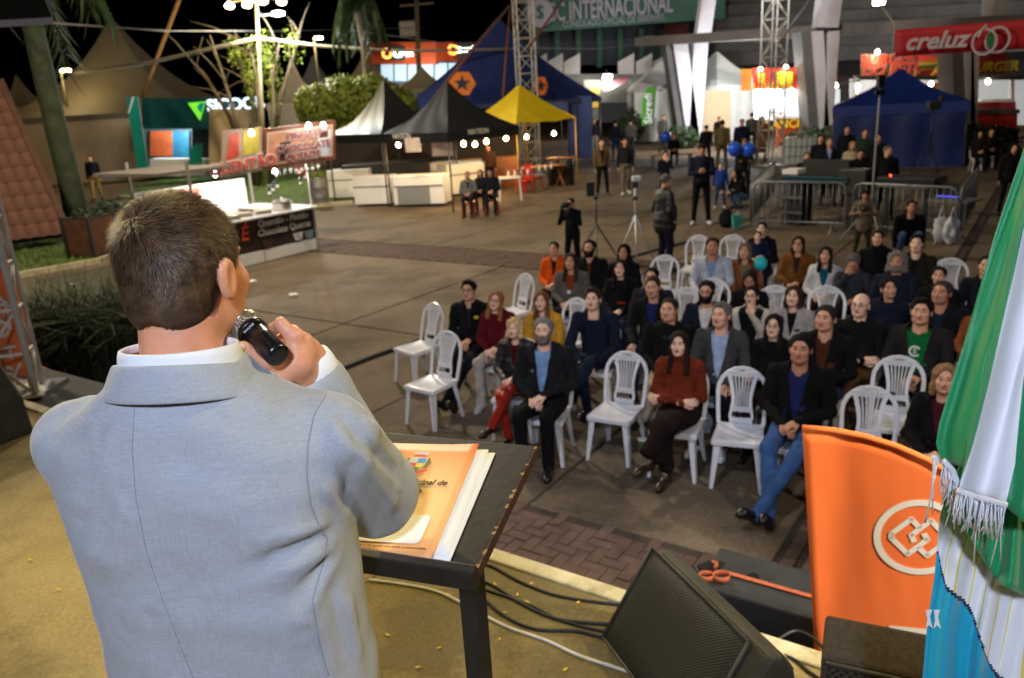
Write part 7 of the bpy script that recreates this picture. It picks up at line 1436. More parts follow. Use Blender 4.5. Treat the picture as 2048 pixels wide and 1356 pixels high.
a, b, d, n = signb(526, 258, 341, 671, 240, 319, 18.0, 18.9, M('sign_brown', S(122, 70, 50), .5, .5, 2)); xd_ = b-a; yd_ = d-a
def srect(f0, f1, g0, g1, mat, off, nm='picture'): q = MB(); q.add([a+xd_*f+yd_*g_+n*off for f, g_ in ((f0, g0), (f1, g0), (f1, g1), (f0, g1))], [(0, 1, 2, 3)]); return q.build(nm, mat, stl)
srect(.05, .95, .10, .90, M('sign_cream', S(226, 200, 176), .5, .25, 2), .006); srect(.07, .93, .13, .87, M('sign_tan', S(196, 140, 110), .5, .45, 3), .010); srect(.22, .36, .18, .62, M('mug_dark', S(60, 34, 30), .5, .3, 6), .014, 'mug'); srect(.74, .92, .14, .78, M('mug_white', S(222, 222, 226), .5, .1, 6), .014, 'mug'); srect(.76, .88, .60, .76, M('mug_brown', S(96, 54, 40), .5, .3, 6), .018, 'mug')
for i, (bdy, g_) in enumerate((('PINH\u00c3O', .74), ('CHOCOLATE', .45), ('QUENTE', .22))): lettering(bdy, .21, M('ink_pale'), stl, a+xd_*.54+yd_*g_+n*.022, xd_, yd_, depth=.006, bold=.018); lettering(bdy, .21, M('ink_wine', S(150, 24, 34), .5, 0), stl, a+xd_*.54+yd_*g_+n*.036, xd_, yd_, depth=.006, bold=.002)
for i, (x, y, e) in enumerate(((503, 266, 9), (617, 252, 9), (647, 251, 9), (560, 345, 42), (440, 350, 55))):
    bulb('white lamp %s' % ('clipped above the left sign board of the drink stall', 'clipped left of a pair over the right sign board', 'clipped right of a pair over the right sign board', 'hanging in the middle of the drink stall', 'hanging at the back of the drink stall')[i], fp3(x, y, (17.3, 18.0, 18.2, 18.9, 18.2)[i])+(V3((0, 0, 0)) if i < 3 else V3((-.2, .3, 0))), .06, (1, .95, .86), 22, e, 'drink stall lamps')
rs = np.random.RandomState(17)
for i in range(9): x = 548+i*11; p = fp3(x, 340-i*1.2+rs.rand()*4, 18.3); t = thing('hanging_cup', 'plastic cup hanging below the drink stall sign, %s from the left' % ('first', 'second', 'third', 'fourth', 'fifth', 'sixth', 'seventh', 'eighth', 'ninth')[i], 'cup', tuple(p), 0, 'cups hanging on the drink stall'); q = MB(); q.lathe([(.028, -.10), (.036, .0)], 10); q.build('cup_body', M('cup_clear', S(214, 214, 214), .3, .1, 9), t, True); q = MB(); q.tube([(0, 0, 0), (0, 0, .14)], .003, 4); q.build('string', ALP, t)
for i, (x, y, c) in enumerate(((547, 385, (50, 60, 120)), (556, 378, (40, 90, 50)), (600, 350, (190, 40, 40)), (602, 372, (60, 50, 50)), (612, 360, (180, 60, 50)), (540, 392, (30, 30, 34)))): p = fp3(x, y, 18.9); t = thing('bottle', 'bottle hanging on the drink stall, %s' % ('blue one over the counter', 'green one over the counter', 'upper red one by the right post', 'dark one by the right post', 'lower red one by the right post', 'black one over the counter')[i], 'bottle', tuple(p), 0, 'bottles on the drink stall'); q = MB(); q.lathe([(.035, 0), (.037, .14), (.014, .2), (.014, .26)], 10); q.build('body', M('bottle_%d' % i, S(*c), .2, .1, 8), t, True); q = MB(); q.lathe([(.036, .04), (.0365, .1)], 10); q.build('label_band', PAPER, t)
p = A_+sp(.75, .15, 1.05); t = thing('steam_pot', 'round steel pot with lid on the drink stall counter', 'pot', tuple(p)); q = MB(); q.lathe([(.22, 0), (.23, .02), (.23, .18), (.24, .19)], 22); q.build('body', M('steel', S(190, 190, 190), .3, .1, 5, metal=.8), t, True); q = MB(); q.lathe([(.235, .19), (.16, .24), (.03, .26), (.03, .29), (.01, .3)], 22); q.build('lid', M('steel'), t, True)
for i, (a_, b_) in enumerate(((1.35, .12), (1.8, .2), (2.2, .1))): p = A_+sp(a_, b_, 1.05); t = thing('serving_tray', 'steel tray on the drink stall counter, %s of three' % ('nearest the pot', 'middle one', 'leftmost')[i], 'tray', tuple(p), .6, 'trays on the counter'); q = MB(); q.box((0, 0, .04), (.36, .26, .08)); q.build('body', M('steel'), t, bevel=.015); q = MB(); q.box((0, 0, .085), (.33, .23, .02)); q.build('food', M('food_pale', S(216, 200, 170), .7, .3, 20), t)
# ------------------------------------------------------------------ stadium stand with V columns (right background)
CON = concrete('stadium_concrete', S(104, 100, 98), S(84, 82, 82), S(62, 60, 60), .4, .9, .4); CONW = concrete('column_white', S(198, 192, 196), S(180, 174, 178), S(140, 136, 138), .5, .8, .35)
std = thing('stadium_stand', 'grey concrete stadium stand with white V columns filling the upper right', 'building', tuple(fp3(1600, 270, 56)*V3((1, 1, 0)))); s0 = V3(std.location)
def vcol(xb, yb, x0, x1, ytop, Y, wpx=13):
    def arm(pa, pb, w, d, mat=CONW):
        q = MB(); a, b = fp3(*pa, Y)-s0, fp3(*pb, Y)-s0; q.hexa([a+V3((-w, 0, 0)), a+V3((w, 0, 0)), a+V3((w, d, 0)), a+V3((-w, d, 0)), b+V3((-w*1.15, 0, 0)), b+V3((w*1.15, 0, 0)), b+V3((w*1.15, d, 0)), b+V3((-w*1.15, d, 0))]); q.build('v_column', mat, std, fix=True)
    k = Y/1590; b = (xb, yb); arm(b, (x0, ytop), wpx*k, 1.1); arm((b[0]+2, b[1]), (x1, ytop), wpx*k*.98, 1.0)
    q = MB(); a, b2 = fp3(xb-16, yb, Y+.15)-s0, fp3(x0-18, ytop, Y+.15)-s0; q.hexa([a+V3((-.35, 0, 0)), a+V3((.4, 0, 0)), a+V3((.4, 1.2, 0)), a+V3((-.35, 1.2, 0)), b2+V3((-.35, 0, 0)), b2+V3((.4, 0, 0)), b2+V3((.4, 1.2, 0)), b2+V3((-.35, 1.2, 0))]); q.build('v_column', CON, std, fix=True)
vcol(1388, 283, 1360, 1403, 78, 45.5, 12); vcol(1652, 292, 1636, 1669, 62, 37.8, 9); vcol(1945, 296, 1938, 1952, 48, 33.5, 7)
panel('ring_beam', 1290, 1560, 84, 72, 53.5, CON, std, s0, 1.2, 50); panel('ring_beam', 1560, 2130, 71, 56, 50, CON, std, s0, 1.2, 36) if False else None
def beam(p, q_, w, h, mat=CON, nm='ring_beam'): b_ = MB(); b_.bar(fp3(*p)-s0, fp3(*q_)-s0, w, h); b_.build(nm, mat, std)
beam((1280, 84, 47), (1560, 66, 41), 1.0, .45, M('beam_dark', S(86, 80, 76), .8, .2, 1)); beam((1560, 66, 41), (2150, 36, 31), 1.0, .45, M('beam_dark'))
for (x0, y0, x1, y1, Y, w) in ((1404, 74, 1420, -40, 45.5, .75), (1650, 56, 1662, -40, 38, .9), (1985, 46, 1992, -40, 33.5, .5)): b_ = MB(); b_.bar(fp3(x0, y0, Y)-s0, fp3(x1, y1, Y)-s0, w, .8, up=(0, 1, 0)); b_.build('upper_column', CONW, std)
for k in range(7):           # stepped underside of the seats
    y0 = 128-k*24; q = MB(); a, b = fp3(1430, y0+6, 62+k*.7)-s0, fp3(2200, y0-34, 44+k*.7)-s0; h = .95; q.hexa([a, b, b+V3((0, .6, 0)), a+V3((0, .6, 0)), a+V3((0, 0, h)), b+V3((0, 0, h*.75)), b+V3((0, .6, h*.75)), a+V3((0, .6, h))]); q.build('seat_step', CON, std, fix=True)
panel('back_wall', 1040, 1480, -40, 130, 66, M('stand_dark', S(48, 52, 62), .8, .25, .4), std, s0, .5); panel('back_wall', 1440, 2200, 96, 300, 64, M('stand_wall', S(70, 62, 60), .8, .2, .4), std, s0, .5, 50); panel('low_wall', 1060, 1420, 148, 215, 62, M('stand_pale', S(150, 150, 146), .8, .1, .4), std, s0, .4)
for i in range(9): panel('pillar', 1068+i*42, 1078+i*42, 58, 135, 65, M('pillar_green', S(34, 78, 62), .7, .2, .5), std, s0, .3)
for i, x in enumerate((1062, 1094, 1128, 1236, 1272, 1306)): q = MB(); Y = 60; q.add([fp3(*p, Y)-s0 for p in ((x, 148), (x+32, 148), (x+32, 106), (x, 124))], [(0, 1, 2, 3)]); q.build('sawtooth_panel', M('panel_grey', S(140, 136, 134), .7, .1, 1), std, solid=.1)
panel('red_doorway', 1328, 1378, 44, 76, 64.5, M('door_red', S(74, 22, 26), .7, .2, 1), std, s0, .2)
bn2 = thing('stadium_banner', 'green club banner with white lettering and round crests across the top', 'banner', tuple(fp3(1245, 215, 62)*V3((1, 1, 0)))); n0 = V3(bn2.location); GRB = M('banner_green', S(26, 78, 64), .6, .12, .6); PALE = M('banner_white', S(186, 178, 190), .6, .1, 2); DIMW = M('banner_dim', S(142, 136, 148), .6, .1, 2)  # banner_dim is the lettering white darkened in its colour for low light
a, b = fp3(1052, 66, 62)-n0, fp3(1450, 36, 60)-n0; dz = V3((0, 0, 4.2)); q = MB(); q.quad(a, b, b+dz, a+dz); q.build('cloth', GRB, bn2, solid=.04); xd_ = b-a; xd_ /= np.linalg.norm(xd_); nn = np.cross(xd_, (0, 0, 1)); nn = nn if nn[1] < 0 else -nn
mid = fp3(1222, 18, 61)-n0+nn*.3; lettering('SC INTERNACIONAL', 1.75, DIMW, bn2, mid, xd_, (0, 0, 1), depth=.01, bold=.03).scale[0] = .53; lettering('CONSULADO OFICIAL DE SEBERI/RS', .62, DIMW, bn2, fp3(1226, 43, 61)-n0+nn*.3, xd_, (0, 0, 1), depth=.01).scale[0] = .72
for x, y, fill in ((1081, 27, True), (1372, 4, False)):
    c_ = fp3(x, y, 61)-n0+nn*.3; place(O('crest_ring', ring_mesh(.86, .86, .18, 30, .01), DIMW, bn2), c_, xd_, (0, 0, 1))
    if fill: q = MB(); q.lathe([(.8, 0), (.8, .01)], 30); place(q.build('crest_disc', DIMW, bn2), c_+nn*-.02, xd_, (0, 0, 1))
    lettering('S', 1.25, GRB if fill else PALE, bn2, c_+nn*.04, xd_, (0, 0, 1), depth=.01, bold=.03); lettering('I', 1.25, GRB if fill else PALE, bn2, c_+nn*.05, xd_, (0, 0, 1), depth=.01, bold=.0)
for x, y, Y, e, lab in ((1758, 3, 45, 900, 'white flood light under the stadium stand'), (1215, 154, 58, 500, 'white lamp over the market counter beside the white tent')):
    t = thing('flood_light', lab, 'flood light', tuple(fp3(x, y, Y))); q = MB(); q.box((0, 0, 0), (.6, .2, .34)); q.build('lens', glow('lamp_white', (1, .98, .92), 30), t, bevel=.08); q = MB(); q.bar((0, .1, .1), (0, .6, .5), .06); q.build('bracket', DARKP, t); lamp('POINT', tuple(fp3(x, y, Y-.7)), e, (1, .96, .88), .3)
truss('tall aluminium truss tower behind the yellow tent', tuple(fp3(1060, 300, 34.2)*V3((1, 1, 0))), .68, 11., .035, .016, .2, .68); truss('tall aluminium truss tower left of the food stall counters', tuple(at(1540, 330)), .68, 11., .035, .016, .3, .68)

# ------------------------------------------------------------------ white tent, market, green flag
Yw = 50.; cW = fp3(1432, 178, Yw); lamp('POINT', tuple(fp3(1490, 168, 42.5)), 1500, COLD, .3); wt = tent('white pavilion tent with a beige doorway under the V column', cW, 2.2, 2.2, .55, fp3(1432, 172, Yw)[2], fp3(1432, 104, Yw)[2], TW, None, .35, .25, walls=(0, 1, 3), wallm=TW, name='pavilion_tent')  # the point light is an extra, added to brighten the white tent
tent_px('long pale grey tent roof left of the white pavilion', (1370, 118), 1258, 1385, 176, 53, M('tent_pale', S(176, 170, 166), .8, .06, 1), .8, val=.2, curve=.1, walls=(0,), wallm=TW)
t = thing('doorway_curtain', 'beige curtain closing the doorway of the white pavilion', 'curtain', tuple(fp3(1430, 262, 46.6)*V3((1, 1, 0)))); panel('curtain', 1402, 1462, 180, 262, 46.6, TBE, t, V3(t.location), .06)
t = thing('feather_flag', 'green feather flag with white lettering before the white tent', 'flag', tuple(fp3(1300, 255, 47)*V3((1, 1, 0)))); n0 = V3(t.location); q = MB(); q.add([fp3(*p, 47)-n0 for p in ((1283, 250), (1284, 200), (1288, 184), (1298, 174), (1312, 170), (1309, 212), (1306, 250))], [(0, 1, 2, 3, 4, 5, 6)]); q.build('cloth', M('flag_green', S(74, 160, 34), .6, .08, 2), t, solid=.03); q = MB(); q.tube([fp3(1312, 170, 47)-n0, fp3(1305, 262, 47)-n0], .03, 6); q.build('pole', POLE, t); lettering('Sicredi', .62, M('ink_white'), t, fp3(1297, 217, 46.8)-n0, (0, 0, 1), (-1, 0, 0), depth=.01, bold=.01)
mk = thing('market_counter', 'bright market counter with dark red awning left of the white tent', 'stall', tuple(fp3(1200, 260, 58)*V3((1, 1, 0)))); n0 = V3(mk.location); panel('back_panel', 1168, 1262, 160, 240, 59, M('market_back', S(150, 150, 140), .6, .3, .8), mk, n0, .2); panel('poster', 1180, 1198, 176, 215, 58.5, M('poster_yellow', S(206, 170, 70), .6, .3, 1.5), mk, n0, .1); panel('counter', 1200, 1255, 205, 245, 56, DARKP, mk, n0, .6)
q = MB(); q.add([fp3(*p)-n0 for p in ((1200, 190, 55), (1252, 168, 55), (1262, 152, 58), (1210, 165, 58))], [(0, 1, 2, 3)]); q.build('awning', M('awning_red', S(84, 20, 30), .7, .1, 1), mk, solid=.05)
t = thing('parasol', 'red and white striped parasol over the navy tent wall', 'umbrella', tuple(fp3(1120, 230, 52)*V3((1, 1, 0)))); n0 = V3(t.location); c_ = fp3(1120, 168, 52)-n0
for k in range(8): q = MB(); a0, a1 = k*PI/4, (k+1)*PI/4; q.add([c_, c_+V3((.9*math.cos(a0), .9*math.sin(a0), -.55)), c_+V3((.9*math.cos(a1), .9*math.sin(a1), -.55))], [(0, 1, 2)]); q.build('panel', M('parasol_red', S(186, 30, 34), .6, 0) if k % 2 else TW, t)
q = MB(); q.tube([V3((c_[0], c_[1], 0)), c_], .03, 6); q.build('pole', POLE, t)

# ------------------------------------------------------------------ food stalls on the right
RED = M('sign_food_red', S(206, 46, 30), .5, .35, 1.6); ORA = M('sign_food_orange', S(236, 150, 50), .5, .3, 1.6); YLW = M('ink_yellow', S(246, 222, 40), .5, 0); REDI = M('ink_red')
f1 = thing('food_stall', 'lit food stall with red and yellow picture signs left of the blue tent', 'stall', tuple(fp3(1580, 295, 40)*V3((1, 1, 0)))); n0 = V3(f1.location)
panel('sign_board', 1482, 1503, 138, 181, 39.6, ORA, f1, n0, .1, 39.4); panel('sign_board', 1505, 1598, 136, 178, 39.4, RED, f1, n0, .1, 39); panel('sign_board', 1600, 1622, 133, 174, 39, M('sign_food_yellow', S(226, 190, 40), .5, .5, 2), f1, n0, .1, 38.9); panel('sign_board', 1662, 1674, 132, 172, 38.6, RED, f1, n0, .1, 38.5)
panel('burger_picture', 1516, 1530, 146, 166, 39.2, ORA, f1, n0, .05); panel('burger_picture', 1553, 1586, 144, 168, 39, M('sign_food_yellow'), f1, n0, .05, 38.8); lettering('LANCHES', .42, YLW, f1, fp3(1545, 172, 38.9)-n0, (1, -.06, 0), (0, 0, 1), depth=.01, bold=.01)
panel('back_panel', 1508, 1680, 178, 240, 43, glow('stall_lit', (.82, .88, .92), .35), f1, n0, .1, 42); panel('counter_front', 1555, 1628, 236, 292, 39.5, M('counter_print', S(190, 74, 28), .5, .5, 1.8), f1, n0, .5, 39.2); panel('counter_top', 1550, 1632, 231, 237, 39.3, WHITEP, f1, n0, .8, 39); panel('post', 1663, 1667, 172, 290, 39, ALP, f1, n0, .1)  # back panel glows by itself in place of lamplight falling on it
lettering('LANCHES', .55, YLW, f1, fp3(1582, 248, 39.2)-n0, (1, -.06, 0), (0, 0, 1), depth=.01, bold=.01)
for i, (x, y, Y, e) in enumerate(((1521, 138, 39, 60), (1572, 134, 38.7, 60), (1520, 184, 39.2, 60), (1540, 182, 39.2, 60), (1583, 181, 39, 60), (1618, 178, 38.8, 60), (1672, 171, 38.4, 60))): bulb('white lamp of the left food stall, ' + ('left clip lamp over its sign', 'right clip lamp over its sign', 'first hanging from the left', 'second hanging from the left', 'third hanging from the left', 'by the V column', 'right of the V column')[i], fp3(x, y, Y), .10, WARMW, 18, e*.4, 'food stall lamps')
f2 = thing('food_stall', 'long lit burger stall with orange signs behind the blue tent', 'stall', tuple(fp3(1860, 290, 37)*V3((1, 1, 0)))); n0 = V3(f2.location)
panel('sign_board', 1722, 1832, 108, 154, 37.5, ORA, f2, n0, .1, 36.8); panel('sign_board', 1835, 1885, 111, 150, 36.8, RED, f2, n0, .1, 36.4); panel('sign_board', 1889, 2012, 105, 147, 36.4, RED, f2, n0, .1, 35.4)
lettering('BURGER', .62, PALE, f2, fp3(1776, 120, 36.95)-n0, (1, -.12, 0), (0, 0, 1), depth=.01, bold=.05, shear=.1); lettering('DO BETO', .62, PALE, f2, fp3(1788, 140, 36.85)-n0, (1, -.12, 0), (0, 0, 1), depth=.01, bold=.05, shear=.1); lettering('BURGER', .62, REDI, f2, fp3(1776, 120, 36.85)-n0, (1, -.12, 0), (0, 0, 1), depth=.01, bold=.02, shear=.1); lettering('DO BETO', .62, REDI, f2, fp3(1788, 140, 36.75)-n0, (1, -.12, 0), (0, 0, 1), depth=.01, bold=.02, shear=.1); lettering('ANTIGO', .55, YLW, f2, fp3(1915, 139, 36.0)-n0, (1, -.12, 0), (0, 0, 1), depth=.01, bold=.02, shear=.2); lettering('BURGER', .55, YLW, f2, fp3(1985, 135, 35.3)-n0, (1, -.12, 0), (0, 0, 1), depth=.01, bold=.02, shear=.2)
for (dz_, c, w) in ((-.16, (150, 84, 40), .9), (-.02, (60, 110, 40), .95), (.08, (226, 170, 60), .9), (.2, (190, 120, 50), .8)): q = MB(); q.box(fp3(1860, 131, 36.45)-n0+V3((0, 0, dz_)), (w, .04, .12), rz=-.12); q.build('burger_picture', M('food_%d' % c[0], S(*c), .5, .2, 4), f2, bevel=.04)
panel('eave', 1715, 2048, 152, 160, 36.2, DARKP, f2, n0, 1.2, 34.6); panel('back_panel', 1700, 2080, 158, 250, 40, glow('stall_lit'  , (.82, .88, .92), .35), f2, n0, .1, 38); panel('picture_panel', 1856, 1916, 165, 196, 38, M('poster_burger', S(226, 120, 40), .5, .5, 2), f2, n0, .05); panel('glass_case', 1962, 2030, 198, 216, 35, M('glass_pale', S(190, 200, 204), .15, .1, 2), f2, n0, .5, 34.6); panel('red_strip', 1955, 2032, 204, 218, 34.9, M('strip_red', S(186, 60, 70), .5, .3, 3), f2, n0, .05, 34.5); panel('counter_front', 1955, 2035, 226, 270, 35, RED, f2, n0, .5, 34.6); panel('counter_top', 1945, 2040, 219, 227, 34.8, CON, f2, n0, .7, 34.4)  # the back panel here also glows, imitating a lamplit wall
for x in (1712, 1927, 2022): panel('post', x, x+7, 156, 290, 36, WHITEP, f2, n0, .12)
for i, (x, y, Y, e) in enumerate(((1755, 104, 36.6, 80), (1716, 172, 36, 60), (1862, 168, 35.8, 60), (1888, 167, 35.7, 60), (1976, 163, 34.8, 60))): bulb('white lamp of the burger stall, ' + ('clip lamp over the orange sign', 'at the left corner of the eave', 'left of a pair over the blue tent', 'right of a pair over the blue tent', 'rightmost, over the glass case')[i], fp3(x, y, Y), .10, WARMW, 18, e*.4, 'burger stall lamps')
# red banner with white lettering
bn3 = thing('hanging_banner', 'dark red banner with white italic lettering and linked rings at the upper right', 'banner', tuple(fp3(1920, 300, 25)*V3((1, 1, 0)))); n0 = V3(bn3.location); a, b, c_, d = fp3(1790, 113, 25)-n0, fp3(2110, 94, 23.6)-n0, fp3(2110, 34, 23.6)-n0, fp3(1789, 60, 25)-n0; q = MB(); q.sheet([[a*(1-u)*(1-v)+b*u*(1-v)+c_*u*v+d*(1-u)*v+V3((0, .03*math.sin(u*9), 0)) for u in np.linspace(0, 1, 17)] for v in np.linspace(0, 1, 5)]); q.build('cloth', M('banner_red', S(170, 22, 40), .6, .08, 1), bn3, True, solid=.02)
xd_ = (b-a)/np.linalg.norm(b-a); yd_ = np.cross(np.cross(xd_, d-a), xd_); nn = np.cross(xd_, (0, 0, 1)); nn = nn if nn[1] < 0 else -nn
lettering('creluz', .66, PALE, bn3, fp3(1870, 82, 24.5)-n0+nn*.08, xd_, (0, 0, 1), depth=.01, shear=.3, bold=.015); q = MB(); q.bar(fp3(1856, 97, 24.4)-n0+nn*.06, fp3(1906, 94, 24.3)-n0+nn*.06, .01, .03); q.build('underline', PALE, bn3)
for x, y in ((1967, 84), (1993, 80)): place(O('linked_ring', ring_mesh(.30, .34, .055, 30, .008), PALE, bn3), fp3(x, y, 24.0)-n0+nn*.1, xd_, (0, 0, 1))
q = MB(); q.tube([fp3(1955, 76, 24)-n0+nn*.1, fp3(1962, 60, 24)-n0+nn*.1, fp3(1972, 50, 24)-n0+nn*.1], .028, 6); q.build('ring_tail', PALE, bn3); q = MB(); q.lathe([(.13, 0), (.13, .01)], 20); o = q.build('leaf_mark', M('leaf_mark_green', S(10, 110, 70), .5, 0), bn3); place(o, fp3(1980, 82, 24)-n0+nn*.13, xd_, (0, 0, 1)); o.scale = (.62, 1.5, 1)
for x, Y in ((1789, 25), (2112, 23.6)): q = MB(); p = fp3(x, 36 if x > 2000 else 56, Y)-n0; q.tube([p-V3((0, 0, .9)), p+V3((0, 0, .1)), p+V3((-.4, 3, 2.5))], .02, 6); q.build('edge_rope', M('cable_pale'), bn3, True)

# ------------------------------------------------------------------ sound booth: blue tent, barriers, desks
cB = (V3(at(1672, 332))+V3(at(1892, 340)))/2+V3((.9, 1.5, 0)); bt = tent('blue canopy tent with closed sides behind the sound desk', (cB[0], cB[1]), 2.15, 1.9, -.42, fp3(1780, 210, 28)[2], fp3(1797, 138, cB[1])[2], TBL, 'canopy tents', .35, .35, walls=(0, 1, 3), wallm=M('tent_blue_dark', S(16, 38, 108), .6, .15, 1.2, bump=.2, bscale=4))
GAL = M('galvanised', S(128, 130, 134), .4, .12, 8, metal=.6)
def barrier(label, pa, pb, h=1.08):
    a, b = V3(at(*pa)), V3(at(*pb)); L_ = np.linalg.norm(b-a); rz = math.atan2(b[1]-a[1], b[0]-a[0]); t = thing('crowd_barrier', label, 'barrier', tuple(a), rz, 'crowd barriers'); r_ = .16
    pts = [(.02, 0, .22), (.02, 0, h-r_), (.02+r_*.3, 0, h-r_*.3), (.02+r_, 0, h), (L_-.02-r_, 0, h), (L_-.02-r_*.3, 0, h-r_*.3), (L_-.02, 0, h-r_), (L_-.02, 0, .22)]; q = MB(); q.tube(pts, .021, 8, closed=True); q.build('frame', GAL, t, True)
    for k in range(1, int(L_/.125)): x = .02+k*(L_-.04)/int(L_/.125); q = MB(); q.tube([(x, 0, .22), (x, 0, h-.01)], .009, 6); q.build('bar', GAL, t, True)
    for x in (.25, L_-.25): q = MB(); q.tube([(x, -.28, .02), (x, -.06, .12), (x, 0, .22), (x, .06, .12), (x, .28, .02)], .016, 6); q.build('foot', GAL, t, True)
barrier('galvanised barrier on the left side of the sound booth', (1499, 462), (1548, 398)); barrier('galvanised barrier at the front left of the sound booth', (1503, 460), (1688, 468)); barrier('galvanised barrier at the front right of the sound booth behind the photographer', (1700, 469), (1908, 489)); barrier('galvanised barrier on the right side of the sound booth', (1912, 489), (1948, 430))
def bbox(name, parent, o0, pa, pb, d, z0, z1, mat, bevel=0):      # box between two ground pixels
    a, b = V3(at(*pa)), V3(at(*pb)); w = b-a; L_ = np.linalg.norm(w); w /= L_; n = np.array([-w[1], w[0], 0]); n = n if n[1] > 0 else -n; q = MB(); z = lambda h: V3((0, 0, h)); q.hexa([a-o0+z(z0), b-o0+z(z0), b+n*d-o0+z(z0), a+n*d-o0+z(z0), a-o0+z(z1), b-o0+z(z1), b+n*d-o0+z(z1), a+n*d-o0+z(z1)]); return q.build(name, mat, parent, bevel=bevel, fix=True)
TEALD = M('desk_teal', S(26, 78, 92), .5, .1, 3); t = thing('mixing_desk', 'sound mixing desk with teal edge and blue lamp on the left of the booth', 'mixing desk', tuple(at(1630, 452))); o0 = V3(t.location)
for i, x in enumerate((1567, 1690)): bbox('leg', t, o0, (x, 450+i*6), (x+5, 450+i*6), .05, 0, .95, GAL)
bbox('desk_body', t, o0, (1558, 450), (1690, 459), .8, .98, 1.14, M('desk_dark', (.012, .014, .018), .4, .2, 5)); bbox('teal_edge', t, o0, (1560, 451.5), (1688, 460.5), .04, 1.02, 1.06, TEALD); bbox('teal_edge', t, o0, (1560, 451.5), (1688, 460.5), .04, 1.10, 1.135, TEALD); bbox('rear_panel', t, o0, (1600, 440), (1690, 446), .06, 1.13, 1.42, DARKP)
p = V3(at(1594, 446))+V3((0, 0, 1.17)); q = MB(); q.lathe([(.015, 0), (.02, .02), (.012, .035)], 10, p-o0); q.build('blue_lamp', glow('led_blue', (.05, .12, 1), 30), t); q = MB(); q.lathe([(.012, 0), (.015, .02), (.008, .03)], 10, p-o0+V3((-.1, .04, 0))); q.build('red_lamp', glow('led_red', (1, .05, .02), 12), t)
t = thing('rack_case', 'tall dark rack case with silver trims under the left end of the mixing desk', 'case', tuple(at(1572, 452))); o0 = V3(t.location); bbox('case_body', t, o0, (1562, 449), (1602, 452), .5, .0, .94, M('rack_dark', S(34, 34, 38), .5, .3, 5), .01); 
for z in (.28, .62): bbox('trim', t, o0, (1562, 450.5), (1602, 453.5), .02, z, z+.05, GAL)
bbox('white_top', t, o0, (1560, 448), (1590, 450), .45, 1.15, 1.25, WHITEP)
t = thing('black_panel', 'plain black equipment cover standing right of the mixing desk', 'case', tuple(at(1700, 462))); bbox('case_body', t, V3(t.location), (1672, 458), (1724, 463), .4, .75, 1.30, DARKP, .02); bbox('stand', t, V3(t.location), (1690, 459), (1710, 461), .2, 0, .75, DARKP)
t = thing('lighting_desk', 'lighting desk with a red lamp and pale strip on the right of the booth', 'mixing desk', tuple(at(1820, 470))); o0 = V3(t.location); bbox('desk_body', t, o0, (1745, 464), (1858, 473), .7, 1.0, 1.15, M('desk_dark'), .01); bbox('pale_strip', t, o0, (1748, 466), (1845, 474), .03, .97, 1.005, GAL); bbox('stand', t, o0, (1762, 464), (1772, 465), .06, 0, 1.0, DARKP); bbox('stand', t, o0, (1838, 470), (1848, 471), .06, 0, 1.0, DARKP); p = V3(at(1772, 464))+V3((0, 0, 1.17)); q = MB(); q.lathe([(.015, 0), (.02, .02), (.01, .03)], 10, p-o0); q.build('red_lamp', glow('led_red', (1, .05, .02), 12), t)
t = thing('side_table', 'small folding table with laptop and cables at the right end of the booth', 'table', tuple(at(1880, 478))); o0 = V3(t.location); bbox('table_top', t, o0, (1848, 474), (1928, 482), .6, .72, .76, GAL); bbox('laptop', t, o0, (1862, 470), (1905, 474), .05, .80, 1.05, M('desk_dark')); bbox('blue_strip', t, o0, (1866, 476), (1910, 480.5), .02, .83, .85, glow('led_strip', (.06, .08, .8), 1.5))
for x, y in ((1852, 474), (1922, 481)): bbox('leg', t, o0, (x, y), (x+4, y), .04, 0, .72, GAL)
for i, (x, y) in enumerate(((1878, 487), (1900, 489))): t = thing('cloth_bag', 'white bag hanging behind the barrier, ' + ('left' if i == 0 else 'right')+' of the pair', 'bag', tuple(at(x, y)), 0, 'white bags'); V2, F2 = nets(lambda P: ell(P, (0, 0, .27), (.15, .10, .28)), (-.22, -.17, -.05), (.22, .17, .6), .025); V2 = V2+vnorm(V2, F2)*wob(V2, .02, 22, i)[:, None]; V2[:, 2] = np.maximum(V2[:, 2], .005); O('bag_body', npmesh('bag', V2, F2), M('bag_white'), t); q = MB(); q.tube([(-.06, 0, .5), (0, 0, .72), (.06, 0, .5)], .01, 6); q.build('handle', M('bag_white'), t)
t = thing('light_stand', 'tall grey light stand with a black head in the sound booth', 'stand', tuple(at(1738, 482))); n0 = V3(t.location); hz2 = fp3(1745, 172, n0[1])[2]; q = MB(); q.tube([(0, 0, .5), (0, 0, hz2*.5), (0, 0, hz2)], [.024, .02, .016], 8); q.build('pole', M('stand_pale', S(170, 170, 172), .4, .05, 5, metal=.3), t, True)
for k in range(3): q = MB(); a_ = k*2.09+.5; q.tube([(0, 0, .75), (.55*math.cos(a_), .55*math.sin(a_), .02)], .015, 6); q.build('leg', M('stand_pale'), t, True)
q = MB(); q.box((0, 0, hz2+.08), (.14, .12, .24)); q.box((0, 0, hz2-.12), (.2, .06, .1)); q.build('head', DARKP, t, bevel=.02)
def tripod(label, p, H, mat, head, spread=.42):
    t = thing('camera_tripod', label, 'tripod', tuple(p)); q = MB(); q.tube([(0, 0, H*.45), (0, 0, H)], .018, 8); q.build('column', mat, t, True)
    for k in range(3): q = MB(); a_ = k*2.09+.4; q.tube([(0, 0, H*.62), (spread*math.cos(a_), spread*math.sin(a_), .01)], [.018, .012], 6); q.build('leg', mat, t, True)
    head(t, H); return t
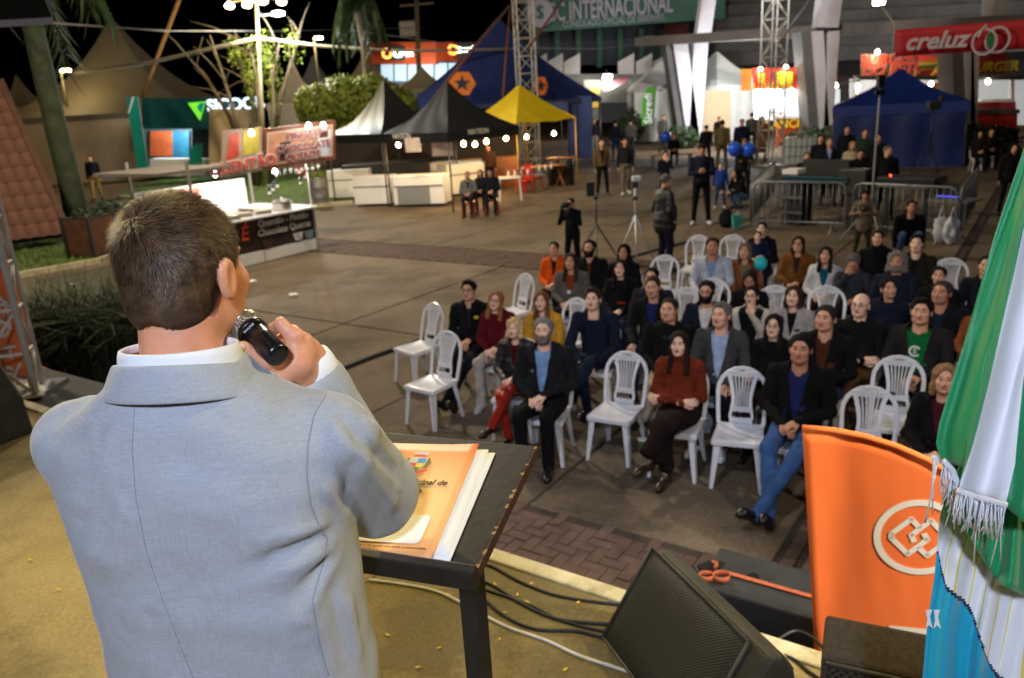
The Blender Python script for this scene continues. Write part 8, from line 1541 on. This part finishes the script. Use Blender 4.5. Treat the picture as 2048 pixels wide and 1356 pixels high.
tripod('black tripod with a phone holder beside the standing photographer', at(1195, 528), 1.25, M('tripod_black', (.015, .015, .016), .4, .1, 5), lambda t, H: (MB().box((0, 0, H+.03), (.07, .1, .06)).box((-.10, -.05, H+.20), (.16, .03, .26), rz=.2).build('phone_holder', DARKP, t, bevel=.01)), .5)
tripod('pale silver tripod with a small white camera in front of the leather jacket man', at(1272, 527), 1.5, M('tripod_silver', S(190, 190, 194), .4, .05, 6, metal=.2), lambda t, H: (MB().box((0, 0, H-.25), (.09, .09, .07)).box((0, 0, H+.0), (.10, .08, .10)).build('head', DARKP, t, bevel=.01), MB().box((.03, 0, H+.11), (.17, .09, .10)).build('camera', WHITEP, t, bevel=.02)), .42)
tripod('black video tripod rig standing beside the blue tent wall', at(1852, 378), 2.2, M('tripod_black'), lambda t, H: MB().box((0, 0, H+.1), (.35, .2, .25)).box((.2, 0, H+.25), (.12, .1, .2)).build('video_camera', DARKP, t, bevel=.03), .6)
# water tank by the truss
t = thing('water_tank', 'white caged water tank at the foot of the right truss tower', 'tank', tuple(at(1600, 340)), -.3); q = MB(); q.box((0, .5, .66), (1.12, .95, 1.0)); q.build('tank_body', M('tank_white', S(176, 190, 192), .4, .08, 2), t, bevel=.08)
for k in range(7): q = MB(); q.tube([(-.58+k*.193, -.0, .12), (-.58+k*.193, -.0, 1.18)], .012, 6); q.build('cage_bar', GAL, t)
for z in (.15, .5, .85, 1.18): q = MB(); q.tube([(-.6, -.01, z), (.6, -.01, z)], .012, 6); q.build('cage_bar', GAL, t)
q = MB(); q.box((0, .5, .06), (1.2, 1.0, .12)); q.build('pallet', WOOD, t); q = MB(); q.lathe([(.1, 0), (.1, .06)], 14, (0, .5, 1.16)); q.build('cap', M('cap_red'), t)
for i, (x, y, Y, w, h, lab) in enumerate(((1612, 278, 38, 1.1, .55, 'low green plants before the left food stall'), (1666, 280, 37, .8, .6, 'low green plants at the foot of the second V column'), (1935, 275, 32, 1.3, .9, 'dark green shrub right of the blue tent'), (1990, 268, 32, 1.0, .8, 'green shrub before the burger stall counter'), (1360, 275, 44.5, 1.2, .7, 'low green plants at the foot of the first V column'), (1262, 225, 50, .9, .9, 'small green plant before the white tent wall'))):
    p = fp3(x, y, Y); t = thing('shrub', lab, 'shrub', (p[0], p[1], 0)); foliage('foliage', t, (0, 0, p[2]*.5 if p[2] > .6 else .5), (w, w*.8, max(h, p[2]*.55)), 900, .13, LEAFD, 40+i, .4); limb(t, [V3((0, 0, 0)), V3((.05, 0, .5))], .06, .03, BARK, 'stem')
p = at(1405-.0+50-0, 445); t = thing('backpack', 'dark backpack standing on the plaza left of the barrier', 'bag', tuple(at(1452, 455))); V2, F2 = nets(lambda P: np.maximum(U([ell(P, (0, 0, .2), (.17, .12, .24)), ell(P, (0, -.08, .14), (.12, .07, .13))], .03), .004-P[:, 2]), (-.25, -.25, -.03), (.25, .22, .52), .025); O('pack_body', npmesh('pack', V2, F2), cloth((26, 28, 32)), t); q = MB(); q.tube([(-.04, .05, .43), (0, .05, .5), (.04, .05, .43)], .012, 6); q.build('handle', DARKP, t)
t = thing('paper_bag', 'small teal and green shopping bag beside the backpack', 'bag', tuple(at(1474, 456)), .2); q = MB(); q.hexa([(-.1, -.06, 0), (.1, -.06, 0), (.1, .06, 0), (-.1, .06, 0), (-.13, -.04, .32), (.13, -.04, .32), (.13, .04, .32), (-.13, .04, .32)]); q.build('bag_body', M('bag_teal', S(70, 160, 150), .5, .4, 9), t); q = MB(); q.tube([(-.05, -.04, .3), (0, -.04, .42), (.05, -.04, .3)], .006, 5); q.build('handle', PAPER, t)

# ------------------------------------------------------------------ people standing and walking
def stand_px(label, foot, head_y, face, **k):
    p = V3(at(*foot)); 
    lo, hi = .5, 2.6
    for _ in range(30):
        m_ = (lo+hi)/2; w = np.array([p[0], p[1], m_-CAM_Z]); fwd = w[1]*CP_-w[2]*SP_; dn = -w[1]*SP_-w[2]*CP_; yy = 678+FPX*(-SR_*w[0]/fwd+CR_*dn/fwd)
        if yy > head_y: lo = m_
        else: hi = m_
    H = lo; base = .93+.485+.155+.118*.94
    return person(label, tuple(p), face, k.pop('pose', 'stand'), s=min(1.12, max(.55, H/base)), **k)
N_ = (0, -1)
lj = stand_px('stout grey-haired man in a black leather jacket standing behind the seats, seen from the side', (1332, 542), 348, (.92, .3), tpl='m2', hair='short', hc=(110, 106, 102), top=(26, 26, 28), leather=True, pants=(26, 32, 50), fat=1.35, wide=1.12, arms='pocket', sk='b', coatlen=.12, glasses=True)
ph = stand_px('photographer in black holding a camera to the face beside the black tripod', (1147, 545), 396, (-.55, -.8), hair='pony', tpl='f1', hc=(44, 32, 28), top=(20, 20, 22), pants=(20, 20, 22), arms='cam', lod=1)
J, hd, nk, pel, rz, lc = PJ[ph.name]; t = thing('camera', 'black camera raised by the photographer in black', 'camera', tuple(lc+Rz(rz)@(hd+V3((0, -.15, -.01)))), rz); MB().box((0, 0, 0), (.15, .07, .11)).build('camera_body', DARKP, t, bevel=.012); q = MB(); q.tube([(0, -.03, 0), (0, -.16, 0)], .04, 14); q.build('lens', DARKP, t, True)
ph2 = stand_px('photographer in a beige jacket holding a camera in front of the barrier', (1722, 520), 381, (-.45, -.9), tpl='m2', hair='short', hc=(34, 26, 22), beard='stubble', top=(120, 104, 86), pants=(54, 52, 36), arms='camlow', lod=1, fat=1.15, hpit=.45, sk='c', coatlen=.08)
J, hd, nk, pel, rz, lc = PJ[ph2.name]; t = thing('camera', 'black camera held by the photographer in the beige jacket', 'camera', tuple(lc+Rz(rz)@(nk+V3((0, -.33, -.07)))), rz); MB().box((0, 0, 0), (.15, .08, .11)).build('camera_body', DARKP, t, bevel=.012); q = MB(); q.tube([(0, -.03, 0), (0, -.17, 0)], .045, 14); q.build('lens', DARKP, t, True)
lod1 = dict(lod=2)
W_ = [('young man in a navy jacket and black trousers looking down at his phone', (1402, 449), 288, (-.2, -1), dict(top=(30, 34, 48), pants=(18, 18, 20), shoe=(190, 190, 190), arms='phone', hpit=.5, hair='quiff', hc=(58, 40, 30), wide=1.06, lod=1, legs='x')),
 ('man in a navy sweater with a hand at his chin behind the leather jacket man', (1330, 405), 304, (.1, -1), dict(top=(26, 30, 42), pants=(24, 26, 32), arms=('low', 'face'), hair='short', hc=(30, 24, 22), sk='d')),
 ('bald man in a brown jacket with black trousers standing by the tents', (1206, 391), 281, (.1, -1), dict(top=(104, 82, 56), inner=(22, 28, 24), vneck=.07, pants=(22, 22, 26), hair='bald', hc=(120, 110, 100), sk='b', inner_to=.9)),
 ('man in a dark jacket and khaki trousers with white shoes standing by the tents', (1252, 389), 277, (-.05, -1), dict(top=(38, 40, 46), pants=(120, 112, 96), shoe=(220, 220, 220), hair='shaved', hc=(90, 80, 72), legs='walk')),
 ('small boy in a blue jacket and jeans beside the crouching woman', (1440, 418), 326, (-.3, -1), dict(top=(38, 66, 150), pants=(50, 72, 110), hair='short', hc=(60, 44, 34), sk='d', shoe=(200, 200, 200))),
 ('person in a beige cap behind two blue balloons', (1486, 400), 276, (-.2, -1), dict(top=(24, 24, 28), hair='bob', tpl='f1', hat=('cap', (196, 172, 128)), arms='fwd', sk='c')),
 ('person in an olive beige jacket seen from behind near the balloons', (1443, 340), 240, (.2, 1), dict(top=(112, 98, 74), pants=(90, 80, 66), hair='short', hc=(30, 24, 22), wide=1.1)),
 ('person in a navy jacket standing right of the olive beige jacket', (1482, 338), 238, (-.3, -1), dict(top=(26, 32, 58), hair='short', wide=1.1)),
 ('person in black standing left of the olive beige jacket', (1412, 335), 250, (.4, .9), dict(top=(22, 22, 26), hair='short')),
 ('man in black standing in the doorway of the white pavilion', (1450, 268), 200, (-.9, -.2), dict(top=(26, 28, 38), pants=(24, 26, 36), hair='short')),
 ('person in a dark olive jacket before the left food stall', (1502, 310), 223, (.3, .9), dict(top=(54, 56, 48), hair='short')),
 ('person in a long brown coat beside the right truss tower', (1522, 322), 232, (-.2, -1), dict(top=(118, 78, 46), pants=(120, 88, 60), coatlen=.5, tpl='f1', hair='long')),
 ('person in black with beige trousers beside the navy banner wall', (1189, 312), 203, (.5, -.9), dict(top=(28, 28, 32), pants=(150, 140, 120), hair='short')),
 ('person in dark blue with jeans seen from behind near the market counter', (1232, 322), 232, (.2, 1), dict(top=(26, 30, 42), pants=(32, 48, 90), hair='short', legs='walk')),
 ('person in a grey patterned jacket walking near the market counter', (1262, 315), 238, (-.3, 1), dict(top=(84, 82, 78), pants=(60, 62, 66), hair='short')),
 ('man in a grey jacket standing before the white tent wall', (1326, 305), 222, (.2, -1), dict(top=(86, 84, 76), pants=(60, 60, 60), hair='short')),
 ('child with a red cap before the white pavilion doorway', (1437, 300), 233, (-.2, -1), dict(top=(30, 30, 36), hat=('cap', (200, 30, 26)), hair='short')),
 ('man in a black sweater and khaki trousers walking on the left', (197, 400), 310, (.15, -1), dict(top=(26, 28, 32), pants=(150, 124, 72), hair='short', legs='walk')),
 ('man in dark clothes walking half hidden by the palm trunk', (155, 405), 322, (.2, -1), dict(top=(52, 44, 38), pants=(36, 36, 40), hair='short', legs='walk')),
 ('dark figure standing at the far right edge behind the green flag', (2012, 430), 288, (-.4, -1), dict(top=(20, 20, 22), hair='hood')),
 ('man in a brown apron serving behind the bar under the tents', (982, 385), 288, (-.3, -1), dict(top=(70, 46, 34), hair='short', sk='c'))]
for lab, ft, hy, f, k in W_:
    k = dict(k); k.setdefault('lod', 2); k.setdefault('arms', 'hang'); stand_px(lab, ft, hy, f, group='people standing on the plaza', **k)
cw = V3(at(1478, 418)); person('woman in a black top and light jeans crouching beside the boy', tuple(cw), (-.8, -.4), 'crouch', tpl='f1', hair='long', hc=(30, 22, 22), top=(22, 22, 25), pants=(110, 136, 170), lod=1, arms='fwd')
for i, (x, y) in enumerate(((1469, 298), (1497, 299))): ball('blue balloon, %s of a pair held before the beige cap' % ('left' if i == 0 else 'right'), fp3(x, y, 22.2), .19, (30, 90, 220))
ball('blue balloon alone left of the seated figure on the bench', fp3(1331, 273, 34), .22, (30, 84, 210)); p = at(1345, 330); 
t = thing('bench', 'dark wooden bench with a seated figure before the V column', 'bench', (p.x, p.y+.2, 0)); MB().box((0, 0, .43), (1.8, .4, .05)).build('seat', WOOD, t); [MB().box((sx*.8, 0, .21), (.08, .36, .42)).build('leg', M('bench_leg', S(90, 86, 82), .7, .1, 4), t) for sx in (-1, 1)]
person('person in black sitting on the bench before the V column', (p.x+.1, p.y+.15, 0), (-.2, -1), 'sit', s=1., hair='short', top=(22, 22, 25), lod=2, sk='c')
# people in and around the sound booth
BTH = [('sound technician with dark hair sitting behind the mixing desk screen', 1615, 302, 1.45, 22.2, dict(top=(28, 28, 32), hair='short')), ('man in a dark suit and pale blue shirt behind the mixing desk', 1660, 276, 1.72, 22.6, dict(top=(24, 28, 40), inner=(150, 170, 210), vneck=.06, hair='short', hc=(110, 104, 100))), ('man in black against the blue tent left of the blonde woman', 1695, 252, 1.76, 25, dict(top=(22, 24, 30), hair='shaved')), ('blonde woman in a cream jacket against the blue tent', 1706, 283, 1.62, 23.2, dict(tpl='f1', hair='long', hc=(170, 136, 92), top=(190, 176, 150))),
       ('man with brown hair at the back of the group by the blue tent', 1731, 258, 1.74, 25.2, dict(top=(40, 60, 50), hair='short', hc=(70, 50, 40))), ('technician in black leaning over the desk in the middle of the booth', 1722, 298, 1.55, 21., dict(top=(16, 16, 18), hair='short', wide=1.15, hpit=.4, arms='fwd')), ('man in black right of the light stand against the blue tent', 1757, 268, 1.72, 23.6, dict(top=(26, 26, 34), hair='short')), ('grey-haired man in a black jacket at the right of the booth group', 1777, 292, 1.66, 21.5, dict(top=(22, 22, 26), hair='short', hc=(96, 92, 88), hyaw=.5)), ('person half hidden behind the suited man at the mixing desk', 1642, 270, 1.70, 25.5, dict(top=(24, 24, 28), hair='short')), ('technician crouching behind the right barrier with a face lit from below', 1822, 392, 1.12, 16.6, dict(top=(20, 22, 26), hair='short', pants=(70, 96, 130), sk='c'))]
for lab, x, y, H, Y, k in BTH:
    p = fp3(x, y, Y); g = p[2]; Hh = H if 1.0 < H else 1.7; q_ = at(x, y, H); base = .93+.485+.155+.118*.94; k = dict(k); k.setdefault('lod', 2); k.setdefault('arms', 'hang')
    if H < 1.2: person(lab, (q_.x, q_.y, 0), (-.3, -1), 'crouch', group='people in the sound booth', **k)
    elif H < 1.5: person(lab, (q_.x, q_.y, .12), (-.3, -1), 'sit', s=1., group='people in the sound booth', **k)
    else: person(lab, (q_.x, q_.y, 0), (-.3, -1), 'stand', s=H/base, group='people in the sound booth', **k)
for lab, x, y, k in (('person in black sitting right of the shrub at the far right', 1985, 258, dict(top=(26, 24, 26), hair='short')), ('person in a dark coat sitting next to the far right shrub', 1962, 262, dict(top=(30, 28, 30), hair='bob', tpl='f1'))): q_ = at(x, y, 1.28); person(lab, (q_.x, q_.y, 0), (-.3, -1), 'sit', lod=2, **k); chair((q_.x, q_.y), (-.3, -1), 'white plastic chair under the '+lab.split(' sitting')[0]+' at the far right')
wk = fp3(1562, 215, 41); person('worker in a red shirt and cap serving in the left food stall', (wk[0], wk[1], 0), (-.4, -1), 'stand', s=1., hair='short', top=(206, 40, 30), hat=('cap', (206, 40, 30)), lod=2, arms='fwd', lean=-.3)
